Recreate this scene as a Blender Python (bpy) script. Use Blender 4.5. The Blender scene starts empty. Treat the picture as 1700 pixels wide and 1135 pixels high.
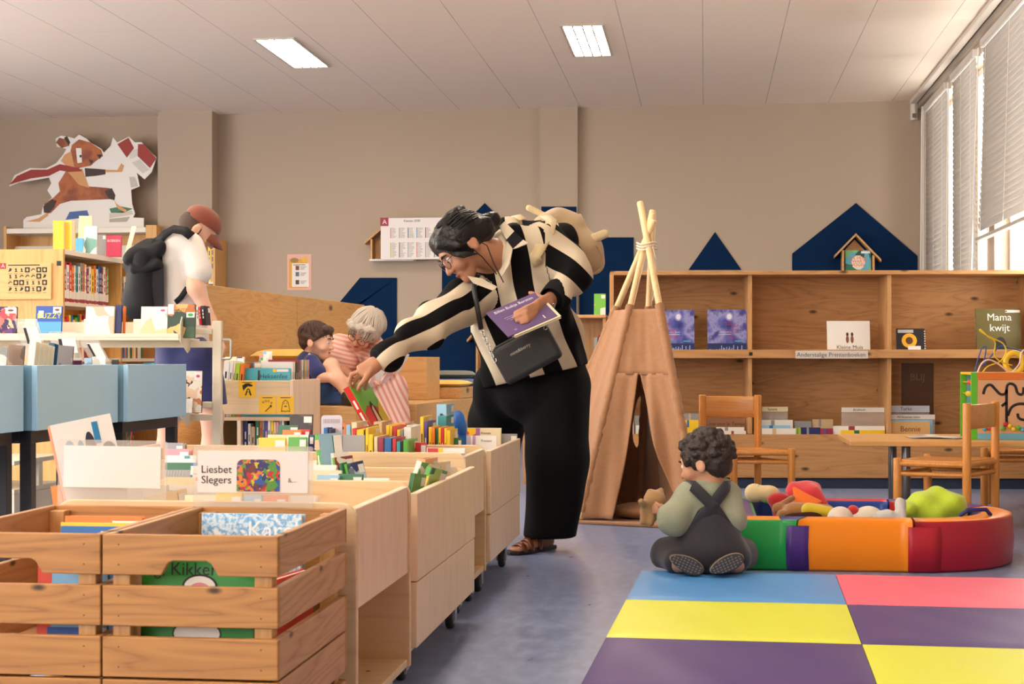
import bpy, math, random
import numpy as np
from mathutils import Vector, Matrix

# ------------------------------------------------------------------ camera
FPX, CXP, YHP, CAMZ = 2600.0, 850.0, 597.0, 0.78
TH = math.atan(320.0 / 2600.0)
SN, CN = math.sin(TH), math.cos(TH)
scene = bpy.context.scene
cam = bpy.data.cameras.new('camera')
cam.sensor_width = 36.0
cam.lens = 36.0 * FPX / 1700.0
cam.shift_y = (YHP - 567.5) / 1700.0
cam.clip_start, cam.clip_end = 0.1, 200
cam.dof.use_dof = True
cam.dof.focus_distance = 6.2
cam.dof.aperture_fstop = 18.0
camob = bpy.data.objects.new('camera', cam)
camob.location = (0, 0, CAMZ)
camob.rotation_euler = (math.radians(90), 0, TH)
scene.collection.objects.link(camob)
scene.camera = camob
# ------------------------------------------------------------------ view and sky
vs = scene.view_settings
vs.view_transform = 'Standard'
vs.look = 'None'
vs.exposure = 0.12
vs.gamma = 1.0
vs.use_curve_mapping = False
scene.cycles.max_bounces = 8
scene.cycles.diffuse_bounces = 5
scene.cycles.transparent_max_bounces = 12
scene.cycles.sample_clamp_indirect = 4.0
world = bpy.data.worlds.new('daylight')
scene.world = world
world.use_nodes = True
wn = world.node_tree.nodes
wn['Background'].inputs[0].default_value = (1.0, 0.955, 0.90, 1)
wn['Background'].inputs[1].default_value = 12.0
LAMP_COLOR = (1.0, 0.84, 0.66)
LAMP_POWER = 42.0

# ------------------------------------------------------------------ pixel -> place
def ray(px, py):
    u, v = (px - CXP) / FPX, (YHP - py) / FPX
    return Vector((-SN + CN * u, CN + SN * u, v))
CAM = Vector((0, 0, CAMZ))
def W(px, py, d): return CAM + ray(px, py) * d
def onY(px, py, Y):
    r = ray(px, py); return CAM + r * (Y / r.y)
def onX(px, py, X):
    r = ray(px, py); return CAM + r * (X / r.x)
def onZ(px, py, z):
    r = ray(px, py); return CAM + r * ((z - CAMZ) / r.z)
def T(x, y=0, z=0):
    return Matrix.Translation(Vector(x) if not isinstance(x, (int, float)) else Vector((x, y, z)))
def RZ(a): return Matrix.Rotation(math.radians(a), 4, 'Z')
def RX(a): return Matrix.Rotation(math.radians(a), 4, 'X')
def RY(a): return Matrix.Rotation(math.radians(a), 4, 'Y')
def frame(o, x, y):
    x = Vector(x).normalized(); z = x.cross(Vector(y)).normalized(); y = z.cross(x)
    m = Matrix((x, y, z)).transposed().to_4x4(); m.translation = Vector(o)
    return m
CAMROT = math.degrees(TH)

# ------------------------------------------------------------------ materials
def lin(c):
    out = []
    for v in c[:3]:
        v = v / 255.0
        out.append(v / 12.92 if v <= 0.04045 else ((v + 0.055) / 1.055) ** 2.4)
    return tuple(out) + (1.0,)
_mats = {}
def mat(c, rough=0.55, metal=0.0, bump=0.0, bscale=200.0, sheen=0.0, coat=0.0, name=None):
    key = (tuple(c), rough, metal, bump, bscale, sheen, coat)
    if key in _mats: return _mats[key]
    m = bpy.data.materials.new(name or 'paint_%d_%d_%d' % tuple(c[:3])); m.use_nodes = True
    nt = m.node_tree; b = nt.nodes['Principled BSDF']
    b.inputs['Base Color'].default_value = lin(c)
    b.inputs['Roughness'].default_value = rough
    b.inputs['Metallic'].default_value = metal
    b.inputs['Sheen Weight'].default_value = sheen
    b.inputs['Coat Weight'].default_value = coat
    if bump:
        tc = nt.nodes.new('ShaderNodeTexCoord'); n = nt.nodes.new('ShaderNodeTexNoise'); bp = nt.nodes.new('ShaderNodeBump')
        n.inputs['Scale'].default_value = bscale; n.inputs['Detail'].default_value = 3
        bp.inputs['Strength'].default_value = bump; bp.inputs['Distance'].default_value = 0.01
        nt.links.new(tc.outputs['Object'], n.inputs['Vector'])
        nt.links.new(n.outputs['Fac'], bp.inputs['Height']); nt.links.new(bp.outputs['Normal'], b.inputs['Normal'])
    _mats[key] = m
    return m
def ramp(nt, stops, interp='LINEAR'):
    r = nt.nodes.new('ShaderNodeValToRGB'); cr = r.color_ramp; cr.interpolation = interp
    while len(cr.elements) < len(stops): cr.elements.new(0.5)
    for e, (p, c) in zip(cr.elements, stops): e.position = p; e.color = c
    return r
def wood(name, light, dark, axis='x', scale=1.0, knots=0.0, rough=0.5, streak=0.5):
    """procedural wood, grain along one object axis"""
    m = bpy.data.materials.new(name); m.use_nodes = True
    nt = m.node_tree; L = nt.links.new; b = nt.nodes['Principled BSDF']
    tc = nt.nodes.new('ShaderNodeTexCoord'); mp = nt.nodes.new('ShaderNodeMapping')
    s = {'x': (0.09, 1, 1), 'y': (1, 0.09, 1), 'z': (1, 1, 0.09)}[axis]
    mp.inputs['Scale'].default_value = [v * scale for v in s]
    L(tc.outputs['Object'], mp.inputs['Vector'])
    n1 = nt.nodes.new('ShaderNodeTexNoise'); n1.inputs['Scale'].default_value = 9; n1.inputs['Detail'].default_value = 2; n1.inputs['Distortion'].default_value = 0.4
    L(mp.outputs[0], n1.inputs['Vector'])
    mul = nt.nodes.new('ShaderNodeMath'); mul.operation = 'MULTIPLY'; mul.inputs[1].default_value = 9.0; L(n1.outputs['Fac'], mul.inputs[0])
    fr = nt.nodes.new('ShaderNodeMath'); fr.operation = 'PINGPONG'; fr.inputs[1].default_value = 0.5; L(mul.outputs[0], fr.inputs[0])
    n2 = nt.nodes.new('ShaderNodeTexNoise'); n2.inputs['Scale'].default_value = 120; n2.inputs['Detail'].default_value = 2; L(mp.outputs[0], n2.inputs['Vector'])
    r = ramp(nt, [(0.0, lin(dark)), (0.35, lin([(a * 0.75 + d * 0.25) for a, d in zip(light, dark)])), (1.0, lin(light))])
    add = nt.nodes.new('ShaderNodeMath'); add.operation = 'MULTIPLY_ADD'; add.inputs[1].default_value = 2 * streak + 0.6; L(fr.outputs[0], add.inputs[0])
    sub = nt.nodes.new('ShaderNodeMath'); sub.operation = 'MULTIPLY'; sub.inputs[1].default_value = 0.45; L(n2.outputs['Fac'], sub.inputs[0])
    L(sub.outputs[0], add.inputs[2]); L(add.outputs[0], r.inputs[0])
    out = r.outputs[0]
    if knots:
        sx = nt.nodes.new('ShaderNodeSeparateXYZ'); L(tc.outputs['Object'], sx.inputs[0]); km = nt.nodes.new('ShaderNodeMath'); km.operation = 'MULTIPLY'; km.inputs[1].default_value = 0.45
        L(sx.outputs['xyz'.index(axis)], km.inputs[0]); mk = nt.nodes.new('ShaderNodeCombineXYZ'); L(km.outputs[0], mk.inputs[0]); L(sx.outputs[0 if axis == 'z' else 2], mk.inputs[1])
        v = nt.nodes.new('ShaderNodeTexVoronoi'); v.voronoi_dimensions = '2D'; v.inputs['Scale'].default_value = knots; L(mk.outputs[0], v.inputs['Vector'])
        kr = ramp(nt, [(0.0, (1, 1, 1, 1)), (0.025, (0.85, 0.85, 0.85, 1)), (0.06, (0.0, 0.0, 0.0, 1))]); L(v.outputs['Distance'], kr.inputs[0])
        mx = nt.nodes.new('ShaderNodeMix'); mx.data_type = 'RGBA'
        L(kr.outputs[0], mx.inputs[0]); L(out, mx.inputs[6]); mx.inputs[7].default_value = lin([v_ * 0.42 for v_ in dark]); out = mx.outputs[2]
    L(out, b.inputs['Base Color']); b.inputs['Roughness'].default_value = rough
    return m
def art(seed, cols, scale=18.0, rough=0.4, kind='cells', base=None):
    """printed illustration: patches of a few colours"""
    key = ('art', seed, tuple(map(tuple, cols)), scale, kind)
    if key in _mats: return _mats[key]
    m = bpy.data.materials.new('print_%d' % seed); m.use_nodes = True
    nt = m.node_tree; L = nt.links.new; b = nt.nodes['Principled BSDF']
    tc = nt.nodes.new('ShaderNodeTexCoord'); mp = nt.nodes.new('ShaderNodeMapping'); mp.inputs['Location'].default_value = (seed * 1.7, seed * 0.9, seed * 0.3)
    L(tc.outputs['Object'], mp.inputs['Vector'])
    if kind == 'cells':
        t = nt.nodes.new('ShaderNodeTexVoronoi'); t.inputs['Scale'].default_value = scale
        n = nt.nodes.new('ShaderNodeTexNoise'); n.inputs['Scale'].default_value = scale * 0.8
        ad = nt.nodes.new('ShaderNodeVectorMath'); ad.operation = 'MULTIPLY_ADD'; ad.inputs[1].default_value = (0.06, 0.06, 0.06)
        L(mp.outputs[0], n.inputs['Vector']); L(n.outputs['Color'], ad.inputs[0]); L(mp.outputs[0], ad.inputs[2]); L(ad.outputs[0], t.inputs['Vector'])
        sp = nt.nodes.new('ShaderNodeSeparateColor'); L(t.outputs['Color'], sp.inputs[0]); src = sp.outputs[0]
    else:
        t = nt.nodes.new('ShaderNodeTexNoise'); t.inputs['Scale'].default_value = scale; t.inputs['Detail'].default_value = 4
        L(mp.outputs[0], t.inputs['Vector'])
        st = nt.nodes.new('ShaderNodeMapRange'); st.inputs[1].default_value = 0.3; st.inputs[2].default_value = 0.7; L(t.outputs['Fac'], st.inputs[0]); src = st.outputs[0]
    k = len(cols)
    r = ramp(nt, [(i / k, lin(c)) for i, c in enumerate(cols)], 'CONSTANT' if kind == 'cells' else 'LINEAR')
    L(src, r.inputs[0]); L(r.outputs[0], b.inputs['Base Color']); b.inputs['Roughness'].default_value = rough
    _mats[key] = m
    return m
def emit(c, s):
    m = bpy.data.materials.new('lit_diffuser'); m.use_nodes = True
    b = m.node_tree.nodes['Principled BSDF']
    b.inputs['Base Color'].default_value = (0.8, 0.8, 0.8, 1); b.inputs['Emission Color'].default_value = tuple(c) + (1,); b.inputs['Emission Strength'].default_value = s
    return m
def clear_plastic(name='clear_plastic', tint=(235, 238, 240), amount=0.22):
    m = bpy.data.materials.new(name); m.use_nodes = True
    nt = m.node_tree; b = nt.nodes['Principled BSDF']
    b.inputs['Base Color'].default_value = lin(tint); b.inputs['Roughness'].default_value = 0.12
    b.inputs['Alpha'].default_value = amount
    return m
def cloth(c, c2=None, rough=0.9, scale=60.0, bump=0.25, sheen=0.2):
    key = ('cloth', tuple(c), c2 and tuple(c2), scale, bump)
    if key in _mats: return _mats[key]
    m = bpy.data.materials.new('cloth_%d_%d_%d' % tuple(c)); m.use_nodes = True
    nt = m.node_tree; L = nt.links.new; b = nt.nodes['Principled BSDF']
    tc = nt.nodes.new('ShaderNodeTexCoord'); n = nt.nodes.new('ShaderNodeTexNoise'); n.inputs['Scale'].default_value = scale * 6; n.inputs['Detail'].default_value = 4
    L(tc.outputs['Object'], n.inputs['Vector'])
    c2 = c2 or [v * 0.90 for v in c]
    r = ramp(nt, [(0.3, lin(c2)), (0.7, lin(c))]); L(n.outputs['Fac'], r.inputs[0]); L(r.outputs[0], b.inputs['Base Color'])
    bp = nt.nodes.new('ShaderNodeBump'); bp.inputs['Strength'].default_value = bump; bp.inputs['Distance'].default_value = 0.004
    L(n.outputs['Fac'], bp.inputs['Height']); L(bp.outputs[0], b.inputs['Normal'])
    b.inputs['Roughness'].default_value = rough; b.inputs['Sheen Weight'].default_value = sheen if sum(c) > 150 else 0.0
    if sum(c) <= 150: b.inputs['Specular IOR Level'].default_value = 0.15
    _mats[key] = m
    return m
def stripes(name, a, c, fac=0.5, axis=None, period=0.02, rough=0.85):
    """two-colour bands: from the mesh attribute 'stripe', or along an object axis"""
    m = bpy.data.materials.new(name); m.use_nodes = True
    nt = m.node_tree; L = nt.links.new; b = nt.nodes['Principled BSDF']
    if axis is None:
        at = nt.nodes.new('ShaderNodeAttribute'); at.attribute_name = 'stripe'; src = at.outputs['Fac']
    else:
        tc = nt.nodes.new('ShaderNodeTexCoord'); dt = nt.nodes.new('ShaderNodeVectorMath'); dt.operation = 'DOT_PRODUCT'
        L(tc.outputs['Object'], dt.inputs[0]); dt.inputs[1].default_value = [v / period for v in axis]; src = dt.outputs['Value']
    f = nt.nodes.new('ShaderNodeMath'); f.operation = 'FRACT'; L(src, f.inputs[0])
    g = nt.nodes.new('ShaderNodeMath'); g.operation = 'GREATER_THAN'; g.inputs[1].default_value = fac; L(f.outputs[0], g.inputs[0])
    mx = nt.nodes.new('ShaderNodeMix'); mx.data_type = 'RGBA'; L(g.outputs[0], mx.inputs[0]); mx.inputs[6].default_value = lin(a); mx.inputs[7].default_value = lin(c)
    L(mx.outputs[2], b.inputs['Base Color']); b.inputs['Roughness'].default_value = rough
    if sum(a) < 150: b.inputs['Specular IOR Level'].default_value = 0.12
    return m
def skin(c):
    key = ('skin', tuple(c))
    if key in _mats: return _mats[key]
    m = mat(c, 0.5, bump=0.05, bscale=90, name='skin'); b = m.node_tree.nodes['Principled BSDF']
    b.inputs['Subsurface Weight'].default_value = 0.12; b.inputs['Subsurface Radius'].default_value = (0.02, 0.008, 0.004); b.inputs['Subsurface Scale'].default_value = 0.3
    _mats[key] = m
    return m

# ------------------------------------------------------------------ mesh building
class MB:
    def __init__(s): s.v, s.f, s.fm, s.sm, s.mats, s.M = [], [], [], [], [], Matrix.Identity(4)
    def mi(s, m):
        if m not in s.mats: s.mats.append(m)
        return s.mats.index(m)
    def add(s, vs, fs, m, smooth=False, M=None):
        k = len(s.v); MM = s.M @ M if M is not None else s.M
        s.v += [tuple(MM @ Vector(p)) for p in vs]
        s.f += [tuple(i + k for i in f) for f in fs]
        s.fm += [s.mi(m)] * len(fs); s.sm += [smooth] * len(fs)
        return s
    def box(s, x0, x1, y0, y1, z0, z1, m, M=None):
        vs = [(x, y, z) for x in (x0, x1) for y in (y0, y1) for z in (z0, z1)]
        return s.add(vs, [(0, 1, 3, 2), (4, 6, 7, 5), (0, 4, 5, 1), (2, 3, 7, 6), (0, 2, 6, 4), (1, 5, 7, 3)], m, False, M)
    def cbox(s, c, sz, m, M=None):
        return s.box(c[0] - sz[0] / 2, c[0] + sz[0] / 2, c[1] - sz[1] / 2, c[1] + sz[1] / 2, c[2] - sz[2] / 2, c[2] + sz[2] / 2, m, M)
    def prism(s, poly, z0, z1, m, M=None, smooth=False):
        """polygon in local xy pushed along local z"""
        n = len(poly)
        area = sum(poly[i][0] * poly[(i + 1) % n][1] - poly[(i + 1) % n][0] * poly[i][1] for i in range(n))
        if area < 0: poly = poly[::-1]
        vs = [(x, y, z0) for x, y in poly] + [(x, y, z1) for x, y in poly]
        fs = [tuple(range(n - 1, -1, -1)), tuple(range(n, 2 * n))]
        s.add(vs, fs, m, False, M)
        k = len(s.v) - 2 * n
        for i in range(n):
            j = (i + 1) % n
            s.f.append((k + i, k + j, k + n + j, k + n + i)); s.fm.append(s.mi(m)); s.sm.append(smooth)
        return s
    def rect(s, M, x0, x1, y0, y1, m, z=0.0006):
        return s.add([(x0, y0, z), (x1, y0, z), (x1, y1, z), (x0, y1, z)], [(0, 1, 2, 3)], m, False, M)
    def disc(s, M, cx, cy, rx, ry, m, z=0.0006, n=20):
        return s.add([(cx + rx * math.cos(2 * math.pi * i / n), cy + ry * math.sin(2 * math.pi * i / n), z) for i in range(n)], [tuple(range(n))], m, False, M)
    def poly(s, M, pts, m, z=0.0006):
        n = len(pts)
        if sum(pts[i][0] * pts[(i + 1) % n][1] - pts[(i + 1) % n][0] * pts[i][1] for i in range(n)) < 0: pts = pts[::-1]
        return s.add([(x, y, z) for x, y in pts], [tuple(range(n))], m, False, M)
    def line(s, M, pts, wd, m, z=0.0008):
        for (x0, y0), (x1, y1) in zip(pts, pts[1:]):
            dx, dy = x1 - x0, y1 - y0; l = math.hypot(dx, dy) or 1; nx, ny = -dy / l * wd / 2, dx / l * wd / 2
            s.add([(x0 - nx, y0 - ny, z), (x1 - nx, y1 - ny, z), (x1 + nx, y1 + ny, z), (x0 + nx, y0 + ny, z)], [(0, 1, 2, 3)], m, False, M)
        return s
    def tube(s, pts, r, m, n=10, closed=False, cap=True, M=None):
        pts = [Vector(p) for p in pts]; N = len(pts); rs = r if isinstance(r, (list, tuple)) else [r] * N
        vs, fs = [], []
        ref = None
        for i, p in enumerate(pts):
            if closed: t = pts[(i + 1) % N] - pts[i - 1]
            else: t = pts[min(i + 1, N - 1)] - pts[max(i - 1, 0)]
            t.normalize()
            if ref is None:
                ref = Vector((0, 0, 1)) if abs(t.z) < 0.9 else Vector((1, 0, 0))
            a = t.cross(ref)
            if a.length < 1e-4: a = t.cross(Vector((0.3, 1, 0.2)))
            a.normalize(); b = a.cross(t); ref = b
            for k in range(n):
                q = 2 * math.pi * k / n
                vs.append(tuple(p + (a * math.cos(q) + b * math.sin(q)) * rs[i]))
        for i in range(N if closed else N - 1):
            for k in range(n):
                i2 = (i + 1) % N
                fs.append((i * n + (k + 1) % n, i * n + k, i2 * n + k, i2 * n + (k + 1) % n))
        s.add(vs, fs, m, True, M)
        if cap and not closed:
            s.add([vs[k] for k in range(n)], [tuple(range(n))], m, False, M)
            s.add([vs[(N - 1) * n + k] for k in range(n)], [tuple(range(n - 1, -1, -1))], m, False, M)
        return s
    def rod(s, a, b, r, m, n=14, M=None, r2=None):
        """round rod with softened ends"""
        a, b = Vector(a), Vector(b); t = (b - a).normalized(); r2 = r if r2 is None else r2; e = min(r, r2) * 0.35
        return s.tube([a, a + t * e * 0.3, a + t * e, b - t * e, b - t * e * 0.3, b], [r * 0.7, r * 0.92, r, r2, r2 * 0.92, r2 * 0.7], m, n, M=M)
    def lathe(s, prof, m, n=24, M=None, smooth=True):
        vs, fs = [], []
        for r, z in prof:
            for k in range(n): vs.append((r * math.cos(2 * math.pi * k / n), r * math.sin(2 * math.pi * k / n), z))
        for i in range(len(prof) - 1):
            for k in range(n): fs.append((i * n + k, i * n + (k + 1) % n, (i + 1) * n + (k + 1) % n, (i + 1) * n + k))
        fs.append(tuple(range(n - 1, -1, -1))); fs.append(tuple((len(prof) - 1) * n + k for k in range(n)))
        return s.add(vs, fs, m, smooth, M)
    def ball(s, c, r, m, M=None, n=16, k=10):
        r = r if isinstance(r, (list, tuple)) else (r, r, r); vs, fs = [], []
        for i in range(k + 1):
            a = math.pi * i / k
            for j in range(n):
                q = 2 * math.pi * j / n
                vs.append((c[0] + r[0] * math.sin(a) * math.cos(q), c[1] + r[1] * math.sin(a) * math.sin(q), c[2] + r[2] * math.cos(a)))
        for i in range(k):
            for j in range(n): fs.append((i * n + j, (i + 1) * n + j, (i + 1) * n + (j + 1) % n, i * n + (j + 1) % n))
        return s.add(vs, fs, m, True, M)
    def text(s, M, txt, size, m, align='CENTER', z=0.001, font_w=1.0):
        vs, fs = glyphs(txt, align)
        return s.add([(x * size * font_w, y * size, z) for x, y in vs], fs, m, False, M)
    def mesh(s, name):
        me = bpy.data.meshes.new(name); me.from_pydata(s.v, [], s.f)
        for m in s.mats: me.materials.append(m)
        me.polygons.foreach_set('material_index', s.fm); me.polygons.foreach_set('use_smooth', s.sm)
        me.update(); return me
    def obj(s, name, parent=None, bevel=0.0, origin=None, local=False, seg=2):
        """link as one object. World-space vertices are re-based on the parent's (or own) origin."""
        if not local:
            o = Vector(origin) if origin is not None else (base_of(parent) if parent else Vector((0, 0, 0)))
            s.v = [(x - o.x, y - o.y, z - o.z) for x, y, z in s.v]
        ob = bpy.data.objects.new(name, s.mesh(name)); scene.collection.objects.link(ob)
        if parent: ob.parent = parent
        elif not local: ob.location = o
        if bevel:
            b = ob.modifiers.new('soft_edges', 'BEVEL'); b.width = bevel; b.segments = seg; b.limit_method = 'ANGLE'; b.angle_limit = math.radians(40)
        return ob
def base_of(o):
    b = Vector((0, 0, 0))
    while o: b += o.location; o = o.parent
    return b
_glyph = {}
def glyphs(txt, align):
    if (txt, align) in _glyph: return _glyph[(txt, align)]
    c = bpy.data.curves.new('lettering', 'FONT'); c.body = txt; c.size = 1.0; c.align_x = align; c.align_y = 'CENTER'; c.resolution_u = 3
    o = bpy.data.objects.new('lettering', c); scene.collection.objects.link(o)
    dg = bpy.context.evaluated_depsgraph_get(); me = o.evaluated_get(dg).to_mesh()
    vs = [(v.co.x, v.co.y) for v in me.vertices]; fs = [tuple(p.vertices) for p in me.polygons]
    ar = lambda f: sum(vs[f[i]][0] * vs[f[(i + 1) % len(f)]][1] - vs[f[(i + 1) % len(f)]][0] * vs[f[i]][1] for i in range(len(f)))
    fs = [f if ar(f) > 0 else f[::-1] for f in fs]
    bpy.data.objects.remove(o); bpy.data.curves.remove(c)
    _glyph[(txt, align)] = (vs, fs)
    return vs, fs
def tag(o, label=None, cat=None, group=None, kind=None):
    if label: o['label'] = label
    if cat: o['category'] = cat
    if group: o['group'] = group
    if kind: o['kind'] = kind
    return o
def thing(name, label, cat, loc=(0, 0, 0), group=None, rz=0):
    o = bpy.data.objects.new(name, None); scene.collection.objects.link(o)
    o.location = loc; o.rotation_euler = (0, 0, math.radians(rz)); o.empty_display_size = 0.1
    return tag(o, label, cat, group)
def struct(o): o['kind'] = 'structure'; return o
ORD = ['first', 'second', 'third', 'fourth', 'fifth', 'sixth', 'seventh', 'eighth', 'ninth', 'tenth', 'eleventh', 'twelfth', 'thirteenth', 'fourteenth', 'fifteenth', 'sixteenth', 'seventeenth', 'eighteenth', 'nineteenth', 'twentieth',
       'twenty-first', 'twenty-second', 'twenty-third', 'twenty-fourth', 'twenty-fifth', 'twenty-sixth', 'twenty-seventh', 'twenty-eighth']

# ------------------------------------------------------------------ smooth bodies (distance field -> one mesh)
def ec(p0, p1, r0, r1=None, w=None, b0=None, b1=None, sub=False, k=None, tag=None):
    """limb: tapered capsule; r = half width along w, b = half depth across it"""
    r1 = r0 if r1 is None else r1
    return dict(p0=np.array(p0, float), p1=np.array(p1, float), a=(r0, r1), b=(b0 if b0 is not None else r0, b1 if b1 is not None else (b0 if b0 is not None and r1 == r0 else (b0 * r1 / r0 if b0 is not None else r1))), w=None if w is None else np.array(w, float), sub=sub, k=k, tag=tag)
def ell(c, r, x=(1, 0, 0), z=(0, 0, 1), sub=False, k=None, tag=None):
    x = np.array(x, float); x /= np.linalg.norm(x); z = np.array(z, float); z -= x * (z @ x); z /= np.linalg.norm(z); y = np.cross(z, x)
    return dict(c=np.array(c, float), r=tuple(r) if isinstance(r, (list, tuple)) else (r, r, r), ax=(x, y, z), sub=sub, k=k, tag=tag)
def prim_dist(p, P):
    if 'c' in p:
        q = P - p['c']; e = [(q @ a) / r for a, r in zip(p['ax'], p['r'])]
        g = np.sqrt(e[0] ** 2 + e[1] ** 2 + e[2] ** 2)
        gg = np.sqrt((e[0] / p['r'][0]) ** 2 + (e[1] / p['r'][1]) ** 2 + (e[2] / p['r'][2]) ** 2) + 1e-9
        return g * (g - 1) / gg
    d = p['p1'] - p['p0']; L = np.linalg.norm(d); ax = d / (L + 1e-9)
    q = P - p['p0']; s = q @ ax; t = np.clip(s / (L + 1e-9), 0, 1)
    a = p['a'][0] + (p['a'][1] - p['a'][0]) * t
    if p['w'] is None:
        r2 = np.einsum('...i,...i', q, q) - s * s
        e = s - t * L
        return np.sqrt(np.maximum(r2, 0) + e * e) - a
    b = p['b'][0] + (p['b'][1] - p['b'][0]) * t
    w = p['w'] - ax * (p['w'] @ ax); w = w / np.linalg.norm(w); n = np.cross(ax, w)
    u = (q @ w) / a; v = (q @ n) / b; e = (s - t * L) / np.minimum(a, b)
    g = np.sqrt(u * u + v * v + e * e); gg = np.sqrt((u / a) ** 2 + (v / b) ** 2 + (e / np.minimum(a, b)) ** 2) + 1e-9
    return g * (g - 1) / gg
def prim_bounds(p):
    if 'c' in p: m = max(p['r']); return p['c'] - m, p['c'] + m
    m = max(p['a'] + p['b']); return np.minimum(p['p0'], p['p1']) - m, np.maximum(p['p0'], p['p1']) + m
def body(prims, h=0.008, k=0.03, folds=None, cuts=()):
    """cuts: (point, normal) keep the side the normal points away from"""
    pos = [p for p in prims if not p['sub']]
    lo = np.min([prim_bounds(p)[0] for p in pos], 0) - 3 * h - 0.01; hi = np.max([prim_bounds(p)[1] for p in pos], 0) + 3 * h + 0.01
    n = np.ceil((hi - lo) / h).astype(int) + 1
    F = np.full(n, 0.3)
    axs = [lo[i] + h * np.arange(n[i]) for i in range(3)]
    for p in prims:
        kk = p['k'] if p['k'] is not None else k
        a, b = prim_bounds(p); i0 = np.maximum(((a - kk - 3 * h - lo) / h).astype(int), 0); i1 = np.minimum(((b + kk + 3 * h - lo) / h).astype(int) + 2, n)
        if (i1 <= i0).any(): continue
        sl = tuple(slice(i0[j], i1[j]) for j in range(3))
        P = np.stack(np.meshgrid(*[axs[j][sl[j]] for j in range(3)], indexing='ij'), -1)
        d = prim_dist(p, P)
        if p['sub']:
            f = F[sl]; hh = np.clip(0.5 - 0.5 * (f + d) / kk, 0, 1); F[sl] = f * (1 - hh) - d * hh + kk * hh * (1 - hh)
        else:
            f = F[sl]; hh = np.clip(0.5 + 0.5 * (d - f) / kk, 0, 1); F[sl] = d * (1 - hh) + f * hh - kk * hh * (1 - hh)
    if folds is not None or cuts:
        P = np.stack(np.meshgrid(*axs, indexing='ij'), -1)
        if folds is not None: F = F + folds(P)
        for o, nn in cuts: F = np.maximum(F, (P - np.array(o)) @ (np.array(nn) / np.linalg.norm(nn)))
    S = F < 0
    S[0] = S[-1] = False; S[:, 0] = S[:, -1] = False; S[:, :, 0] = S[:, :, -1] = False
    F = np.where(S, np.minimum(F, -1e-6), np.maximum(F, 1e-6))
    c = [S[i:n[0] - 1 + i, j:n[1] - 1 + j, l:n[2] - 1 + l] for i in (0, 1) for j in (0, 1) for l in (0, 1)]
    cnt = sum(x.astype(np.int8) for x in c); act = (cnt > 0) & (cnt < 8)
    idx = np.argwhere(act); ids = np.full(act.shape, -1, int); ids[act] = np.arange(len(idx))
    off = np.array([(i, j, l) for i in (0, 1) for j in (0, 1) for l in (0, 1)])
    val = np.stack([F[idx[:, 0] + o[0], idx[:, 1] + o[1], idx[:, 2] + o[2]] for o in off], 1)
    acc = np.zeros((len(idx), 3)); num = np.zeros(len(idx))
    for a in range(8):
        for b in range(a + 1, 8):
            if np.abs(off[a] - off[b]).sum() != 1: continue
            va, vb = val[:, a], val[:, b]; mk = (va < 0) != (vb < 0); t = np.where(mk, va / np.where(mk, va - vb, 1), 0)
            acc += np.where(mk[:, None], off[a] + t[:, None] * (off[b] - off[a]), 0); num += mk
    V = lo + h * (idx + acc / num[:, None])
    Q = []
    for ax in range(3):
        u, w = (ax + 1) % 3, (ax + 2) % 3
        A = np.take(S, range(0, n[ax] - 1), ax); B = np.take(S, range(1, n[ax]), ax)
        e = np.argwhere(A != B)
        e = e[(e[:, u] > 0) & (e[:, w] > 0) & (e[:, u] < n[u] - 1) & (e[:, w] < n[w] - 1)]
        def cell(du, dw):
            q = e.copy(); q[:, u] += du; q[:, w] += dw; return ids[q[:, 0], q[:, 1], q[:, 2]]
        quad = np.stack([cell(-1, -1), cell(0, -1), cell(0, 0), cell(-1, 0)], 1)
        flip = ~A[e[:, 0], e[:, 1], e[:, 2]]
        quad[flip] = quad[flip][:, ::-1]
        Q.append(quad)
    Q = np.concatenate(Q); Q = Q[(Q >= 0).all(1)]
    for _ in range(2):                                     # relax the grid pattern
        s = np.zeros_like(V); m = np.zeros(len(V))
        for i in range(4):
            a, b = Q[:, i], Q[:, (i + 1) % 4]
            np.add.at(s, a, V[b]); np.add.at(s, b, V[a]); np.add.at(m, a, 1); np.add.at(m, b, 1)
        V = V * 0.5 + 0.5 * s / np.maximum(m, 1)[:, None]
    return V, Q
def body_obj(name, VQ, m, parent=None, origin=None, attr=None):
    V, Q = VQ
    o = np.array(origin) if origin is not None else (np.array(base_of(parent)) if parent else np.zeros(3))
    me = bpy.data.meshes.new(name)
    me.vertices.add(len(V)); me.vertices.foreach_set('co', (V - o).ravel().astype(np.float32))
    me.loops.add(len(Q) * 4); me.loops.foreach_set('vertex_index', Q.ravel().astype(np.int32))
    me.polygons.add(len(Q)); me.polygons.foreach_set('loop_start', (np.arange(len(Q)) * 4).astype(np.int32))
    me.update(calc_edges=True); me.validate()
    me.polygons.foreach_set('use_smooth', np.ones(len(me.polygons), bool))
    me.materials.append(m)
    if attr is not None:
        at = me.attributes.new('stripe', 'FLOAT', 'POINT'); at.data.foreach_set('value', attr.astype(np.float32))
    ob = bpy.data.objects.new(name, me); scene.collection.objects.link(ob)
    if parent: ob.parent = parent
    else: ob.location = tuple(o)
    return ob
def wave_folds(dirs, amp, freq, seed=0):
    rg = random.Random(seed); ph = [rg.uniform(0, 6) for _ in dirs]
    def f(P):
        s = 0
        for d, p in zip(dirs, ph):
            d = np.array(d, float); d /= np.linalg.norm(d); o = np.cross(d, (0.3, 0.5, 0.8))
            s = s + np.sin(P @ d * freq + p + 1.3 * np.sin(P @ o * freq * 0.45 + p))
        return amp * s / len(dirs)
    return f
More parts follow.
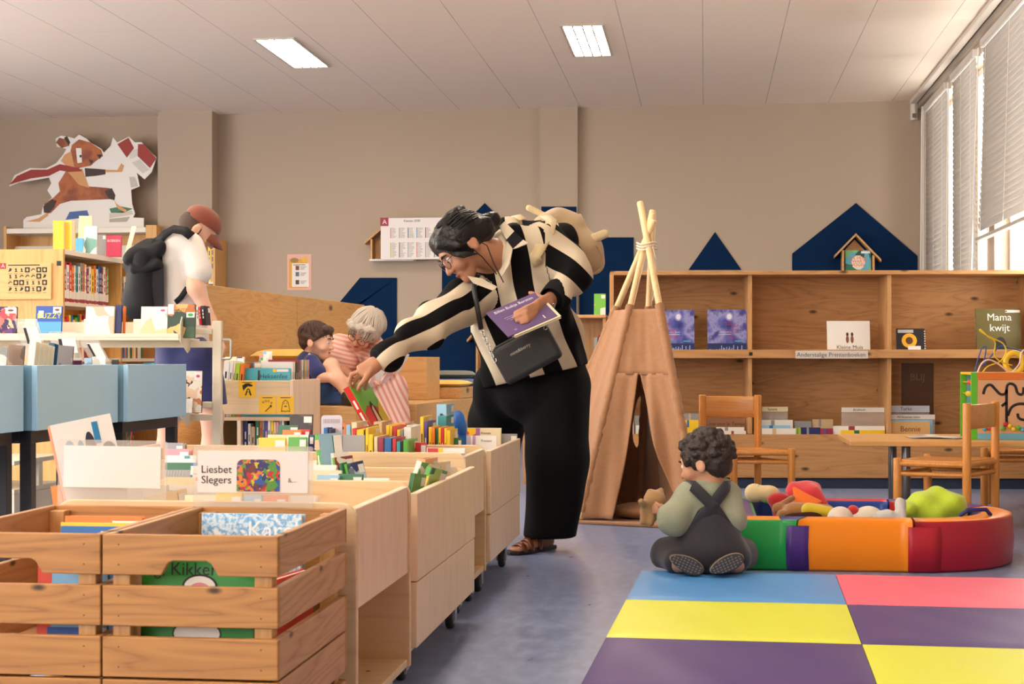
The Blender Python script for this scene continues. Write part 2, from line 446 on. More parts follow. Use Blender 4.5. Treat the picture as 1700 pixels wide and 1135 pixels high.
# ================================================================== the setting
YW, XR, ZC = 15.0, 2.01, 3.2
XL, YN = -8.5, -3.0
M_WALL = mat((174, 157, 138), 0.9, bump=0.03, bscale=60)
def ceiling_mat():
    m = bpy.data.materials.new('ceiling_panels'); m.use_nodes = True
    nt = m.node_tree; L = nt.links.new; b = nt.nodes['Principled BSDF']
    tc = nt.nodes.new('ShaderNodeTexCoord'); sp = nt.nodes.new('ShaderNodeSeparateXYZ'); L(tc.outputs['Object'], sp.inputs[0])
    def joint(sock, period, off, width):
        a = nt.nodes.new('ShaderNodeMath'); a.operation = 'MULTIPLY_ADD'; a.inputs[1].default_value = 1 / period; a.inputs[2].default_value = off; L(sock, a.inputs[0])
        f = nt.nodes.new('ShaderNodeMath'); f.operation = 'FRACT'; L(a.outputs[0], f.inputs[0])
        g = nt.nodes.new('ShaderNodeMath'); g.operation = 'LESS_THAN'; g.inputs[1].default_value = width; L(f.outputs[0], g.inputs[0]); return g.outputs[0]
    j1 = joint(sp.outputs[0], 0.585, 0.03, 0.009); j2 = joint(sp.outputs[1], 1.2, 0.75, 0.004)
    fa = nt.nodes.new('ShaderNodeMath'); fa.operation = 'MULTIPLY'; fa.inputs[1].default_value = 0.35; L(j2, fa.inputs[0]); mx = nt.nodes.new('ShaderNodeMath'); mx.operation = 'MAXIMUM'; L(j1, mx.inputs[0]); L(fa.outputs[0], mx.inputs[1])
    n = nt.nodes.new('ShaderNodeTexNoise'); n.inputs['Scale'].default_value = 1.5; L(tc.outputs['Object'], n.inputs['Vector'])
    wear = nt.nodes.new('ShaderNodeMath'); wear.operation = 'MULTIPLY'; L(mx.outputs[0], wear.inputs[0]); L(n.outputs['Fac'], wear.inputs[1])
    c = nt.nodes.new('ShaderNodeMix'); c.data_type = 'RGBA'; L(wear.outputs[0], c.inputs[0]); c.inputs[6].default_value = lin((240, 226, 208)); c.inputs[7].default_value = lin((60, 50, 42))
    L(c.outputs[2], b.inputs['Base Color']); b.inputs['Roughness'].default_value = 0.75
    return m
def floor_mat():
    m = bpy.data.materials.new('marbled_linoleum'); m.use_nodes = True
    nt = m.node_tree; L = nt.links.new; b = nt.nodes['Principled BSDF']
    tc = nt.nodes.new('ShaderNodeTexCoord'); mp = nt.nodes.new('ShaderNodeMapping'); mp.inputs['Scale'].default_value = (1, 0.45, 1); L(tc.outputs['Object'], mp.inputs['Vector'])
    n = nt.nodes.new('ShaderNodeTexNoise'); n.inputs['Scale'].default_value = 26; n.inputs['Detail'].default_value = 8; n.inputs['Distortion'].default_value = 0.3; L(mp.outputs[0], n.inputs['Vector'])
    r = ramp(nt, [(0.3, lin((112, 128, 168))), (0.5, lin((130, 146, 186))), (0.72, lin((150, 166, 202)))]); L(n.outputs['Fac'], r.inputs[0])
    L(r.outputs[0], b.inputs['Base Color'])
    rr = nt.nodes.new('ShaderNodeMapRange'); rr.inputs[3].default_value = 0.22; rr.inputs[4].default_value = 0.42; L(n.outputs['Fac'], rr.inputs[0]); L(rr.outputs[0], b.inputs['Roughness'])
    bp = nt.nodes.new('ShaderNodeBump'); bp.inputs['Strength'].default_value = 0.05; L(n.outputs['Fac'], bp.inputs['Height']); L(bp.outputs[0], b.inputs['Normal'])
    return m
struct(MB().box(XL, 2.4, YN, YW + 0.3, -0.1, 0, floor_mat()).obj('floor'))
struct(MB().box(XL, 2.4, YN, YW + 0.3, ZC, ZC + 0.1, ceiling_mat()).obj('ceiling'))
struct(MB().box(XL, 2.4, YW, YW + 0.2, 0, ZC, M_WALL).obj('wall_back'))
LW0, LW1, LZ0, LZ1 = -2.0, 11.0, 0.95, 2.95          # unseen row of windows, added to brighten the ceiling from the left
w = MB(); w.box(XL - 0.2, XL, YN, LW0, 0, ZC, M_WALL).box(XL - 0.2, XL, LW1, YW + 0.2, 0, ZC, M_WALL).box(XL - 0.2, XL, LW0, LW1, 0, LZ0, M_WALL).box(XL - 0.2, XL, LW0, LW1, LZ1, ZC, M_WALL)
struct(w.obj('wall_left')); 
FX0, FX1, FZ0, FZ1 = -5.5, -1.5, 1.1, 2.6  # unseen window behind the camera, added to light the camera-facing sides
w = MB(); w.box(XL, FX0, YN - 0.2, YN, 0, ZC, M_WALL).box(FX1, 2.4, YN - 0.2, YN, 0, ZC, M_WALL).box(FX0, FX1, YN - 0.2, YN, 0, FZ0, M_WALL).box(FX0, FX1, YN - 0.2, YN, FZ1, ZC, M_WALL); struct(w.obj('wall_front'))
# pillars against the back wall
p = MB(); a, b = onY(262, 300, 14.77).x, onY(352, 300, 14.77).x; p.box(a, b, 14.77, YW, 0, ZC, M_WALL); struct(p.obj('trim_1'))
p = MB(); a, b = onY(896, 300, 14.92).x, onY(959, 300, 14.92).x; p.box(a, b, 14.92, YW, 0, ZC, M_WALL); struct(p.obj('trim_2'))
# window wall
SILL, HEADZ = 0.95, 3.02
M_FRAME = mat((214, 206, 194), 0.5)
wins = [(9.15, 11.28), (11.56, 12.56), (12.9, 14.05)]
w = MB(); w.box(XR, XR + 0.3, YN, YW, 0, SILL, M_WALL); w.box(XR, XR + 0.3, YN, YW, HEADZ, ZC, M_WALL)
ys = sorted(wins); prev = YN
for a, b in ys + [(YW, YW)]:
    w.box(XR, XR + 0.3, prev, a, SILL, HEADZ, M_WALL); prev = b
struct(w.obj('wall_right'))
M_GLASS = clear_plastic('window_glass', (235, 245, 250), 0.05)
for i, (a, b) in enumerate(wins):
    f = MB(); t = 0.05
    f.box(XR + 0.1, XR + 0.16, a, a + t, SILL, HEADZ, M_FRAME).box(XR + 0.1, XR + 0.16, b - t, b, SILL, HEADZ, M_FRAME)
    f.box(XR + 0.1, XR + 0.16, a + t, b - t, SILL, SILL + t, M_FRAME).box(XR + 0.1, XR + 0.16, a + t, b - t, HEADZ - t, HEADZ, M_FRAME)
    if b - a > 1.5: m_ = a + 0.62 * (b - a); f.box(XR + 0.1, XR + 0.16, m_ - 0.04, m_ + 0.04, SILL + t, HEADZ - t, M_FRAME)
    f.box(XR - 0.06, XR + 0.1, a - 0.03, b + 0.03, SILL - 0.03, SILL, M_FRAME)
    o = struct(f.obj('window_%d' % (i + 1), bevel=0.004))
    MB().box(XR + 0.125, XR + 0.131, a + t, b - t, SILL + t, HEADZ - t, M_GLASS).obj('pane', o)
    lt = bpy.data.lights.new('window_portal_%d' % (i + 1), 'AREA'); lt.shape = 'RECTANGLE'; lt.size, lt.size_y = HEADZ - SILL, b - a; lt.cycles.is_portal = True
    lo = bpy.data.objects.new('window_portal_%d' % (i + 1), lt); scene.collection.objects.link(lo)
    lo.location = (XR + 0.2, (a + b) / 2, (SILL + HEADZ) / 2); lo.rotation_euler = (0, math.radians(90), 0)
f = MB(); n_ = 6; st_ = (LW1 - LW0) / n_
for i in range(n_ + 1): yy = LW0 + i * st_; f.box(XL - 0.14, XL - 0.08, yy - 0.03, yy + 0.03, LZ0, LZ1, M_FRAME)
for zz in (LZ0, LZ1 - 0.05): f.box(XL - 0.14, XL - 0.08, LW0, LW1, zz, zz + 0.05, M_FRAME)
for xx in (FX0, (FX0 + FX1) / 2, FX1): f.box(xx - 0.03, xx + 0.03, YN - 0.14, YN - 0.08, FZ0, FZ1, M_FRAME)
lt = bpy.data.lights.new('window_portal', 'AREA'); lt.shape = 'RECTANGLE'; lt.size, lt.size_y = FX1 - FX0, FZ1 - FZ0; lt.cycles.is_portal = True
lo = bpy.data.objects.new('window_portal', lt); scene.collection.objects.link(lo)
lo.location = ((FX0 + FX1) / 2, YN - 0.15, (FZ0 + FZ1) / 2); lo.rotation_euler = (math.radians(90), 0, 0)
o = struct(f.obj('window_%d' % (len(wins) + 1))); MB().box(FX0, FX1, YN - 0.113, YN - 0.107, FZ0, FZ1, M_GLASS).obj('pane', o); MB().box(XL - 0.113, XL - 0.107, LW0, LW1, LZ0 + 0.05, LZ1 - 0.05, M_GLASS).obj('pane', o)  # one object for both added, unseen windows
lt = bpy.data.lights.new('window_portal', 'AREA'); lt.shape = 'RECTANGLE'; lt.size, lt.size_y = LZ1 - LZ0, LW1 - LW0; lt.cycles.is_portal = True
lo = bpy.data.objects.new('window_portal', lt); scene.collection.objects.link(lo)
lo.location = (XL - 0.15, (LW0 + LW1) / 2, (LZ0 + LZ1) / 2); lo.rotation_euler = (0, math.radians(-90), 0)
t_ = MB(); t_.box(1.90, 1.96, YN, YW - 0.02, 3.165, 3.2, M_FRAME).box(1.97, 2.01, YN, YW - 0.02, 3.12, 3.2, mat((150, 140, 128), 0.7)); struct(t_.obj('trim_3', bevel=0.004))
b_ = MB(); b_.box(XL, 2.0, 14.975, 15, 0, 0.09, mat((70, 72, 80), 0.5)); struct(b_.obj('baseboard_back'))

# blinds
M_SLAT = mat((205, 200, 192), 0.45); M_SLAT.node_tree.nodes['Principled BSDF'].inputs['Transmission Weight'].default_value = 0.0
M_RAIL = mat((200, 196, 190), 0.35, 0.3)
def blind(ya, yb, z0, label, x=1.93, droop=0.0):
    r = thing('venetian_blind', label, 'window blind', (x, (ya + yb) / 2, HEADZ - 0.02), 'blinds at the window wall')
    MB().box(x - 0.03, x + 0.03, ya, yb, HEADZ - 0.07, HEADZ - 0.015, M_RAIL).obj('head_rail', r, 0.004)
    s = MB(); n = int((HEADZ - 0.1 - z0) / 0.043); hw = 0.027
    for i in range(n):
        z = HEADZ - 0.1 - i * 0.043; a = math.radians(77); dy = droop * (i / n) ** 2
        dx, dz = hw * math.cos(a), hw * math.sin(a)
        s.add([(x - dx, ya + dy, z + dz), (x - 0.004, ya + dy, z + 0.004), (x + dx, ya + dy, z - dz), (x - dx, yb + dy, z + dz), (x - 0.004, yb + dy, z + 0.004), (x + dx, yb + dy, z - dz)],
              [(0, 1, 4, 3), (1, 2, 5, 4)], M_SLAT, True)
    o = s.obj('slats', r); sol = o.modifiers.new('thin', 'SOLIDIFY'); sol.thickness = 0.0012
    MB().box(x - 0.025, x + 0.025, ya + droop, yb + droop, z0 - 0.02, z0 + 0.005, M_RAIL).obj('bottom_rail', r, 0.004)
    c = MB()
    for q in (0.1, 0.5, 0.9):
        y = ya + q * (yb - ya)
        for e in (-0.028, 0.028): c.tube([(x + e, y, HEADZ - 0.07), (x + e, y + droop, z0)], 0.0016, mat((235, 232, 225), 0.7), 5)
    c.obj('ladder_cord', r)
    MB().tube([(x - 0.05, yb - 0.06, HEADZ - 0.08), (x - 0.06, yb - 0.03 + droop * 0.6, z0 + 0.1), (x - 0.055, yb - 0.02 + droop, z0 - 0.35 if z0 > 1.3 else z0)], 0.005, mat((232, 230, 224), 0.3), 8).obj('tilt_wand', r)
blind(9.1, 11.22, 1.64, 'wide venetian blind half raised with bright daylight below it', 1.93, 0.22)
blind(11.53, 12.58, SILL + 0.05, 'narrow venetian blind let down beside the half raised wide one')
blind(12.88, 14.06, SILL + 0.05, 'venetian blind let down at the window next to the corner pipe')
o = MB(); c = onY(1539, 300, 14.85); o.tube([(c.x, 14.85, 0.0), (c.x, 14.85, 3.2)], 0.052, M_FRAME, 20)
tag(o.obj('heating_pipe', origin=(c.x, 14.85, 0)), 'tall cream pipe rising in the corner beside the windows', 'pipe')
c = onY(1517, 188, YW); r = thing('motion_sensor', 'small cream motion sensor high up beside the corner pipe', 'sensor', c)
o = MB(); o.prism([(-0.035, 0), (0.035, 0), (0.03, 0.045), (0, 0.06), (-0.03, 0.045)], -0.07, 0.09, M_FRAME, T(c) @ RZ(180)); o.obj('housing', r, 0.008)
MB().box(c.x - 0.02, c.x + 0.02, c.y - 0.063, c.y - 0.05, c.z - 0.05, c.z - 0.01, mat((120, 112, 104), 0.3)).obj('lens', r)

# ceiling lights: two in the picture, the same rows run on over the rest of the room
LIT = emit(LAMP_COLOR, LAMP_POWER)
LIT_SEEN = LIT
def ceiling_light(x, y, label, L=1.12, wd=0.28):
    r = thing('ceiling_light', label, 'ceiling light', (x, y, ZC), 'recessed ceiling lights')
    f = MB(); e = 0.02
    for a, b, c_, d in ((x - wd / 2 - e, x - wd / 2, y - L / 2, y + L / 2), (x + wd / 2, x + wd / 2 + e, y - L / 2, y + L / 2), (x - wd / 2 - e, x + wd / 2 + e, y - L / 2 - e, y - L / 2), (x - wd / 2 - e, x + wd / 2 + e, y + L / 2, y + L / 2 + e)):
        f.box(a, b, c_, d, ZC - 0.012, ZC - 0.001, mat((196, 186, 174), 0.5))
    f.obj('frame', r)
    MB().box(x - wd / 2, x + wd / 2, y - L / 2, y + L / 2, ZC - 0.004, ZC - 0.002, LIT).obj('diffuser', r)
    g = MB()
    for i in (1, 2, 3): xx = x - wd / 2 + wd * i / 4; g.box(xx - 0.005, xx + 0.005, y - L / 2, y + L / 2, ZC - 0.016, ZC - 0.005, mat((84, 80, 74), 0.6))
    g.obj('louvre', r)
ceiling_light(-0.88, 11.85, 'recessed ceiling light above the woman and tent, nearest the windows')
ceiling_light(-3.22, 12.05, 'recessed ceiling light above the reading bench side of the room')
for x in (-5.5, -3.2, -0.9):
    for y in (8.0, 4.4, 0.8): ceiling_light(x, y, 'recessed ceiling light in the rows overhead outside the view')

# ------------------------------------------------------------------ dark blue house shapes on the back wall
M_NAVY = mat((6, 36, 70), 0.85, bump=0.02, bscale=40); M_NAVY.node_tree.nodes['Principled BSDF'].inputs['Specular IOR Level'].default_value = 0.12
def wall_panel(pts, label, Y=YW, t=0.012, zlow=None):
    q = [onY(x, y, Y) for x, y in pts]; m = MB()
    m.prism([(v.x, v.z) for v in q], 0, t, M_NAVY, Matrix(((1, 0, 0, 0), (0, 0, -1, Y), (0, 1, 0, 0), (0, 0, 0, 1))))
    return tag(m.obj('wall_panel', origin=(q[0].x, Y, min(v.z for v in q))), label, 'wall panel', 'dark blue house shapes on the back wall')
wall_panel([(500, 578), (598, 461), (659, 461), (659, 570), (500, 570)], 'dark blue house shape with slanted roof behind the older woman')
wall_panel([(500, 571.5), (734, 571.5), (734, 408), (805, 337), (868, 400), (868, 735), (500, 735)], 'tall dark blue house shape with pointed roof behind the bending woman')
wall_panel([(899, 343), (957, 343), (957, 735), (899, 735)], 'dark blue tower shape painted on the wall pillar behind the backpack', 14.92)
wall_panel([(962, 394), (1052, 394), (1052, 560), (962, 560)], 'square topped dark blue tower shape beside the tent poles')
wall_panel([(1143, 448), (1187, 385), (1231, 448)], 'dark blue triangle shape above the low pine shelf unit')
wall_panel([(1315, 470), (1315, 421), (1421, 337), (1523, 425), (1523, 470)], 'wide dark blue house shape behind the little wooden house shelf')

# house-shaped wall shelves
M_HOUSE = wood('pine_house', (206, 158, 100), (160, 108, 60), 'x', 3)
def house(pxc, hw_roof, apex, eave_l, eave_r, wl, wr, zb, label, depth=0.14, ledge=None):
    Y = YW - 0.014; r = thing('house_shelf', label, 'wall shelf', onY(pxc, zb, Y), 'house shaped wall shelves')
    def pt(x, y): v = onY(x, y, Y - depth); return (v.x, v.z)
    fm = Matrix(((1, 0, 0, 0), (0, 0, -1, Y), (0, 1, 0, 0), (0, 0, 0, 1)))
    A, EL, ER = pt(*apex), pt(*eave_l), pt(*eave_r)
    for e in (EL, ER):
        t = 0.018
        MB().prism([A, e, (e[0], e[1] - t * 1.3), (A[0], A[1] - t * 1.3)], 0, depth, M_HOUSE, fm).obj('roof_board', r)
    (xl, zz), (xr, _) = pt(wl, zb), pt(wr, zb)
    def roofz(x, E): return A[1] + (E[1] - A[1]) * (x - A[0]) / (E[0] - A[0]) - 0.026
    for x0, x1, E in ((xl, xl + 0.018, EL), (xr - 0.018, xr, ER)):
        z1 = min(roofz(x0, E), roofz(x1, E)); MB().box(x0, x1, Y - depth, Y, zz, z1, M_HOUSE).obj('side_board', r)
    b = MB(); b.prism([(xl + 0.018, zz), (xr - 0.018, zz), (xr - 0.018, roofz(xr, ER) - 0.01), (A[0], A[1] - 0.05), (xl + 0.018, roofz(xl, EL) - 0.01)], 0, 0.008, M_HOUSE, fm); b.obj('back_board', r)
    MB().box(xl - 0.01, xr + 0.01, Y - depth - 0.01, Y, zz - 0.018, zz, mat((225, 220, 212), 0.5) if ledge else M_HOUSE).obj('base_board', r)
    return r, (xl, xr, zz, Y, depth)
h1, g1 = house(650, 0, (650, 362), (605, 401), (695, 401), 615, 685, 430, 'wooden house shelf behind the white classification board', ledge=True)
h2, g2 = house(1421, 0, (1421, 387), (1386, 423), (1463, 430), 1398, 1452, 449, 'little wooden house shelf holding a green book above the pine shelf unit')
h3, g3 = house(825, 0, (822, 508), (775, 564), (869, 564), 790, 858, 690, 'wooden house shelf mostly hidden behind the striped shirt')
# white classification board
Y = YW - 0.2; a, b = onY(632, 362, Y), onY(736, 430, Y)
r = tag(MB().box(a.x, b.x, Y, Y + 0.012, b.z, a.z, mat((226, 220, 216), 0.5)).obj('classification_board', origin=((a.x + b.x) / 2, Y, b.z), bevel=0.002), 'white classification board with coloured lists and red letter A', 'sign board')
fm = frame((a.x, Y, b.z), (1, 0, 0), (0, 0, 1)); wd, ht = b.x - a.x, a.z - b.z; p = MB()
s_ = wd / 104.0
p.rect(fm, -0.004, 13 * s_, ht - 13 * s_, ht + 0.004, mat((150, 26, 58), 0.5), 0.001); p.text(fm @ T(6.5 * s_, ht - 6.5 * s_, 0), 'A', 11 * s_, mat((235, 215, 215), 0.5), z=0.002)
p.text(fm @ T(52 * s_, ht - 5 * s_, 0), 'Klassen 2000', 5.2 * s_, mat((40, 36, 40), 0.6))
cols = [(196, 120, 120), (150, 150, 150), (70, 100, 110), (90, 140, 190), (150, 50, 60), (190, 180, 80), (90, 80, 90), (150, 150, 150)]
rg = random.Random(3)
for i in range(6):
    for j, (y0, n) in enumerate(((52, 9), (28, 13))):
        x = (16 + i * 14.5) * s_
        p.rect(fm, x, x + 1.6 * s_, (y0 - n * 1.9) * s_, y0 * s_, mat(cols[(i + j * 5) % 8], 0.6))
        for k in range(n):
            p.rect(fm, x + 2.4 * s_, x + rg.uniform(6, 11) * s_, (y0 - k * 1.9 - 1.2) * s_, (y0 - k * 1.9 - 0.5) * s_, mat((140, 134, 134), 0.6))
p.obj('printed_list', r)
# pink notice
a, b = onY(477, 422, YW), onY(517, 481, YW); fm = frame((a.x, YW - 0.004, b.z), (1, 0, 0), (0, 0, 1)); wd, ht = b.x - a.x, a.z - b.z
r = tag(MB().box(a.x, b.x, YW - 0.004, YW, b.z, a.z, mat((222, 170, 155), 0.6)).obj('poster', origin=((a.x + b.x) / 2, YW, b.z)), 'small pink poster with white list and yellow drawing on the wall', 'poster')
p = MB(); u = wd / 40
p.rect(fm, 3 * u, 33 * u, 3 * u, 50 * u, mat((212, 160, 50), 0.6), 0.0007); p.rect(fm, 8 * u, 36 * u, 5 * u, 43 * u, mat((228, 220, 212), 0.6), 0.0014)
p.disc(fm, 12 * u, 48 * u, 7 * u, 4 * u, mat((150, 120, 60), 0.6), 0.002); p.disc(fm, 29 * u, 49 * u, 5 * u, 5 * u, mat((225, 175, 60), 0.6), 0.002)
for y, c_ in ((32, (110, 70, 50)), (22, (90, 110, 120)), (9, (70, 66, 64))):
    p.rect(fm, 14 * u, 20 * u, y * u, (y + 7) * u, mat(c_, 0.6), 0.002)
    for k in range(3): p.rect(fm, 22 * u, (32 - k * 2) * u, (y + 5 - k * 2) * u, (y + 5.8 - k * 2) * u, mat((120, 114, 110), 0.6), 0.002)
p.rect(fm, 10 * u, 30 * u, 40 * u, 41 * u, mat((60, 56, 54), 0.6), 0.002)
p.obj('printed_list', r)
# ================================================================== furniture
BIRCH_Y = wood('birch_along_y', (240, 214, 182), (220, 190, 154), 'z', 0.9, rough=0.42, streak=0.8)
BIRCH_X = wood('birch_along_x', (226, 196, 152), (204, 168, 122), 'x', 0.9, rough=0.42, streak=0.8)
BIRCH_EDGE = mat((236, 214, 178), 0.5)
PINE = wood('knotty_pine_board', (184, 128, 66), (124, 74, 34), 'x', 1.6, knots=8.0, rough=0.5)
PINE_Y = wood('knotty_pine_board_y', (196, 150, 104), (146, 98, 58), 'y', 1.6, knots=8.0, rough=0.5)
PINE_Z = wood('pine_post', (206, 156, 96), (150, 98, 50), 'z', 2.0, rough=0.5)
SHELFPLY = wood('pine_plywood', (196, 146, 92), (148, 98, 54), 'x', 1.1, knots=4.0, rough=0.55)
SHELF_Z = wood('pine_plywood_upright', (200, 152, 98), (152, 104, 58), 'z', 1.1, rough=0.55)
OAKPLY = wood('plywood_bench', (214, 170, 112), (176, 128, 74), 'x', 1.3, knots=0, rough=0.5)
BLACKSTEEL = mat((36, 34, 36), 0.4, 0.3)
CREAM = mat((238, 226, 200), 0.45)

def rounded_panel(xl, xr, zb, zt, rr, sides=(True, True), n=6):
    pts = [(xl, zb), (xr, zb)]
    def arc(cx, cz, a0): return [(cx + rr * math.cos(math.radians(a0 + 90 * i / n)), cz + rr * math.sin(math.radians(a0 + 90 * i / n))) for i in range(n + 1)]
    pts += arc(xr - rr, zt - rr, 0) if sides[0] else [(xr, zt)]
    pts += arc(xl + rr, zt - rr, 90) if sides[1] else [(xl, zt)]
    return pts
def upright(y0, y1): return Matrix(((1, 0, 0, 0), (0, 0, -1, y1), (0, 1, 0, 0), (0, 0, 0, 1))), y1 - y0
def caster(r, x, y, zt, rad=0.036):
    c = MB(); c.cbox((x, y, zt - 0.004), (0.06, 0.06, 0.008), mat((170, 172, 176), 0.3, 0.8))
    c.box(x - 0.017, x - 0.013, y - 0.02, y + 0.02, rad * 0.7, zt - 0.006, mat((170, 172, 176), 0.3, 0.8)).box(x + 0.013, x + 0.017, y - 0.02, y + 0.02, rad * 0.7, zt - 0.006, mat((170, 172, 176), 0.3, 0.8))
    o = c.obj('caster', r)
    M = T(x, y, rad) @ RY(90)
    wh = MB(); wh.lathe([(rad * 0.5, -0.011), (rad * 0.9, -0.011), (rad, -0.006), (rad, 0.006), (rad * 0.9, 0.011), (rad * 0.5, 0.011)], mat((44, 44, 48), 0.6), 24, M)
    wh.lathe([(rad * 0.62, -0.0125), (rad * 0.62, 0.0125)], mat((150, 154, 160), 0.4), 20, M); wh.lathe([(rad * 0.2, -0.014), (rad * 0.2, 0.014)], mat((60, 60, 64), 0.4), 12, M)
    w_ = wh.obj('wheel'); w_.parent = o
    me = w_.data
    for v in me.vertices: v.co -= base_of(r)
def book_bin(label, kind, xr, y0, y1, zb, zt, xl=-1.28, dividers=()):
    r = thing('book_bin', label, 'book bin', ((xl + xr) / 2, (y0 + y1) / 2, 0), 'birch picture book bins in a row')
    t = 0.018
    for i, (a, b) in enumerate(((y0, y0 + t), (y1 - t, y1))):
        fm, th = upright(a, b); e = 0.012 if kind == 'open' else 0.0; top = zt + (0.012 if kind == 'open' else -0.004)
        MB().prism(rounded_panel(xl - e, xr + e * 0.4, zb, top, 0.035, (True, True)), 0, th, BIRCH_X, fm).obj('end_panel', r, 0.0025)
    for x0, x1, side in ((xr - t, xr, 1), (xl, xl + t, -1)):
        m = MB(); a, b = (y0 + t, y1 - t)
        if kind == 'open': m.box(x0, x1, a, b, zt - 0.20, zt, BIRCH_Y).obj('side_panel', r, 0.0025)
        else:
            a, b = y0 + 0.001, y1 - 0.001
            x0, x1 = (x0 + t, x1 + t) if side > 0 else (x0 - t, x1 - t)
            mid = zb + (zt - zb) * 0.44
            m.box(x0, x1, a, b, mid + 0.003, zt, BIRCH_Y); m.obj('side_panel', r, 0.0025)
            MB().box(x0 + (0.0 if side > 0 else 0.002), x1 - (0.002 if side > 0 else 0), a, b, zb + 0.012, mid, BIRCH_Y).obj('side_panel', r, 0.0025)
    f = MB(); f.box(xl + 0.001, xr - 0.001, y0 + t, y1 - t, zb, zb + t, BIRCH_X); fo = f.obj('floor_board', r, 0.002)
    if kind == 'open':
        s_ = MB()
        for qx in (0.06, 0.1):
            for qy in (0.3, 0.7): s_.disc(T(xr - qx, y0 + qy * (y1 - y0), zb + t), 0, 0, 0.006, 0.006, mat((70, 50, 36), 0.6), 0.001, 10)
        so = s_.obj('screw_hole', r)
    MB().box(xl + t, xr - t, y0 + t, y1 - t, zt - 0.205, zt - 0.19, BIRCH_X).obj('tray_board', r)
    for q, h in dividers:
        y = y0 + q * (y1 - y0); MB().box(xl + t, xr - t, y, y + 0.012, zt - 0.19, zt + h, BIRCH_X).obj('divider', r, 0.003)
    if kind == 'open': MB().box(xl + 0.28, xl + 0.296, y0 + t, y1 - t, zb + t, zt - 0.205, BIRCH_Y).obj('partition', r)
    for x in (xl + 0.06, xr - 0.042):
        for y in (y0 + 0.1, y1 - 0.09): caster(r, x, y, zb)
    return r
book_bin('short birch book bin with open side directly behind the pine crates', 'open', -0.68, 3.0, 3.575, 0.072, 0.488, dividers=((0.12, -0.03),))
book_bin('long birch book bin with two panelled sides, second from the crates', 'panel', -0.693, 3.655, 4.59, 0.085, 0.464, dividers=((0.14, -0.012), (0.4, -0.02), (0.66, -0.02)))
book_bin('short birch book bin with open side, third from the crates', 'open', -0.718, 4.66, 5.10, 0.088, 0.488)
book_bin('long birch book bin beside the woman with striped shirt, fourth from the crates', 'panel', -0.718, 5.125, 5.95, 0.10, 0.48)
book_bin('birch book bin in the second row, behind the card with coloured picture', 'panel', -1.36, 4.75, 5.6, 0.10, 0.47, xl=-2.0)

# ---- pine crates, two stacks of two
def crate(label, x0, x1, y0, y1, z0, z1, feet=0.0):
    r = thing('pine_crate', label, 'crate', ((x0 + x1) / 2, (y0 + y1) / 2, z0), 'slatted pine crates')
    t = 0.013; n = 3; gap = 0.0175; h = (z1 - z0 - gap * 2) / 3
    for i in range(n):
        a = z0 + i * (h + gap); b = a + h; top = i == n - 1
        for y in (y0, y1 - t):
            M, th = upright(y, y + t); c = (x0 + x1) / 2; hw = 0.048
            pts = [(x0, a), (c - hw, a), (c - hw + 0.012, a + 0.02), (c - hw + 0.02, a + 0.024), (c + hw - 0.02, a + 0.024), (c + hw - 0.012, a + 0.02), (c + hw, a), (x1, a), (x1, b), (x0, b)] if top else [(x0, a), (x1, a), (x1, b), (x0, b)]
            s = MB(); s.prism(pts, 0, th, PINE, M)
            s.obj('end_slat', r, 0.002)
        for x in (x0, x1 - t): MB().box(x, x + t, y0 + t, y1 - t, a, b, PINE_Y).obj('side_slat', r, 0.002)
    for x in (x0 + t, x1 - t - 0.03):
        for y in (y0 + t, y1 - t - 0.03): MB().box(x, x + 0.03, y, y + 0.03, z0, z1 - 0.008, PINE_Z).obj('corner_post', r, 0.002)
    for k in range(4):
        xx = x0 + t + 0.002 + k * (x1 - x0 - 2 * t) / 4; MB().box(xx, xx + (x1 - x0 - 2 * t) / 4 - 0.006, y0 + t, y1 - t, z0 + 0.002, z0 + 0.012, PINE_Y).obj('bottom_slat', r)
    nl = MB()
    for i in range(n):
        for q in (0.25, 0.75):
            for x in (x0 + 0.028, x1 - 0.028):
                M = frame((x, y0, z0 + i * (h + gap) + q * h), (1, 0, 0), (0, 0, 1)); nl.disc(M, 0, 0, 0.0016, 0.0016, mat((110, 76, 46), 0.6), 0.0006, 8)
    nl.obj('nail_head', r)
    return r
CR = (-0.978, -0.683)
crate('upper pine crate with green and blue picture books inside', CR[0], CR[1], 2.46, 2.95, 0.262, 0.495)
crate('lower pine crate under the one with the green picture book', CR[0], CR[1], 2.46, 2.95, 0.0, 0.258)
crate('upper pine crate with orange and yellow topped books inside', CR[0] - 0.298, CR[1] - 0.298, 2.46, 2.95, 0.262, 0.495)
crate('lower pine crate under the one with orange topped books', CR[0] - 0.298, CR[1] - 0.298, 2.46, 2.95, 0.0, 0.258)

# ---- long pine shelf unit in front of the windows
o_ = W(1013, 600, 9.543); SH = T(o_.x, o_.y, 0) @ RZ(4.1)
shelf = thing('shelf_unit', 'long low pine plywood shelf unit with picture books facing out', 'shelf unit', (o_.x, o_.y, 0))
def sb(name, x0, x1, y0, y1, z0, z1, m, bev=0.0015, label=None):
    b = MB(); b.M = SH; b.box(x0, x1, y0, y1, z0, z1, m); q = b.obj(name, shelf, bev)
    if label: q['label'] = label
    return q
LSH, DSH = 2.56, 0.36
sb('top_board', 0, LSH, 0, DSH, 1.296, 1.32, SHELFPLY)
for x in (0, LSH - 0.022): sb('side_panel', x, x + 0.022, 0, DSH, 0.06, 1.296, SHELF_Z)
for x in (0.838, 1.676): sb('divider', x, x + 0.024, 0.03, DSH - 0.02, 0.33, 1.296, SHELF_Z)
for a in (0.022, 0.862, 1.70): sb('back_panel', a, a + (0.816 if a < 1.6 else 0.838), DSH - 0.02, DSH, 0.06, 1.296, SHELFPLY)
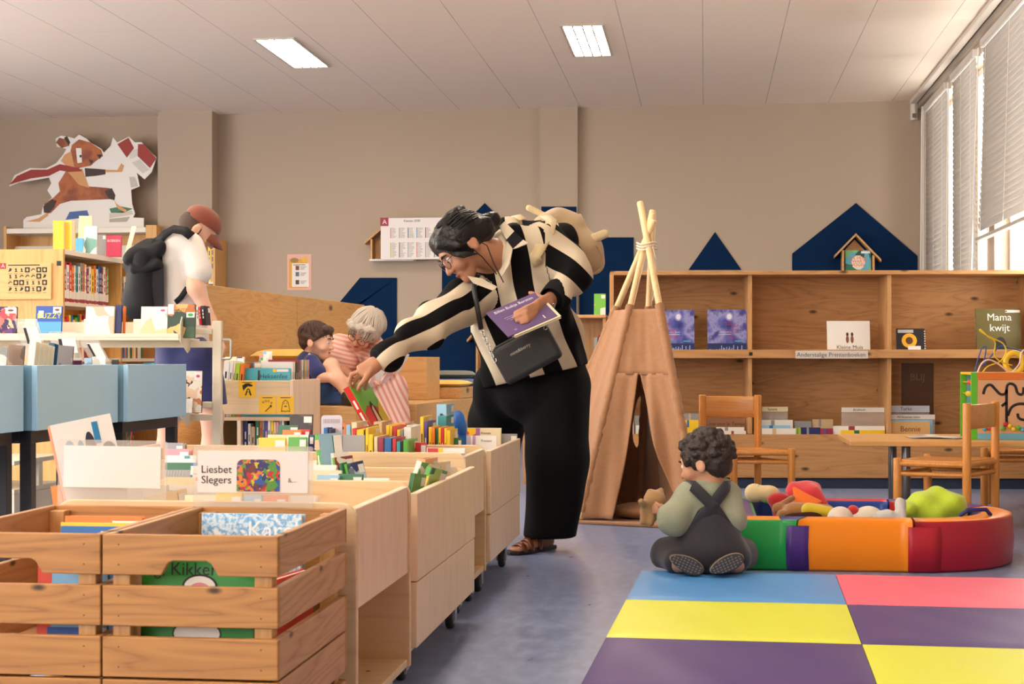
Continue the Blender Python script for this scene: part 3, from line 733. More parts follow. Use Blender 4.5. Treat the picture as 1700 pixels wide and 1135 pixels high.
sb('shelf_board', 0.022, LSH - 0.022, 0.032, DSH - 0.02, 0.80, 0.822, SHELFPLY)
sb('front_lip', 0.0225, LSH - 0.022, 0.0, 0.03, 0.79, 0.842, SHELFPLY)
sb('tray_front', 0.022, LSH - 0.022, 0.0, 0.02, 0.065, 0.328, SHELFPLY)
sb('tray_floor', 0.022, LSH - 0.022, 0.02, DSH - 0.02, 0.10, 0.12, SHELFPLY)
sb('plinth', 0.0, LSH, 0.03, DSH, 0, 0.06, mat((44, 60, 84), 0.5), label='dark blue plinth')
p = MB(); p.M = SH; F0 = frame((0, 0, 0), (1, 0, 0), (0, 0, 1))
p.rect(F0, 1.12, 1.555, 0.788, 0.835, mat((214, 205, 194), 0.5), 0.0015); p.text(F0 @ T(1.335, 0.81, 0), 'Anderstalige Prentenboeken', 0.036, mat((60, 52, 48), 0.6), z=0.0022)
p.obj('shelf_label', shelf)['label'] = 'white shelf label with black lettering'
p = MB(); p.M = SH; p.rect(F0, 0.84, 0.862, 0.805, 0.826, mat((26, 24, 24), 0.5), 0.0015); p.obj('shelf_tag', shelf)
p = MB(); p.M = SH; F1 = frame((0, DSH - 0.0215, 0), (1, 0, 0), (0, 0, 1)); p.rect(F1, 1.82, 2.02, 0.44, 0.76, mat((92, 62, 40), 0.35), 0.0005); p.text(F1 @ T(1.92, 0.67, 0), 'BLIJ', 0.06, mat((140, 110, 84), 0.5)); p.obj('taped_print', shelf)['label'] = 'faint print lettered BLIJ'

# ---- low bookcase between tent and woman
a = onY(868, 700, 9.75).x; b = onY(1006, 700, 9.75).x
lc = thing('low_bookcase', 'low beech bookcase half hidden behind the woman in the striped shirt', 'bookcase', ((a + b) / 2, 9.75, 0))
BEECH = wood('beech', (206, 160, 104), (172, 122, 72), 'z', 1.0, rough=0.5)
for x in (a, b - 0.02): MB().box(x, x + 0.02, 9.75, 10.05, 0, 1.04, BEECH).obj('side_panel', lc, 0.002)
MB().box(a, b, 9.73, 10.06, 1.041, 1.06, BEECH).obj('top_board', lc, 0.002)
MB().box(a + 0.02, b - 0.02, 10.03, 10.05, 0, 1.04, BEECH).obj('back_panel', lc)
for z in (0.13, 0.575): MB().box(a + 0.02, b - 0.02, 9.75, 10.03, z, z + 0.02, mat((226, 208, 176), 0.5)).obj('shelf_board', lc, 0.002)
LCX = (a, b)

# ---- yellow-labelled birch bin unit
XB = -2.27; y0 = W(487, 630, 8.7).y; y1 = y0 + 0.62; xl = XB - 0.50
u = thing('book_bin_unit', 'birch book bin unit with three yellow picture labels', 'book bin', ((XB + xl) / 2, (y0 + y1) / 2, 0))
zt = 0.668
for x in (xl, XB - 0.02): MB().box(x, x + 0.02, y0, y1, 0.0, zt, BIRCH_Y).obj('side_panel', u, 0.003)
MB().box(xl + 0.02, XB - 0.02, y0, y0 + 0.018, 0.475, zt - 0.004, BIRCH_X).obj('front_panel', u, 0.003)
MB().box(xl + 0.02, XB - 0.02, y1 - 0.018, y1, 0.04, zt - 0.004, BIRCH_X).obj('back_panel', u, 0.003)
MB().box(xl + 0.02, XB - 0.02, y0 + 0.018, y1 - 0.018, 0.44, 0.46, BIRCH_X).obj('tray_board', u)
MB().box(xl + 0.02, XB - 0.02, y0, y1 - 0.018, 0.08, 0.10, BIRCH_X).obj('shelf_board', u)
MB().box(xl + 0.18, xl + 0.20, y0, y1 - 0.018, 0.10, 0.44, BIRCH_Y).obj('partition', u)
BINU = (xl, XB, y0, y1, zt)
YEL = mat((242, 188, 36), 0.5); INK = mat((30, 24, 18), 0.6)
def yl(px0, px1, py0, py1, what):
    A, B = onY(px0, py1, y0 - 0.002), onY(px1, py0, y0 - 0.002); fm = frame((A.x, y0 - 0.0005, A.z), (1, 0, 0), (0, 0, 1)); w_, h_ = B.x - A.x, B.z - A.z
    m = MB(); m.box(A.x, B.x, y0 - 0.0015, y0 - 0.0003, A.z, B.z, YEL); fm = frame((A.x, y0 - 0.0015, A.z), (1, 0, 0), (0, 0, 1))
    P = lambda *q: [(x * w_, y * h_) for x, y in q]
    if what == 'hound':
        m.poly(fm, P((0.22, 0.72), (0.4, 0.84), (0.62, 0.86), (0.85, 0.74), (0.8, 0.66), (0.55, 0.68), (0.4, 0.56), (0.3, 0.42), (0.26, 0.5)), INK); m.poly(fm, P((0.5, 0.5), (0.58, 0.56), (0.66, 0.5), (0.78, 0.14), (0.68, 0.14), (0.62, 0.34), (0.52, 0.34), (0.46, 0.14), (0.38, 0.14)), INK); m.disc(fm, 0.58 * w_, 0.42 * h_, 0.05 * w_, 0.06 * h_, YEL, 0.0012)
    elif what == 'wand':
        m.line(fm, P((0.36, 0.1), (0.68, 0.4)), 0.045 * w_, INK)
        st = [(0.7 + (0.1 if i % 2 == 0 else 0.045) * math.sin(i * math.pi / 5), 0.42 + (0.1 if i % 2 == 0 else 0.045) * math.cos(i * math.pi / 5)) for i in range(10)]; m.poly(fm, P(*st), INK, 0.0009)
        for x, y in ((0.25, 0.64), (0.4, 0.7), (0.57, 0.7), (0.74, 0.6)): m.disc(fm, x * w_, y * h_, 0.055 * w_, 0.055 * h_, INK); m.disc(fm, x * w_, y * h_, 0.03 * w_, 0.03 * h_, YEL, 0.001)
    else:
        out = P((0.25, 0.1), (0.32, 0.5), (0.36, 0.66), (0.5, 0.76), (0.64, 0.66), (0.68, 0.5), (0.76, 0.1), (0.62, 0.15), (0.5, 0.1), (0.38, 0.15), (0.25, 0.1)); m.line(fm, out, 0.035 * w_, INK)
        m.line(fm, P((0.43, 0.38), (0.5, 0.43), (0.57, 0.38)), 0.06 * w_, INK); m.disc(fm, 0.42 * w_, 0.58 * h_, 0.02 * w_, 0.04 * h_, INK); m.disc(fm, 0.57 * w_, 0.58 * h_, 0.02 * w_, 0.04 * h_, INK)
    m.rect(fm, 0.2 * w_, 0.8 * w_, 0.88 * h_, 0.92 * h_, INK)
    o = m.obj('picture_label', u); o['label'] = 'yellow label with black %s drawing' % what
yl(396, 424, 632, 660, 'hound'); yl(430, 458, 657, 686, 'wand'); yl(460, 488, 657, 686, 'ghost')

# ---- blue media boxes on black steel stands
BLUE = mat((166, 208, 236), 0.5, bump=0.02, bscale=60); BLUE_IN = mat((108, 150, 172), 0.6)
BXS = [(-2.20, 3.95, 4.865), (-2.165, 4.89, 5.60), (-2.135, 5.625, 6.285)]
for (x, a, b), lb in zip(BXS, ('light blue media box nearest the pine crates', 'light blue media box in the middle of the three', 'light blue media box nearest the white book trolley')):
    r = thing('media_box', lb, 'media box', (x - 0.3, (a + b) / 2, 0), 'light blue media boxes on black stands')
    zb, ztp, wd = 0.548, 0.762, 0.6
    MB().box(x - 0.02, x, a, b, zb, ztp, BLUE).obj('front_panel', r, 0.002)
    MB().box(x - wd, x - wd + 0.02, a, b, zb, ztp, BLUE).obj('back_panel', r, 0.002)
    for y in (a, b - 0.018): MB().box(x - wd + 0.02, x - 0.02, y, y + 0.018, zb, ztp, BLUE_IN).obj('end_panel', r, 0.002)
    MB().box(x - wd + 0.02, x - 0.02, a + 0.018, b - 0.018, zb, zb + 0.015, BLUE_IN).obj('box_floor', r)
    fr = MB(); x0, x1, s = x - wd + 0.06, x - 0.03, 0.04
    for xx in (x0, x1 - s): fr.box(xx, xx + s, a + 0.02, b - 0.02, 0.505, 0.547, BLACKSTEEL)
    for yy in (a + 0.02, b - 0.06): fr.box(x0 + s, x1 - s, yy, yy + s, 0.505, 0.547, BLACKSTEEL)
    fr.obj('stand_frame', r, 0.002)
    for xx in (x0, x1 - s):
        for yy in (a + 0.02, b - 0.06): MB().box(xx, xx + s, yy, yy + s, 0, 0.505, BLACKSTEEL).obj('leg', r, 0.002)

# ---- white double-sided book trolley
TR = T(W(0, 0, 6.95).x, W(0, 0, 6.95).y, 0) @ RZ(CAMROT)        # local x across the view, y away
def tl(px): return (px - 0) / FPX * 6.95
tro = thing('book_trolley', 'cream metal book trolley with discs and books in front of the man', 'book trolley', TR @ Vector((0.5, 0.2, 0)))
tro.location.z = 0
def tb(name, boxes, bev=0.003, m=CREAM):
    b = MB(); b.M = TR
    for q in boxes: b.box(*q, m)
    return b.obj(name, tro, bev)
xe = tl(352)
for x in (-0.12, xe): tb('post', [(x - 0.02, x + 0.02, 0.11, 0.15, 0.07, 0.955)])
for x in (-0.12, xe): tb('foot', [(x - 0.025, x + 0.025, -0.12, 0.38, 0.05, 0.085)])
xs = (-0.06, tl(305))
for z in (0.865, 0.535):
    tb('shelf_board', [(xs[0], xs[1], -0.1, 0.36, z, z + 0.012), (xs[0], xs[1], -0.1, -0.088, z + 0.012, z + 0.03)])
    tb('rail', [(xs[0], xe, 0.115, 0.145, z - 0.03, z - 0.001)]); tb('rail', [(xs[1], xe - 0.02, 0.1, 0.16, z + 0.03, z + 0.055)])
    tb('back_plate', [(xs[0], xs[1], 0.128, 0.133, z + 0.012, z + 0.085)])
    for x in (xs[0] - 0.004, xs[1] + 0.003):
        b = MB(); b.M = TR; b.prism([(-0.1, z - 0.005), (-0.1, z + 0.07), (-0.06, z + 0.105), (0.11, z + 0.075), (0.11, z - 0.04), (0.06, z - 0.055)], 0, 0.003, CREAM, Matrix(((0, 0, 1, x), (1, 0, 0, 0), (0, 1, 0, 0), (0, 0, 0, 1)))); b.obj('end_plate', tro)
for q in (0.2, 0.5, 0.75): x = xs[0] + q * (xs[1] - xs[0]); tb('bookend', [(x, x + 0.105, -0.02, -0.017, 0.878, 0.96)])
b = MB(); b.M = TR; b.tube([(xe + 0.02, 0.13, 0.87), (xe + 0.055, 0.13, 0.87), (xe + 0.06, 0.13, 0.865), (xe + 0.06, 0.13, 0.79), (xe + 0.055, 0.13, 0.785), (xe + 0.02, 0.13, 0.785)], 0.006, mat((190, 188, 180), 0.3, 0.6), 8); b.obj('handle', tro)
for x in (-0.12, xe):
    for y in (-0.09, 0.35):
        b = MB(); b.M = TR; b.lathe([(0.012, -0.012), (0.026, -0.012), (0.026, 0.012), (0.012, 0.012)], mat((40, 40, 42), 0.6), 16, T(x, y, 0.026) @ RY(90)); b.box(x - 0.012, x + 0.012, y - 0.01, y + 0.01, 0.03, 0.05, CREAM); b.obj('caster', tro)

# ---- bookcases
OAKZ = wood('oak_veneer', (214, 164, 96), (186, 130, 66), 'z', 0.8, rough=0.5)
WHITE_SHELF = mat((232, 224, 208), 0.5)
X1 = W(105, 500, 9.3).x; Y1 = W(105, 500, 9.3).y; Y1E = Y1 + 2.75
L1 = thing('bookcase', 'oak bookcase with icon sign on its end and white shelves', 'bookcase', (X1 - 0.3, (Y1 + Y1E) / 2, 0))
ztop = 1.438
MB().box(X1 - 1.3, X1, Y1, Y1 + 0.025, 0, ztop, OAKZ).obj('end_panel', L1, 0.003)
for k in (1, 2, 3): y = Y1 + 0.025 + k * 0.9; MB().box(X1 - 0.3, X1, y, y + 0.022, 0, ztop - 0.03, OAKZ).obj('divider', L1, 0.002)
MB().box(X1 - 0.30, X1 - 0.28, Y1 + 0.025, Y1E, 0, ztop - 0.03, OAKZ).obj('back_panel', L1)
MB().box(X1 - 0.3, X1 + 0.004, Y1 + 0.0255, Y1E, ztop - 0.03, ztop, WHITE_SHELF).obj('top_board', L1, 0.002)
L1Z = [0.10, 0.45, 0.79, 1.125]
for z in L1Z:
    for k in range(3): y = Y1 + 0.025 + k * 0.9 + (0.022 if k else 0); MB().box(X1 - 0.28, X1 - 0.002, y, Y1 + 0.025 + (k + 1) * 0.9, z - 0.022, z, WHITE_SHELF).obj('shelf_board', L1)
Y = Y1 - 0.014; A, B = onY(0, 497, Y), onY(85, 436, Y)
M_ICON = wood('icon_board', (212, 168, 104), (196, 148, 84), 'x', 0.8)
m = MB(); m.box(A.x - 0.05, B.x, Y, Y1 - 0.001, A.z, B.z, M_ICON); m.obj('sign_board', L1, 0.002)
fm = frame((A.x, Y, A.z), (1, 0, 0), (0, 0, 1)); w_, h_ = B.x - A.x, B.z - A.z; m = MB()
m.rect(fm, 0.0, 0.12 * w_, 0.84 * h_, 1.0 * h_, mat((158, 36, 40), 0.5)); m.text(fm @ T(0.06 * w_, 0.92 * h_, 0), 'A', 0.035, mat((230, 190, 170), 0.5), z=0.0015)
m.rect(fm, 0.16 * w_, 0.78 * w_, 0.925 * h_, 0.955 * h_, INK)
rg = random.Random(11)
for i in range(7):
    for j in range(4):
        x, y = (0.2 + i * 0.112) * w_, (0.81 - j * 0.175) * h_; q = 0.012
        k = rg.random()
        if k < 0.2: m.rect(fm, x - q * 1.3, x + q * 1.3, y - q * 1.3, y + q * 1.3, INK); m.disc(fm, x, y, q * 0.6, q * 0.7, M_ICON, 0.0012)
        elif k < 0.5: m.poly(fm, [(x - q, y - q), (x + q * 0.4, y - q * 0.6), (x + q, y + q * 0.5), (x - q * 0.2, y + q)], INK)
        elif k < 0.75: m.disc(fm, x, y + q * 0.3, q * 0.5, q * 0.5, INK); m.poly(fm, [(x - q * 0.8, y - q), (x + q * 0.8, y - q), (x + q * 0.3, y)], INK)
        else: m.line(fm, [(x - q, y - q * 0.5), (x, y + q * 0.6), (x + q, y)], 0.006, INK)
        m.rect(fm, x - q, x + q, y - 0.024, y - 0.021, mat((120, 92, 60), 0.6))
m.obj('sign_icon', L1)
m = MB(); fm = frame((0, Y1, 0), (1, 0, 0), (0, 0, 1)); q = onY(98, 437, Y1); m.rect(fm, q.x - 0.014, q.x + 0.014, q.z - 0.014, q.z + 0.014, INK, 0.001); m.obj('end_tag', L1)

YB = 14.62; a, b = onY(6, 400, YB).x, onY(260, 400, YB).x
L2 = thing('wall_bookcase', 'tall bookcase with white top against the back wall beneath the cardboard figure', 'bookcase', ((a + b) / 2, YB, 0))
zt2 = onY(130, 378, YB).z
for x, w_ in ((a, 0.03), (b - 0.11, 0.11)): MB().box(x, x + w_, YB, YW - 0.03, 0, zt2 + 0.02, OAKZ).obj('side_panel', L2, 0.003)
MB().box(a + 0.03, b - 0.11, YB, YW - 0.03, zt2 - 0.05, zt2, WHITE_SHELF).obj('top_board', L2, 0.003)
MB().box(a + 0.03, b - 0.11, YW - 0.05, YW - 0.03, 0, zt2 - 0.05, OAKZ).obj('back_panel', L2)
for z in (0.5, 0.95, 1.4): MB().box(a + 0.03, b - 0.11, YB, YW - 0.05, z, z + 0.03, WHITE_SHELF).obj('shelf_board', L2)
m = MB(); m.M = T(0, YB + 0.02, 1.62) @ RX(-28); m.box(a + 0.04, b - 0.12, 0, 0.006, 0, 0.32, WHITE_SHELF); m.obj('display_slope', L2)
L2X = (a, b, zt2)
a, b = onY(318, 430, 14.6).x, onY(357, 430, 14.6).x
L3 = thing('narrow_bookcase', 'narrow oak bookcase against the wall behind the orange cap', 'bookcase', ((a + b) / 2, 14.6, 0))
MB().box(a, a + 0.02, 14.6, 14.97, 0, 1.95, OAKZ).obj('side_panel', L3); MB().box(b - 0.02, b, 14.6, 14.97, 0, 1.95, OAKZ).obj('side_panel', L3)
MB().box(a + 0.02, b - 0.02, 14.95, 14.97, 0, 1.93, OAKZ).obj('back_panel', L3)
for z in (0.5, 1.0, 1.51, 1.93): MB().box(a + 0.02, b - 0.02, 14.61, 14.95, z, z + 0.02, WHITE_SHELF).obj('shelf_board', L3)
L3X = (a, b)

# ---- tiered plywood reading bench
def cw(L, d, z=0): return Vector((-SN * d + CN * L, CN * d + SN * L, z))
e1 = cw(math.sin(math.radians(10.05)), math.cos(math.radians(10.05))); b1 = Vector((e1.y, -e1.x, 0))
P0 = cw(-0.0942 * 13, 13) - e1 * 4.3
BE = frame(P0, b1, e1)            # x away from the backrest, y along the bench, z up
bench = thing('reading_bench', 'tiered plywood reading bench with tall slanting backrest and cushions', 'bench', P0)
def bb(name, x0, x1, y0, y1, z0, z1, bev=0.003, m=OAKPLY):
    q = MB(); q.M = BE; q.box(x0, x1, y0, y1, z0, z1, m); return q.obj(name, bench, bev)
OAKPLY_Y = wood('plywood_bench_y', (214, 170, 112), (176, 128, 74), 'y', 1.3, knots=2.0, rough=0.5)
bb('backrest', -0.03, 0, 0.25, 2.49, 0, 1.235, m=OAKPLY_Y); bb('backrest', -0.03, 0, 2.5, 4.3, 0, 1.235, m=OAKPLY_Y)
bb('upper_tier', 0, 0.5, 1.15, 4.25, 0, 0.76, m=OAKPLY_Y)
bb('lower_tier', 0.502, 0.92, 0.78, 1.32, 0, 0.50, m=OAKPLY); bb('lower_tier', 0.502, 1.16, 1.322, 4.25, 0, 0.50, m=OAKPLY)
bb('end_block', 0.62, 1.0, 2.3, 2.7, 0.502, 0.80)
bb('right_block', 0.66, 1.158, 2.72, 4.25, 0.502, 0.58, m=OAKPLY_Y)

# ---- low white trolley behind the blue boxes
lx, ly = W(24, 0, 6.5).x, W(24, 0, 6.5).y
lt_ = thing('low_trolley', 'low white trolley on casters seen between the black legs of the blue boxes', 'trolley', (lx - 0.4, ly + 0.3, 0))
MB().box(lx - 0.8, lx, ly, ly + 0.02, 0.09, 0.22, CREAM).obj('front_panel', lt_, 0.003)
for z in (0.22, 0.34): MB().box(lx - 0.8, lx, ly, ly + 0.5, z, z + 0.02, CREAM).obj('shelf_board', lt_, 0.003)
for x in (lx - 0.8, lx - 0.02): MB().box(x, x + 0.02, ly + 0.02, ly + 0.5, 0.09, 0.219, CREAM).obj('side_panel', lt_, 0.003); MB().box(x, x + 0.02, ly + 0.24, ly + 0.28, 0.2405, 0.339, CREAM).obj('post', lt_)
for x in (lx - 0.72, lx - 0.08):
    for y in (ly + 0.06, ly + 0.44): caster(lt_, x, y, 0.09, 0.04)
# ================================================================== play corner
def grid_patch(mb, f, nu, nv, m, smooth=True):
    vs = [tuple(f(i / nu, j / nv)) for i in range(nu + 1) for j in range(nv + 1)]
    fs = [(i * (nv + 1) + j, (i + 1) * (nv + 1) + j, (i + 1) * (nv + 1) + j + 1, i * (nv + 1) + j + 1) for i in range(nu) for j in range(nv)]
    return mb.add(vs, fs, m, smooth)
# ---- foam mat of coloured squares
c0 = onZ(1065, 945, 0.04); ang = -(math.degrees(math.atan(403 / 2600.0)) - CAMROT)
MATM = T(c0.x, c0.y, 0) @ RZ(ang)
mat_ = thing('play_mat', 'folding play mat of blue pink yellow and purple vinyl squares', 'play mat', (c0.x, c0.y, 0))
VB, VP_, VY, VV = (84, 156, 226), (250, 106, 134), (230, 236, 66), (76, 50, 124)
s = 0.672
for i, row in enumerate([(VB, VP_), (VY, VV), (VV, VY), (VP_, VB)]):
    for j, col in enumerate(row):
        x0, y1_ = j * s, -i * s; q = MB(); q.M = MATM
        rg = random.Random(i * 7 + j)
        def top(u, v, x0=x0, y1_=y1_, rg=rg, ph=rg.uniform(0, 6)):
            x = x0 + 0.001 + u * (s - 0.002); y = y1_ - 0.001 - v * (s - 0.002)
            e = min(u, 1 - u, v, 1 - v); z = 0.036 + 0.006 * min(1, e * 14) ** 0.5 + 0.0016 * math.sin(7 * u + 5 * v + ph) * min(1, e * 6) + 0.0011 * math.sin(19 * u - 9 * v + ph) * min(1, e * 6)
            return (x, y, z)
        m = mat(col, 0.42, bump=0.04, bscale=30)
        grid_patch(q, top, 24, 24, m)
        q.f[-576:] = [f[::-1] for f in q.f[-576:]]
        q.box(x0 + 0.001, x0 + s - 0.001, y1_ - s + 0.001, y1_ - 0.001, 0.001, 0.0355, m)
        q.obj('mat_panel', mat_)
# ---- foam ring seat
RC = W(1444, 700, 6.2); RC.z = 0; RM = T(RC)
ring = thing('foam_play_ring', 'foam play ring of green orange and crimson vinyl blocks full of soft toys', 'play ring', RC)
HZ = 0.19
def outl(t, off):
    """t 0..1 counter-clockwise from the front left corner; off = inset"""
    xl, xm, yy, rx = -0.58 + off, 0.11, 0.46 - off, 0.43 - off
    L1_, L2_, L3_ = xm - xl, math.pi * (yy + rx) / 2, 2 * yy
    tt = t * 4
    if tt < 1: return (xl + (xm - xl) * tt, -yy)
    if tt < 2: a = -math.pi / 2 + math.pi * (tt - 1); return (xm + rx * math.cos(a), yy * math.sin(a))
    if tt < 3: return (xm - (xm - xl) * (tt - 2), yy)
    return (xl, yy - 2 * yy * (tt - 3))
def foam(t0, t1, side, topc, inner, n=12, th=0.13, name='foam_block', z=HZ, puff=0.006):
    q = MB(); q.M = RM; vs = []; prof = [(0.008, 0.002), (0.0, 0.012), (-puff, z * 0.5), (0.0, z - 0.012), (0.004, z - 0.003), (0.014, z), (th * 0.5, z + puff), (th - 0.014, z), (th - 0.004, z - 0.003), (th, z - 0.012), (th, 0.012), (th - 0.008, 0.002)]
    e = 0.0012
    for i in range(n + 1):
        t = t0 + e + (t1 - t0 - 2 * e) * i / n
        for off, zz in prof:
            x, y = outl(t, off); vs.append((x, y, zz))
    k = len(prof); fo, fi, ft = [], [], []
    for i in range(n):
        for j in range(k - 1):
            f = (i * k + j, (i + 1) * k + j, (i + 1) * k + j + 1, i * k + j + 1)
            (fo if j < 4 else ft if j < 7 else fi).append(f)
        fi.append((i * k + k - 1, (i + 1) * k + k - 1, (i + 1) * k, i * k))
    q.add(vs, fo, side, True); b = len(q.v) - len(vs)
    for fs, m in ((ft, topc), (fi, inner), ([tuple(range(k - 1, -1, -1)), tuple(n * k + j for j in range(k))], side)):
        for f in fs: q.f.append(tuple(b + a for a in f)); q.fm.append(q.mi(m)); q.sm.append(len(f) == 4)
    return q.obj(name, ring)
GR, OR, CRM, BL, PU, RD = [mat(c, 0.33, bump=0.06, bscale=14) for c in ((24, 158, 72), (250, 144, 4), (168, 16, 46), (28, 66, 160), (70, 40, 130), (214, 44, 50))]
NAV = art(21, [(40, 50, 120), (60, 70, 140), (80, 170, 110), (210, 60, 50), (240, 150, 40), (40, 50, 120)], 9, 0.4)
tf = lambda x: (x + 0.58) / 0.69 / 4
foam(0.0, tf(-0.31), GR, NAV, BL, 4); foam(tf(-0.31), 0.25, OR, OR, BL, 8); foam(0.25, 0.40, CRM, OR, BL, 16); foam(0.40, 0.5, mat((60, 60, 190), 0.35), mat((90, 44, 140), 0.35), RD, 10)
foam(0.5, 0.64, BL, RD, BL, 8); foam(0.64, 0.75, GR, mat((70, 180, 70), 0.4), BL, 6); foam(0.75, 1.0, BL, PU, GR, 8)
def strap(t0, t1, m):
    q = MB(); q.M = RM; vs = []
    for i in range(5):
        t = t0 + (t1 - t0) * i / 4
        for off, zz in ((-0.004, 0.004), (-0.011, 0.09), (-0.006, 0.165), (-0.002, 0.168)):
            x, y = outl(t, off); vs.append((x, y, zz))
    fs = [(i * 4 + j, (i + 1) * 4 + j, (i + 1) * 4 + j + 1, i * 4 + j + 1) for i in range(4) for j in range(3)]
    q.add(vs, fs, m, True); o = q.obj('joining_strap', ring); so = o.modifiers.new('thick', 'SOLIDIFY'); so.thickness = 0.004
strap(tf(-0.345), tf(-0.265), PU); strap(tf(0.09), 0.268, mat((176, 20, 44), 0.4))
tc = RM @ Vector((-0.565, -0.45, 0.09)); q = MB(); fm = frame(tc, RM.to_3x3() @ Vector((0.94, -0.34, 0)), (0, 0, 1))
q.tube([fm @ Vector((0.062 * math.cos(a * math.pi / 16), 0.066 * math.sin(a * math.pi / 16), 0.022 + 0.003 * math.sin(a * 2.5))) for a in range(32)], 0.008, mat((196, 22, 34), 0.35), 8, closed=True)
q.tube([fm @ Vector((0, 0, z)) for z in (-0.05, 0.0, 0.022)], [0.05, 0.058, 0.06], mat((120, 14, 26), 0.5), 24, cap=False); q.disc(fm, 0, 0, 0.052, 0.052, mat((50, 8, 14), 0.7), -0.045)
q.obj('tunnel_opening', ring)['label'] = 'round red fabric opening'
q = MB(); q.M = RM; q.tube([(0.30, -0.29, HZ + 0.006), (0.33, -0.30, HZ + 0.028), (0.40, -0.27, HZ + 0.028), (0.42, -0.25, HZ + 0.006)], 0.008, mat((30, 40, 110), 0.5), 8); q.obj('carry_handle', ring)

# ---- soft toys in the ring (each its own object)
def toy(name, label, cat, prims, m, parts=(), h=0.006, k=0.02, folds=None, group='soft toys in the foam ring'):
    V = body(prims, h, k, folds); o = V[0].min(0); base = ((V[0][:, 0].min() + V[0][:, 0].max()) / 2, (V[0][:, 1].min() + V[0][:, 1].max()) / 2, o[2])
    ob = body_obj(name, V, m, origin=base); tag(ob, label, cat, group)
    for nm, pr, mm in parts: body_obj(nm, body(pr, h, k), mm, parent=ob)
    return ob
FL = lambda c: cloth(c, None, 0.95, 90, 0.3, 0.4)
def P(px, py, d): return tuple(W(px, py, d))
toy('soft_toy', 'cream and green soft caterpillar lying on the back rim of the play ring', 'soft toy', [ell(P(1252, 818, 6.52), 0.04), ell(P(1275, 819, 6.5), (0.05, 0.04, 0.035))], FL((238, 214, 160)), [('collar', [ec(P(1258, 806, 6.5), P(1257, 830, 6.5), 0.009)], FL((236, 240, 220))), ('belly', [ec(P(1270, 829, 6.49), P(1290, 830, 6.5), 0.016)], FL((120, 190, 90)))])
toy('soft_toy', 'big red soft toy slumped over the back rim of the play ring', 'soft toy', [ell(P(1335, 822, 6.42), (0.075, 0.06, 0.05)), ec(P(1320, 812, 6.42), P(1352, 812, 6.45), 0.035, 0.03), ec(P(1352, 818, 6.4), P(1372, 840, 6.36), 0.03, 0.012), ec(P(1330, 845, 6.35), P(1330, 890, 6.3), 0.05)], FL((232, 62, 70)), folds=wave_folds([(1, 0, .4), (0, 1, 1)], 0.004, 60))
toy('soft_toy', 'round dark red soft ball toy beside the toy with brown paws', 'soft toy', [ell(P(1293, 830, 6.32), (0.048, 0.04, 0.032)), ec(P(1296, 845, 6.3), P(1300, 880, 6.28), 0.035)], FL((190, 24, 34)))
q = MB(); apex = W(1318, 812, 6.2)
tip, bs = W(1317, 808, 6.2), W(1345, 850, 6.18); ax_ = (bs - tip)
fm = frame(tip, ax_.orthogonal(), ax_.cross(ax_.orthogonal())); sgn = 1 if (fm @ Vector((0, 0, 1)) - tip).dot(ax_) > 0 else -1
q.lathe([(0.004, 0), (0.03, sgn * 0.05), (0.06, sgn * 0.1), (0.066, sgn * 0.112)], mat((240, 116, 34), 0.8), 28, fm); tag(q.obj('party_hat', origin=(bs.x, bs.y, bs.z - 0.05)), 'orange felt cone hat on the pile in the play ring', 'hat')
toy('soft_toy', 'soft monkey with tan paws and yellow shirt inside the play ring', 'soft toy', [ec(P(1290, 842, 6.08), P(1316, 826, 6.14), 0.014, 0.012), ec(P(1297, 856, 6.02), P(1322, 838, 6.1), 0.016, 0.013), ell(P(1291, 845, 6.08), 0.018), ell(P(1299, 855, 6.02), 0.02), ec(P(1320, 850, 6.06), P(1372, 852, 6.02), 0.04, 0.035), ec(P(1345, 868, 6.06), P(1345, 905, 6.06), 0.05)], FL((170, 118, 66)),
    [('shirt', [ec(P(1342, 846, 6.0), P(1378, 850, 5.98), 0.028, 0.022)], FL((226, 196, 44))), ('trousers', [ell(P(1345, 859, 5.965), (0.05, 0.03, 0.022)), ell(P(1318, 860, 5.97), (0.04, 0.03, 0.02))], FL((66, 36, 28)))])
toy('soft_ball', 'white soft ball at the front of the play ring', 'ball', [ell(P(1395, 862, 5.92), (0.05, 0.045, 0.05)), ec(P(1395, 880, 5.95), P(1395, 930, 5.98), 0.04)], FL((236, 226, 210)))
toy('soft_toy', 'white soft toy with red collar lying in the play ring', 'soft toy', [ell(P(1442, 855, 6.0), (0.052, 0.04, 0.036)), ec(P(1415, 868, 5.98), P(1450, 872, 5.98), 0.03), ec(P(1430, 870, 6.0), P(1430, 915, 6.05), 0.05)], FL((238, 228, 206)), [('collar', [ec(P(1416, 848, 6.0), P(1420, 856, 6.0), 0.024)], FL((214, 48, 48)))])
toy('soft_toy', 'pale grey cloth doll leaning on the green cushion toy', 'soft toy', [ell(P(1470, 860, 5.93), (0.045, 0.035, 0.034)), ec(P(1494, 866, 5.92), P(1495, 838, 5.96), 0.026, 0.02), ell(P(1495, 835, 5.96), 0.019), ec(P(1480, 870, 5.95), P(1480, 925, 6.0), 0.035)], FL((216, 214, 208)), folds=wave_folds([(1, 0, .3)], 0.002, 120))
toy('bean_cushion', 'big lime green cushion toy at the round end of the play ring', 'cushion', [ell(P(1560, 842, 6.2), (0.115, 0.11, 0.075)), ell(P(1535, 848, 6.16), (0.1, 0.08, 0.06)), ec(P(1510, 848, 6.1), P(1500, 838, 6.12), 0.03, 0.02), ec(P(1550, 860, 6.2), P(1550, 905, 6.2), 0.11)], cloth((196, 222, 46), (182, 208, 40), 0.7, 30, 0.15), folds=wave_folds([(1, .2, .9), (.6, .1, -1)], 0.011, 60, 5), group='cushions')
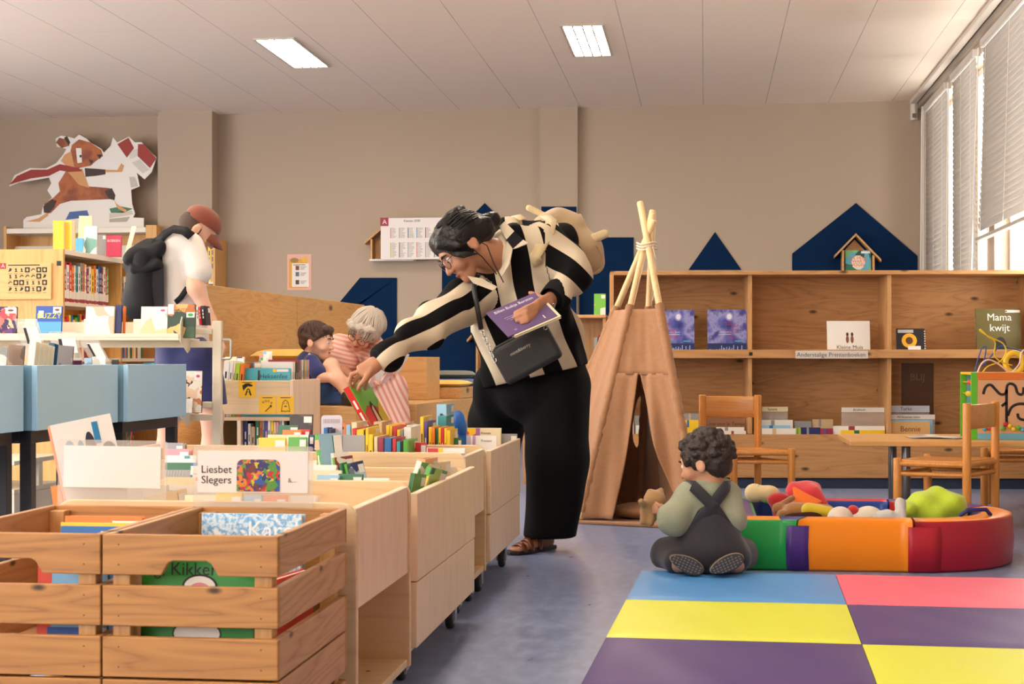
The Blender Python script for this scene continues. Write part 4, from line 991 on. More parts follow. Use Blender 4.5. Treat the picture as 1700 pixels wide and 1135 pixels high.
# ---- small wooden chairs
CHW = wood('varnished_beech', (222, 150, 70), (196, 118, 44), 'z', 1.4, rough=0.3); CHX = wood('varnished_beech_x', (222, 156, 86), (200, 126, 58), 'x', 1.2, rough=0.25)
def chair(label, posts, seat=0.33, back=0.6):
    """posts: back a, back b, front a, front b as world points on the floor"""
    A, B, C_, D = [Vector((p.x, p.y, 0)) for p in posts]; c = (A + B + C_ + D) / 4
    r = thing('child_chair', label, 'chair', c, 'small varnished children\'s chairs')
    def pole(nm, a, b, rad, m=CHW): return MB().rod(a, b, rad, m).obj(nm, r)
    up = lambda p, z: Vector((p.x, p.y, z))
    for p in (A, B): pole('back_leg', p, up(p, back), 0.019)
    for p in (C_, D): pole('front_leg', p, up(p, seat + 0.012), 0.019)
    for a, b, nm in ((A, B, 'back_rail'), (C_, D, 'front_rail'), (A, C_, 'side_rail'), (B, D, 'side_rail')):
        pole(nm, up(a, seat - 0.013), up(b, seat - 0.013), 0.013); pole(nm, up(a, seat - 0.058), up(b, seat - 0.058), 0.01)
    q = MB(); e = 0.0; z = seat
    def st(u, v): p = (A * (1 - u) + B * u) * (1 - v) + (C_ * (1 - u) + D * u) * v; s_ = math.sin(math.pi * u) * math.sin(math.pi * v); return (p.x, p.y, z - 0.012 * s_)
    grid_patch(q, st, 10, 10, CHX); o = q.obj('seat', r); so = o.modifiers.new('thick', 'SOLIDIFY'); so.thickness = 0.008; so.offset = 0
    q = MB(); n = (C_ - A).normalized()
    def bk(u, v): p = A * (1 - u) + B * u; return (p.x - n.x * 0.016 * math.sin(math.pi * u), p.y - n.y * 0.016 * math.sin(math.pi * u), back - 0.115 + 0.108 * v)
    grid_patch(q, bk, 12, 3, CHX); o = q.obj('backrest', r); so = o.modifiers.new('thick', 'SOLIDIFY'); so.thickness = 0.014; so.offset = 0
    b = o.modifiers.new('soft_edges', 'BEVEL'); b.width = 0.004; b.limit_method = 'ANGLE'
    return r
chair('small varnished wooden chair facing out in front of the pine shelf unit', [W(1166, 0, 8.07), W(1258, 0, 8.04), W(1218, 0, 7.80), W(1314, 0, 7.76)])
chair('small varnished wooden chair seen side-on behind the foam play ring', [W(1605, 0, 6.86), W(1652, 0, 7.17), W(1490, 0, 7.0), W(1540, 0, 7.31)], back=0.59)
chair('small wooden chair tucked under the low table behind the bead maze cube', [W(1740, 0, 8.48), W(1640, 0, 8.5), W(1742, 0, 8.2), W(1634, 0, 8.22)], seat=0.31, back=0.56)
# ---- low table with papers and activity cube
TN = W(1411, 0, 7.36); TZ = 0.40; tx, ty = TN.x, TN.y
tb_ = thing('low_table', 'low pale wooden table with grey metal legs beside the shelf unit', 'table', (tx + 0.5, ty + 0.36, 0))
MB().box(tx, tx + 1.05, ty, ty + 0.72, TZ - 0.026, TZ, wood('table_top', (226, 176, 108), (204, 148, 84), 'x', 0.8, rough=0.4)).obj('tabletop', tb_, 0.004)
for x in (tx + 0.27, tx + 0.95):
    for y in (ty + 0.1, ty + 0.64): MB().rod((x, y, 0), (x, y, TZ - 0.026), 0.021, mat((112, 112, 116), 0.3, 0.7)).obj('leg', tb_)
pp = W(1552, 727, 7.62); q = MB()
def sheet(u, v): return (pp.x - 0.13 + 0.27 * u, pp.y - 0.1 + 0.2 * v, TZ + 0.002 + 0.006 * abs(math.sin(4 * u + 2 * v)) * (1 - v * 0.6) + 0.010 * max(0, math.sin(6.5 * u - 1)) * v)
grid_patch(q, sheet, 16, 8, art(41, [(240, 236, 226), (240, 236, 226), (222, 214, 206), (240, 238, 230), (190, 180, 180)], 16)); tag(q.obj('paper_sheet', origin=(pp.x, pp.y, TZ)), 'crumpled white paper lying on the low table', 'paper')
cx, cy = W(1612, 0, 7.45).x, W(1612, 0, 7.45).y; S_ = 0.32
cb = thing('activity_cube', 'colourful wooden activity cube with bead maze on the low table', 'toy', (cx + S_ / 2, cy + S_ / 2, TZ))
LG, OG, LB, YE = mat((96, 190, 44), 0.4), mat((226, 122, 44), 0.4), mat((110, 180, 206), 0.4), mat((236, 196, 48), 0.4)
z0, z1 = TZ + 0.001, TZ + S_
for x in (cx, cx + S_ - 0.03):
    for y in (cy, cy + S_ - 0.012): MB().box(x, x + 0.03, y, y + 0.012, z0, z1, LG).obj('corner_post', cb, 0.002)
MB().box(cx + 0.03, cx + S_ - 0.03, cy, cy + 0.012, z1 - 0.036, z1, OG).obj('top_strip', cb, 0.002); MB().box(cx + 0.03, cx + S_ - 0.03, cy, cy + 0.012, z0, z0 + 0.03, LB).obj('bottom_strip', cb, 0.002)
MB().box(cx, cx + S_, cy + 0.0125, cy + S_ - 0.0125, z1 - 0.012, z1, YE).obj('lid', cb, 0.002)
MB().box(cx + 0.03, cx + S_ - 0.03, cy + 0.002, cy + 0.01, z0 + 0.03, z1 - 0.036, mat((218, 168, 124), 0.5)).obj('maze_panel', cb)
MB().box(cx + 0.03, cx + S_ - 0.0, cy + S_ - 0.012, cy + S_ - 0.004, z0, z1 - 0.012, LB).obj('rear_panel', cb)
fm = frame((cx, cy + 0.002, z0), (1, 0, 0), (0, 0, 1)); q = MB(); k = S_ / 113.0
def gr(pts):
    out = []
    for i in range(len(pts) - 1):
        p0, p1, p2, p3 = [Vector(pts[max(0, min(len(pts) - 1, i + a))]) for a in (-1, 0, 1, 2)]
        for s_ in range(6):
            t = s_ / 6; out.append(tuple(0.5 * ((2 * p1) + (p2 - p0) * t + (2 * p0 - 5 * p1 + 4 * p2 - p3) * t * t + (3 * p1 - p0 - 3 * p2 + p3) * t ** 3)))
    return out + [pts[-1]]
BK = mat((26, 20, 18), 0.6)
for g in ([(20, 76), (24, 88), (32, 92), (40, 84), (48, 76), (56, 77), (58, 84)], [(58, 24), (58, 50), (58, 76), (59, 90), (64, 94), (72, 90), (76, 78), (84, 76), (86, 88)], [(50, 56), (55, 60), (58, 62)], [(60, 40), (66, 54), (78, 60), (92, 58), (102, 48)], [(76, 44), (78, 36), (88, 33), (98, 36)]):
    q = MB(); q.line(fm, [(x * k, y * k) for x, y in gr(g)], 4.6 * k, BK, 0.001); q.obj('maze_groove', cb)
for i, (x, y, c_) in enumerate(((22, 18, (90, 160, 200)), (30, 19, (200, 44, 60)), (52, 19, (90, 180, 60)), (56, 26, (200, 40, 50)), (63, 23, (236, 196, 40)), (69, 18, (236, 200, 50)), (77, 20, (90, 180, 60)), (84, 17, (90, 160, 200)), (92, 19, (90, 180, 60)))):
    b_ = MB(); b_.ball((0, 0, 0.006), (4.2 * k, 4.2 * k, 0.008), mat(c_, 0.35), fm @ T(x * k, y * k, 0), 12, 8); b_.obj('bead', cb)
for i in range(5):
    zz = z0 + 0.05 + i * 0.055; col = ((226, 122, 44), (120, 190, 60), (110, 180, 206), (236, 196, 48), (220, 70, 50))[i]
    MB().rod((cx + 0.012, cy + 0.012, zz), (cx + 0.012, cy + S_ - 0.012, zz), 0.003, YE, 8).obj('abacus_rod', cb)
    for j in range(3): MB().ball((cx + 0.012, cy + 0.05 + j * 0.03 + 0.05 * (i % 2), zz), (0.013, 0.013, 0.013), mat(col, 0.4), None, 12, 8).obj('bead', cb)
def wire(pts, c_, rad=0.0032): q = MB(); q.tube([W(x, y, d) for x, y, d in gr3(pts)], rad, mat(c_, 0.35), 8); q.obj('bead_wire', cb)
def gr3(p):
    out = []
    for i in range(len(p) - 1):
        a, b, c_, d = [Vector(p[max(0, min(len(p) - 1, i + s_))]) for s_ in (-1, 0, 1, 2)]
        for s_ in range(8): t = s_ / 8; out.append(tuple(0.5 * ((2 * b) + (c_ - a) * t + (2 * a - 5 * b + 4 * c_ - d) * t * t + (3 * b - a - 3 * c_ + d) * t ** 3)))
    return out + [p[-1]]
wire([(1630, 620, 7.55), (1640, 608, 7.55), (1660, 600, 7.6), (1670, 585, 7.6), (1665, 570, 7.6), (1645, 560, 7.58), (1628, 550, 7.56), (1628, 547, 7.55), (1640, 558, 7.55), (1652, 568, 7.58), (1651, 590, 7.6), (1665, 602, 7.62), (1680, 606, 7.65)], (240, 206, 56))
wire([(1617, 620, 7.7), (1624, 595, 7.7), (1630, 578, 7.7), (1637, 576, 7.7), (1635, 592, 7.7), (1633, 606, 7.7), (1646, 590, 7.7), (1660, 575, 7.7), (1680, 578, 7.7), (1705, 586, 7.7)], (28, 84, 160))
wire([(1622, 620, 7.52), (1630, 603, 7.52), (1642, 597, 7.53), (1656, 603, 7.55), (1672, 615, 7.56), (1684, 620, 7.57)], (244, 210, 214), 0.004)
wire([(1678, 620, 7.52), (1692, 604, 7.54), (1696, 585, 7.56), (1706, 578, 7.58)], (244, 214, 214), 0.004)
q = MB(); c_ = W(1684, 602, 7.66); q.tube([(c_.x + 0.042 * math.cos(a * math.pi / 16), c_.y, c_.z + 0.048 * math.sin(a * math.pi / 16)) for a in range(32)], 0.014, YE, 8, closed=True); q.obj('yellow_ring', cb)

# ---- tan tent with wooden poles
TENT = cloth((172, 124, 86), (164, 116, 78), 0.85, 9, 0.03)
A, B, C_ = onZ(964, 862, 0.02), onZ(884, 838, 0.02), onZ(1163, 872, 0.02); D = B + (C_ - A); K = W(1074, 410, 7.85)
POLEW = wood('pale_pole', (236, 204, 152), (216, 178, 122), 'z', 1.5, rough=0.45)
cen = (A + B + C_ + D) / 4; cen.z = 0
tent = thing('play_tent', 'tan cotton play tent on four crossed wooden poles', 'tent', cen)
offs = {'A': (-0.012, -0.018), 'B': (-0.022, 0.02), 'C': (0.008, -0.034), 'D': (0.022, 0.016)}; pol = {}
tops = {'A': 0.20, 'B': 0.15, 'C': 0.26, 'D': 0.17}
for nme, p in (('A', A), ('B', B), ('C', C_), ('D', D)):
    k_ = K + Vector((offs[nme][0], offs[nme][1], 0)); dr = (k_ - p).normalized(); pol[nme] = (p, dr)
    MB().rod(p, k_ + dr * tops[nme], 0.0165, POLEW).obj('pole', tent)
def on(nm, z): p, dr = pol[nm]; return p + dr * ((z - p.z) / dr.z)
ZT, ZS = 1.03, 0.715
def panel(n0, n1, f0, f1, z0, z1, nu=24, nv=30, amp=0.008, ph=0.0, name='canvas_side', belly=0.02):
    q = MB()
    a, b = on(n0, 0.5), on(n1, 0.5); nrm = (b - a).cross(Vector((0, 0, 1))).normalized(); mid = (a + b) / 2
    if (mid - cen).dot(nrm) < 0: nrm = -nrm
    def f(u, v):
        z = z0 + (z1 - z0) * v; l, r_ = f0(v), f1(v); t = l + (r_ - l) * u
        p = on(n0, z).lerp(on(n1, z), t); w_ = math.sin(math.pi * min(max(t, 0), 1))
        return p + nrm * (0.016 - belly * w_ + w_ * amp * (math.sin(17 * t + ph + 2.0 * (1 - v)) + 0.6 * math.sin(31 * t - ph + 4 * v)) * (1.25 - v))
    grid_patch(q, f, nu, nv, TENT); o = q.obj(name, tent); s_ = o.modifiers.new('thick', 'SOLIDIFY'); s_.thickness = 0.003; return o
def tpx(n0, n1, px, z):
    lo, hi = -0.5, 1.5
    for _ in range(40):
        t = (lo + hi) / 2; p = on(n0, z).lerp(on(n1, z), t) - CAM; u = (p.x * CN + p.y * SN) / (-p.x * SN + p.y * CN) * FPX + CXP
        lo, hi = (t, hi) if u < px else (lo, t)
    return t
TL1, TL0, TR1, TR0 = tpx('A', 'C', 1059, ZS), tpx('A', 'C', 1020, 0.06), tpx('A', 'C', 1062, ZS), tpx('A', 'C', 1118, 0.14)
one, zero = (lambda v: 1.0), (lambda v: 0.0)
panel('A', 'C', zero, one, ZS - 0.006, ZT, 24, 14, 0.003, 1.0, 'canvas_front')
panel('A', 'C', zero, lambda v: TL1 + (TL0 - TL1) * (1 - v) ** 1.1, 0.03, ZS, 20, 26, 0.012, 0.5, 'door_flap')
panel('A', 'C', lambda v: TR1 + (TR0 - TR1) * (1 - v) ** 0.95, one, 0.14, ZS, 20, 26, 0.022, 2.2, 'door_flap')
panel('A', 'B', zero, one, 0.03, ZT, 20, 24, 0.006, 0.3); panel('C', 'D', zero, one, 0.03, ZT, 20, 24, 0.012, 1.1)
q = MB(); n_ = 48
_n = (on('D', .5) - on('B', .5)).cross(on('B', 1.0) - on('B', .1)); _r = ray(1062, 702); _h = CAM + _r * ((on('B', .5) - CAM).dot(_n) / _r.dot(_n)); _l = on('B', _h.z); BW = ((_h - _l).dot(on('D', _h.z) - _l) / (on('D', _h.z) - _l).length_squared, _h.z)
def bp(t, z): return on('B', z).lerp(on('D', z), t) 
w0 = BW; vs = []
for i in range(n_):
    a = 2 * math.pi * i / n_; c, s_ = math.cos(a), math.sin(a)
    inn = (w0[0] + 0.085 * c, w0[1] + 0.125 * s_ * (1.15 if s_ > 0 else 1))
    k1 = min(((1 - w0[0]) / c if c > 0 else -w0[0] / c) if abs(c) > 1e-6 else 9, ((ZT - w0[1]) / s_ if s_ > 0 else (0.03 - w0[1]) / s_) if abs(s_) > 1e-6 else 9)
    out = (w0[0] + k1 * c, w0[1] + k1 * s_)
    for m_ in range(5): t = m_ / 4; x, z = inn[0] + (out[0] - inn[0]) * t, inn[1] + (out[1] - inn[1]) * t; vs.append(tuple(bp(x, z)))
q.add(vs, [(i * 5 + j, ((i + 1) % n_) * 5 + j, ((i + 1) % n_) * 5 + j + 1, i * 5 + j + 1) for i in range(n_) for j in range(4)], TENT, True); o = q.obj('canvas_back', tent); s_ = o.modifiers.new('thick', 'SOLIDIFY'); s_.thickness = 0.003
rg = random.Random(4)
for nm in 'ABCD':
    pts, rs = [], []
    for i in range(70): z = 0.05 + (ZT - 0.03) * i / 69; p = on(nm, z); pts.append(p + Vector((rg.uniform(-.0018, .0018), rg.uniform(-.0018, .0018), 0))); rs.append(0.0215 + 0.0028 * math.sin(i * 1.35) * (1.2 - i / 70) + rg.uniform(-.001, .002))
    q = MB(); q.tube(pts, rs, TENT, 12); q.obj('pole_sleeve', tent)
q = MB(); fm_pts = [cen + (p - cen) * 1.08 for p in (A, C_, D, B)]
for p in fm_pts: p.z = 0
q.prism([(p.x, p.y) for p in fm_pts], 0.001, 0.018, TENT); q.obj('tent_floor', tent, 0.006)
q = MB()
for i in range(3): q.tube([K + Vector((0.05 * math.cos(a * math.pi / 8), 0.05 * math.sin(a * math.pi / 8), -0.012 + 0.014 * i + 0.006 * math.sin(a))) for a in range(16)], 0.0045, mat((240, 226, 206), 0.8), 6, closed=True)
q.tube([K + Vector((0.03, -0.05, 0)), K + Vector((0.045, -0.06, -0.06)), K + Vector((0.05, -0.06, -0.16)), K + Vector((0.03, -0.05, -0.27))], 0.003, mat((240, 226, 206), 0.8), 6); q.obj('cord', tent)['label'] = 'white tying cord'
cp = W(1066, 846, 7.5)
toy('floor_cushion', 'flat tan cushion lying inside the play tent', 'cushion', [ell((cp.x, cp.y + 0.05, 0.055), (0.15, 0.13, 0.04), x=(1, 0.2, 0))], TENT, h=0.008, group='cushions')
# ---- cushions on the reading bench
def cushion(label, x, y, z, sx, sy, sz, m, rz=0, tilt=0):
    M = BE @ T(x, y, z) @ RZ(rz) @ RY(tilt)
    n = 14; q = MB(); vs = []
    def f(sg):
        def g(u, v): a, b = 2 * u - 1, 2 * v - 1; e = max(0, (1 - a ** 6) * (1 - b ** 6)) ** 0.5; return tuple(M @ Vector((a * sx / 2 * (1 - 0.05 * b * b), b * sy / 2 * (1 - 0.05 * a * a), sg * sz / 2 * e)))
        return g
    grid_patch(q, f(1), n, n, m); grid_patch(q, f(-1), n, n, m); q.f[-n * n:] = [t[::-1] for t in q.f[-n * n:]]
    p = M @ Vector((0, 0, -sz / 2)); return tag(q.obj('cushion', origin=p), label, 'cushion', 'cushions')
YC, BC, GC = cloth((232, 196, 92), (222, 184, 78), 0.9, 40, 0.15), cloth((44, 92, 158), None, 0.9, 40, 0.15), cloth((110, 116, 104), None, 0.9, 40, 0.15)
cushion('long yellow seat cushion on the upper tier of the reading bench', 0.27, 1.75, 0.805, 0.42, 0.95, 0.09, YC)
cushion('dark grey-green cushion behind the boy on the reading bench', 0.27, 2.5, 0.79, 0.40, 0.44, 0.06, GC)
cushion('pale blue cushion on the upper tier behind the older woman', 0.27, 3.0, 0.795, 0.40, 0.48, 0.07, cloth((120, 150, 180), None, 0.9, 40, 0.15))
cushion('yellow quilted pad on the end block of the reading bench', 0.91, 3.0, 0.605, 0.48, 0.5, 0.05, YC)
cushion('blue quilted pad on the end block of the reading bench', 0.91, 3.55, 0.607, 0.48, 0.56, 0.054, BC)
cushion('grey-green cushion lying on top of the blue pad', 0.86, 3.62, 0.666, 0.44, 0.5, 0.06, GC, 10)
# ================================================================== books
PAGE = mat((240, 228, 204), 0.8)
PAL = dict(red=(206, 38, 44), yellow=(246, 204, 34), blue=(36, 104, 172), navy=(34, 44, 104), green=(84, 168, 52), teal=(64, 150, 158), white=(238, 234, 226), cream=(240, 222, 184), orange=(236, 128, 48), maroon=(150, 48, 72), purple=(92, 70, 150), black=(38, 34, 36), grey=(150, 150, 152), pink=(236, 150, 160), brown=(120, 78, 50), peach=(240, 176, 128), lime=(170, 202, 60), lightblue=(150, 198, 224), darkgreen=(40, 110, 72), tan=(206, 178, 138))
INKS = mat((40, 36, 38), 0.6); WHITEP = mat((238, 234, 228), 0.5)
def book(w, h, t, col, M, label, group, spine=None, title=None, tcol=None, face=None, bands=(), sticker=True, name='book', cat='book', tsize=0.03, tpos=(0.5, 0.75), extra=None, pages=True, soft=False, lines=True):
    """local x = width from the spine, y = thickness (front cover at y=0), z = height"""
    c = 0.0016 if soft else 0.0025
    cm = mat(PAL[col] if isinstance(col, str) else col, 0.38); fmt = face or cm; sm = mat(PAL[spine] if isinstance(spine, str) else spine, 0.38) if spine else cm
    q = MB()
    q.box(0, w, 0, c, 0, h, fmt); q.box(0, w, t - c, t, 0, h, cm); q.box(-0.001, c, c, t - c, 0, h, sm)
    if pages: q.box(c, w - 0.004, c, t - c, 0.003, h - 0.003, PAGE)
    S = frame((-0.001, t / 2, 0), (0, -1, 0), (0, 0, 1)); Fm = frame((0, 0, 0), (1, 0, 0), (0, 0, 1)); tw = t * 0.42
    if t > 0.008:
        for z0, z1, bc in bands: q.rect(S, -t / 2 + 0.0004, t / 2 - 0.0004, z0 * h, z1 * h, mat(PAL[bc] if isinstance(bc, str) else bc, 0.5), 0.0005)
        if lines:
            k = (hash((round(w, 3), round(h, 3), label)) % 7) / 10; a = h * (0.42 + 0.0 * k); n = 3
            for i in range(n): z = h * (0.35 + 0.17 * i); q.rect(S, -tw * 0.35, tw * 0.35, z, z + h * 0.12, INKS if sum(PAL[col] if isinstance(col, str) else col) > 330 else WHITEP, 0.0008)
    if title: 
        tm = mat(tcol or (250, 245, 235), 0.5)
        for i, ln in enumerate(title.split('\n')): q.text(Fm @ T(tpos[0] * w, tpos[1] * h - i * tsize * 1.05, 0), ln, tsize, tm, z=0.0012)
    if sticker: q.rect(Fm, w * 0.62, w * 0.97, h - 0.03, h - 0.008, WHITEP, 0.0007)
    if extra: extra(q, Fm, w, h)
    ob = bpy.data.objects.new(name, q.mesh(name)); scene.collection.objects.link(ob); ob.matrix_world = M
    return tag(ob, label, cat, group)
SPINE_OUT = RZ(90)               # spine towards the viewer
def rowname(c): return {'lightblue': 'light blue', 'darkgreen': 'dark green'}.get(c, c)
def spines(entries, Yf, z0, depth, group, where, yawj=0.0, seed=1, lean=0, sticker=True):
    """entries: (px left, px right, py top, colour[, bands]) at the plane Y=Yf, spine facing the viewer"""
    rg = random.Random(seed); n = len(entries)
    for i, e in enumerate(entries):
        a, b = onY(e[0], e[2], Yf), onY(e[1], e[2], Yf); h = a.z - z0; t = b.x - a.x - 0.0008
        M = T(b.x - 0.0004, Yf + rg.uniform(0, 0.008), z0) @ RY(e[5] if len(e) > 5 else lean) @ SPINE_OUT
        book(depth * rg.uniform(0.9, 1.0), h, t, e[3], M, '%s book, %s from the aisle %s' % (rowname(e[3]), ORD[n - 1 - i], where), group, bands=e[4] if len(e) > 4 else (), spine=None)
def faceout(px0, px1, py, Yf, z0, t, col, label, group, lean=6, **k):
    a, b = onY(px0, py, Yf), onY(px1, py, Yf); h = (a.z - z0) / math.cos(math.radians(lean)); w = b.x - a.x
    return book(w, h, t, col, T(a.x, Yf - 0.0, z0) @ RX(-lean), label, group, **k)
G1 = 'picture books standing in the birch bins'
B1, B2, B3, B4 = 0.488 - 0.189, 0.464 - 0.189, 0.488 - 0.189, 0.48 - 0.189
# -- third and fourth bin: spine-out rows
Yb = 4.69
spines([(606, 611, 710, 'yellow'), (612, 619, 721, 'yellow'), (620, 626, 725, 'cream'), (627, 636.5, 727, 'maroon'), (637.5, 649.5, 727, 'blue'), (651, 657, 728, 'red'), (658, 664.5, 733, 'teal'), (665.5, 668, 732, 'black'), (668.6, 677, 731, 'green')], Yb, B3, 0.17, G1, 'in the third bin front row', seed=2)
spines([(537, 544, 710, 'blue'), (545, 549, 712, 'navy'), (584, 591, 711, 'red'), (592, 604, 713, 'yellow'), (606, 610, 708, 'black'), (640, 646, 706, 'yellow'), (646.5, 650.5, 707, 'yellow'), (651.5, 657.5, 708, 'red'), (658.5, 664, 713, 'yellow'), (664.5, 669, 713, 'grey'), (670, 682, 709, 'white')], 4.885, B3, 0.19, G1, 'in the third bin back row', seed=3)
spines([(697, 703, 692, 'yellow'), (703.4, 709, 700, 'purple'), (711, 716, 709, 'yellow'), (716.5, 722, 710, 'orange'), (722.6, 726.5, 711, 'darkgreen'), (727, 731.5, 710, 'yellow'), (732, 736.5, 711, 'red'), (737, 741.5, 711, 'yellow'), (742, 747.5, 714, 'yellow')], 5.17, B4, 0.17, G1, 'in the fourth bin front row', seed=5)
a = onY(722, 671, 5.5); book(0.17, a.z - 0.45, 0.035, 'lightblue', T(onY(741, 671, 5.5).x, 5.5, 0.45) @ SPINE_OUT, 'pale blue book standing tallest in the fourth bin', G1)
a = onY(729, 690, 5.38); book(0.16, a.z - B4, 0.03, 'teal', T(onY(741, 690, 5.38).x, 5.38, B4) @ SPINE_OUT, 'teal book behind the yellow spines in the fourth bin', G1)
spines([(560, 566, 704, 'pink'), (566.5, 574, 703, 'orange'), (574.5, 582, 705, 'lightblue'), (583, 592, 701, 'cream'), (620, 634, 700, 'tan'), (660, 672, 702, 'peach'), (674, 690, 706, 'white')], 5.42, B4, 0.18, G1, 'in the fourth bin back row', seed=6)
# -- covers facing the viewer
def stripe_cover(segs, txt=None):
    def f(q, Fm, w, h):
        for x0, x1, c in segs: q.rect(Fm, x0 * w, x1 * w, h - 0.045, h - 0.001, mat(PAL[c] if isinstance(c, str) else c, 0.4), 0.0005)
        if txt: q.text(Fm @ T(0.66 * w, h - 0.018, 0), txt, 0.012, INKS, z=0.0012)
    return f
ZIG = art(7, [(246, 196, 40), (240, 140, 40), (210, 40, 60), (90, 60, 140), (246, 196, 40)], 60)
def zig(q, Fm, w, h): q.rect(Fm, 0, 0.36 * w, h - 0.05, h - 0.001, ZIG, 0.0005); q.rect(Fm, 0.36 * w, 0.47 * w, h - 0.05, h - 0.001, mat((170, 110, 170), 0.4), 0.0005); q.text(Fm @ T(0.62 * w, h - 0.02, 0), 'Prenten', 0.012, INKS, z=0.001)
faceout(766, 831, 710, 5.86, B4, 0.02, 'cream', 'cream cover with orange zigzag print at the aisle end of the fourth bin', G1, 2, extra=zig, spine='blue', sticker=False)
faceout(774, 824, 723, 5.40, B4, 0.015, 'white', 'white cover with lilac sticker facing out in the fourth bin', G1, 2, extra=stripe_cover([(0.0, 0.14, (196, 190, 220)), (0.2, 0.3, (190, 150, 190))], 'Prenten'), sticker=False)
faceout(832, 858, 720, 5.90, B4, 0.012, 'grey', 'grey cover in the far aisle corner of the fourth bin', G1, 2)
faceout(708, 771, 743.5, 4.70, B3, 0.012, 'white', 'white cover with red strip and yellow sticker along the third bin front', G1, 2, extra=stripe_cover([(0.02, 0.3, 'red'), (0.3, 0.43, 'yellow')], 'Verhalen  Dieren'), sticker=False)
faceout(684, 706, 735, 4.80, B3, 0.012, 'red', 'red cover behind the white one along the third bin front', G1, 4)
faceout(752, 765, 727, 5.24, B4, 0.02, 'darkgreen', 'dark green cover between yellow spines and lilac stickered cover', G1, 4)
faceout(568, 604, 722, 4.735, B3, 0.010, 'grey', 'grey cover beside the tall yellow spines in the third bin', G1, 3, sticker=False)
q = MB(); a = onY(533, 689, 4.95); b = onY(568, 689, 4.95); q.prism(rounded_panel(a.x, b.x, B3, a.z, 0.012), 0, 0.006, mat((214, 206, 214), 0.3), upright(4.95, 4.956)[0]); q.text(frame((a.x, 4.95, 0), (1, 0, 0), (0, 0, 1)) @ T(0.035, a.z - 0.02, 0), 'IIIIIIIIIII', 0.02, mat((150, 140, 150), 0.6)); tag(q.obj('divider_card', origin=((a.x + b.x) / 2, 4.95, B3)), 'pale divider card standing above the books of the third bin', 'divider card')
q = MB(); a = W(764, 704, 5.78); q.lathe([(0.004, -0.06), (0.02, -0.03), (0.025, 0.0), (0.022, 0.03), (0.012, 0.048), (0.003, 0.052)], mat((40, 104, 190), 0.35), 18, T(a) @ RY(-14)); q.M = Matrix.Identity(4); q.box(a.x - 0.004, a.x + 0.03, a.y - 0.02, a.y + 0.02, B4, a.z - 0.04, mat((40, 104, 190), 0.4)); tag(q.obj('toy_tip', origin=(a.x, a.y, B4)), 'rounded blue plastic toy sticking up between books beside the black trousers', 'toy')
# -- second bin: leaning board books
def lean_book(px, py, Yf, z0, w, h, t, col, tilt, label, back=0.0, **k):
    a = onY(px, py, Yf); return book(w, h, t, col, T(a.x, Yf, z0) @ RX(-back) @ RY(tilt) @ SPINE_OUT, label, G1, **k)
BLUECOV = mat((150, 192, 216), 0.4)
def ltitle(q, Fm, w, h): q.rect(Fm, w * 0.62, w * 0.98, h * 0.78, h * 0.98, WHITEP, 0.0008); q.rect(Fm, w * 0.58, w * 0.62, h * 0.78, h * 0.98, mat(PAL['darkgreen'], 0.5), 0.0009)
def angled(px0, px1, pxr, pyt, d, z0, h, col, face, label, lean=0, roll=0, **k):
    tu = 72 if px0 > 640 else 38
    """book seen on its spine corner: spine px0..px1, cover from px1 to pxr"""
    d0 = d
    while d < 4.52 and W(px1, pyt, d).x > -0.735: d += 0.01
    h -= (d - d0) * (pyt - YHP) / FPX
    a, b = W(px0, pyt, d), W(px1, pyt, d); t = (b - a).length
    if b.x > -0.735: b.x = -0.735
    M = T(b.x, b.y, z0) @ RZ(CAMROT) @ RY(roll) @ RX(-lean) @ RZ(tu)
    wc = min(0.16, (pxr - px1) / FPX * d / math.cos(math.radians(tu)))
    return book(wc, h, t, col, M, label, G1, face=face, **k)
za = W(560, 722, 4.30).z
angled(535, 549, 583, 722, 4.30, B2, za - B2 + 0.005, 'green', BLUECOV, 'light blue book with green spine leaning back in the second bin', 6, -7, extra=ltitle, bands=((0.5, 0.75, (130, 190, 80)), (0.86, 0.95, (240, 170, 140))), sticker=False)
za = W(620, 764, 4.05).z
angled(594, 604, 612, 768, 4.05, B2, za - B2, 'darkgreen', None, 'dark green board book leaning in the second bin', 4, -14)
angled(603, 613, 638, 765, 4.02, B2, za - B2, 'green', art(9, [(60, 70, 120), (120, 130, 150), (190, 200, 220), (90, 110, 70), (50, 60, 110)], 26), 'green board book with dim blue cover leaning in the second bin', 4, -14)
angled(568, 577, 604, 762, 4.12, B2, W(0, 758, 4.12).z - B2, 'green', art(10, [(236, 230, 220), (60, 130, 70), (150, 60, 60), (60, 60, 110), (236, 230, 220), (210, 150, 60)], 34), 'green spined board book with striped cover in the second bin', 3, -8, bands=((0.75, 0.9, 'yellow'),))
angled(556, 566, 590, 757, 4.32, B2, W(0, 752, 4.3).z - B2, 'white', art(12, [(240, 236, 228), (240, 236, 228), (230, 120, 90), (240, 236, 228), (120, 170, 120)], 16), 'white board book with red dot in the second bin', 2, -5)
angled(646, 655, 688, 768, 4.15, B2, W(0, 760, 4.15).z - B2, 'white', art(13, [(240, 238, 230), (240, 238, 230), (90, 160, 70)], 22), 'white board book leaning towards the aisle in the second bin', 3, 17)
angled(657, 667, 692, 777, 4.02, B2, W(0, 768, 4.02).z - B2, 'green', art(14, [(80, 150, 60), (170, 200, 90), (40, 90, 40), (220, 220, 200)], 22), 'green board book with yellow mark leaning towards the aisle', 3, 19, bands=((0.72, 0.9, 'yellow'),))
angled(655, 662, 680, 786, 3.9, B2, W(0, 784, 3.9).z - B2, 'darkgreen', mat((90, 150, 70), 0.4), 'low dark green board book at the front of the second bin', 3, 10)
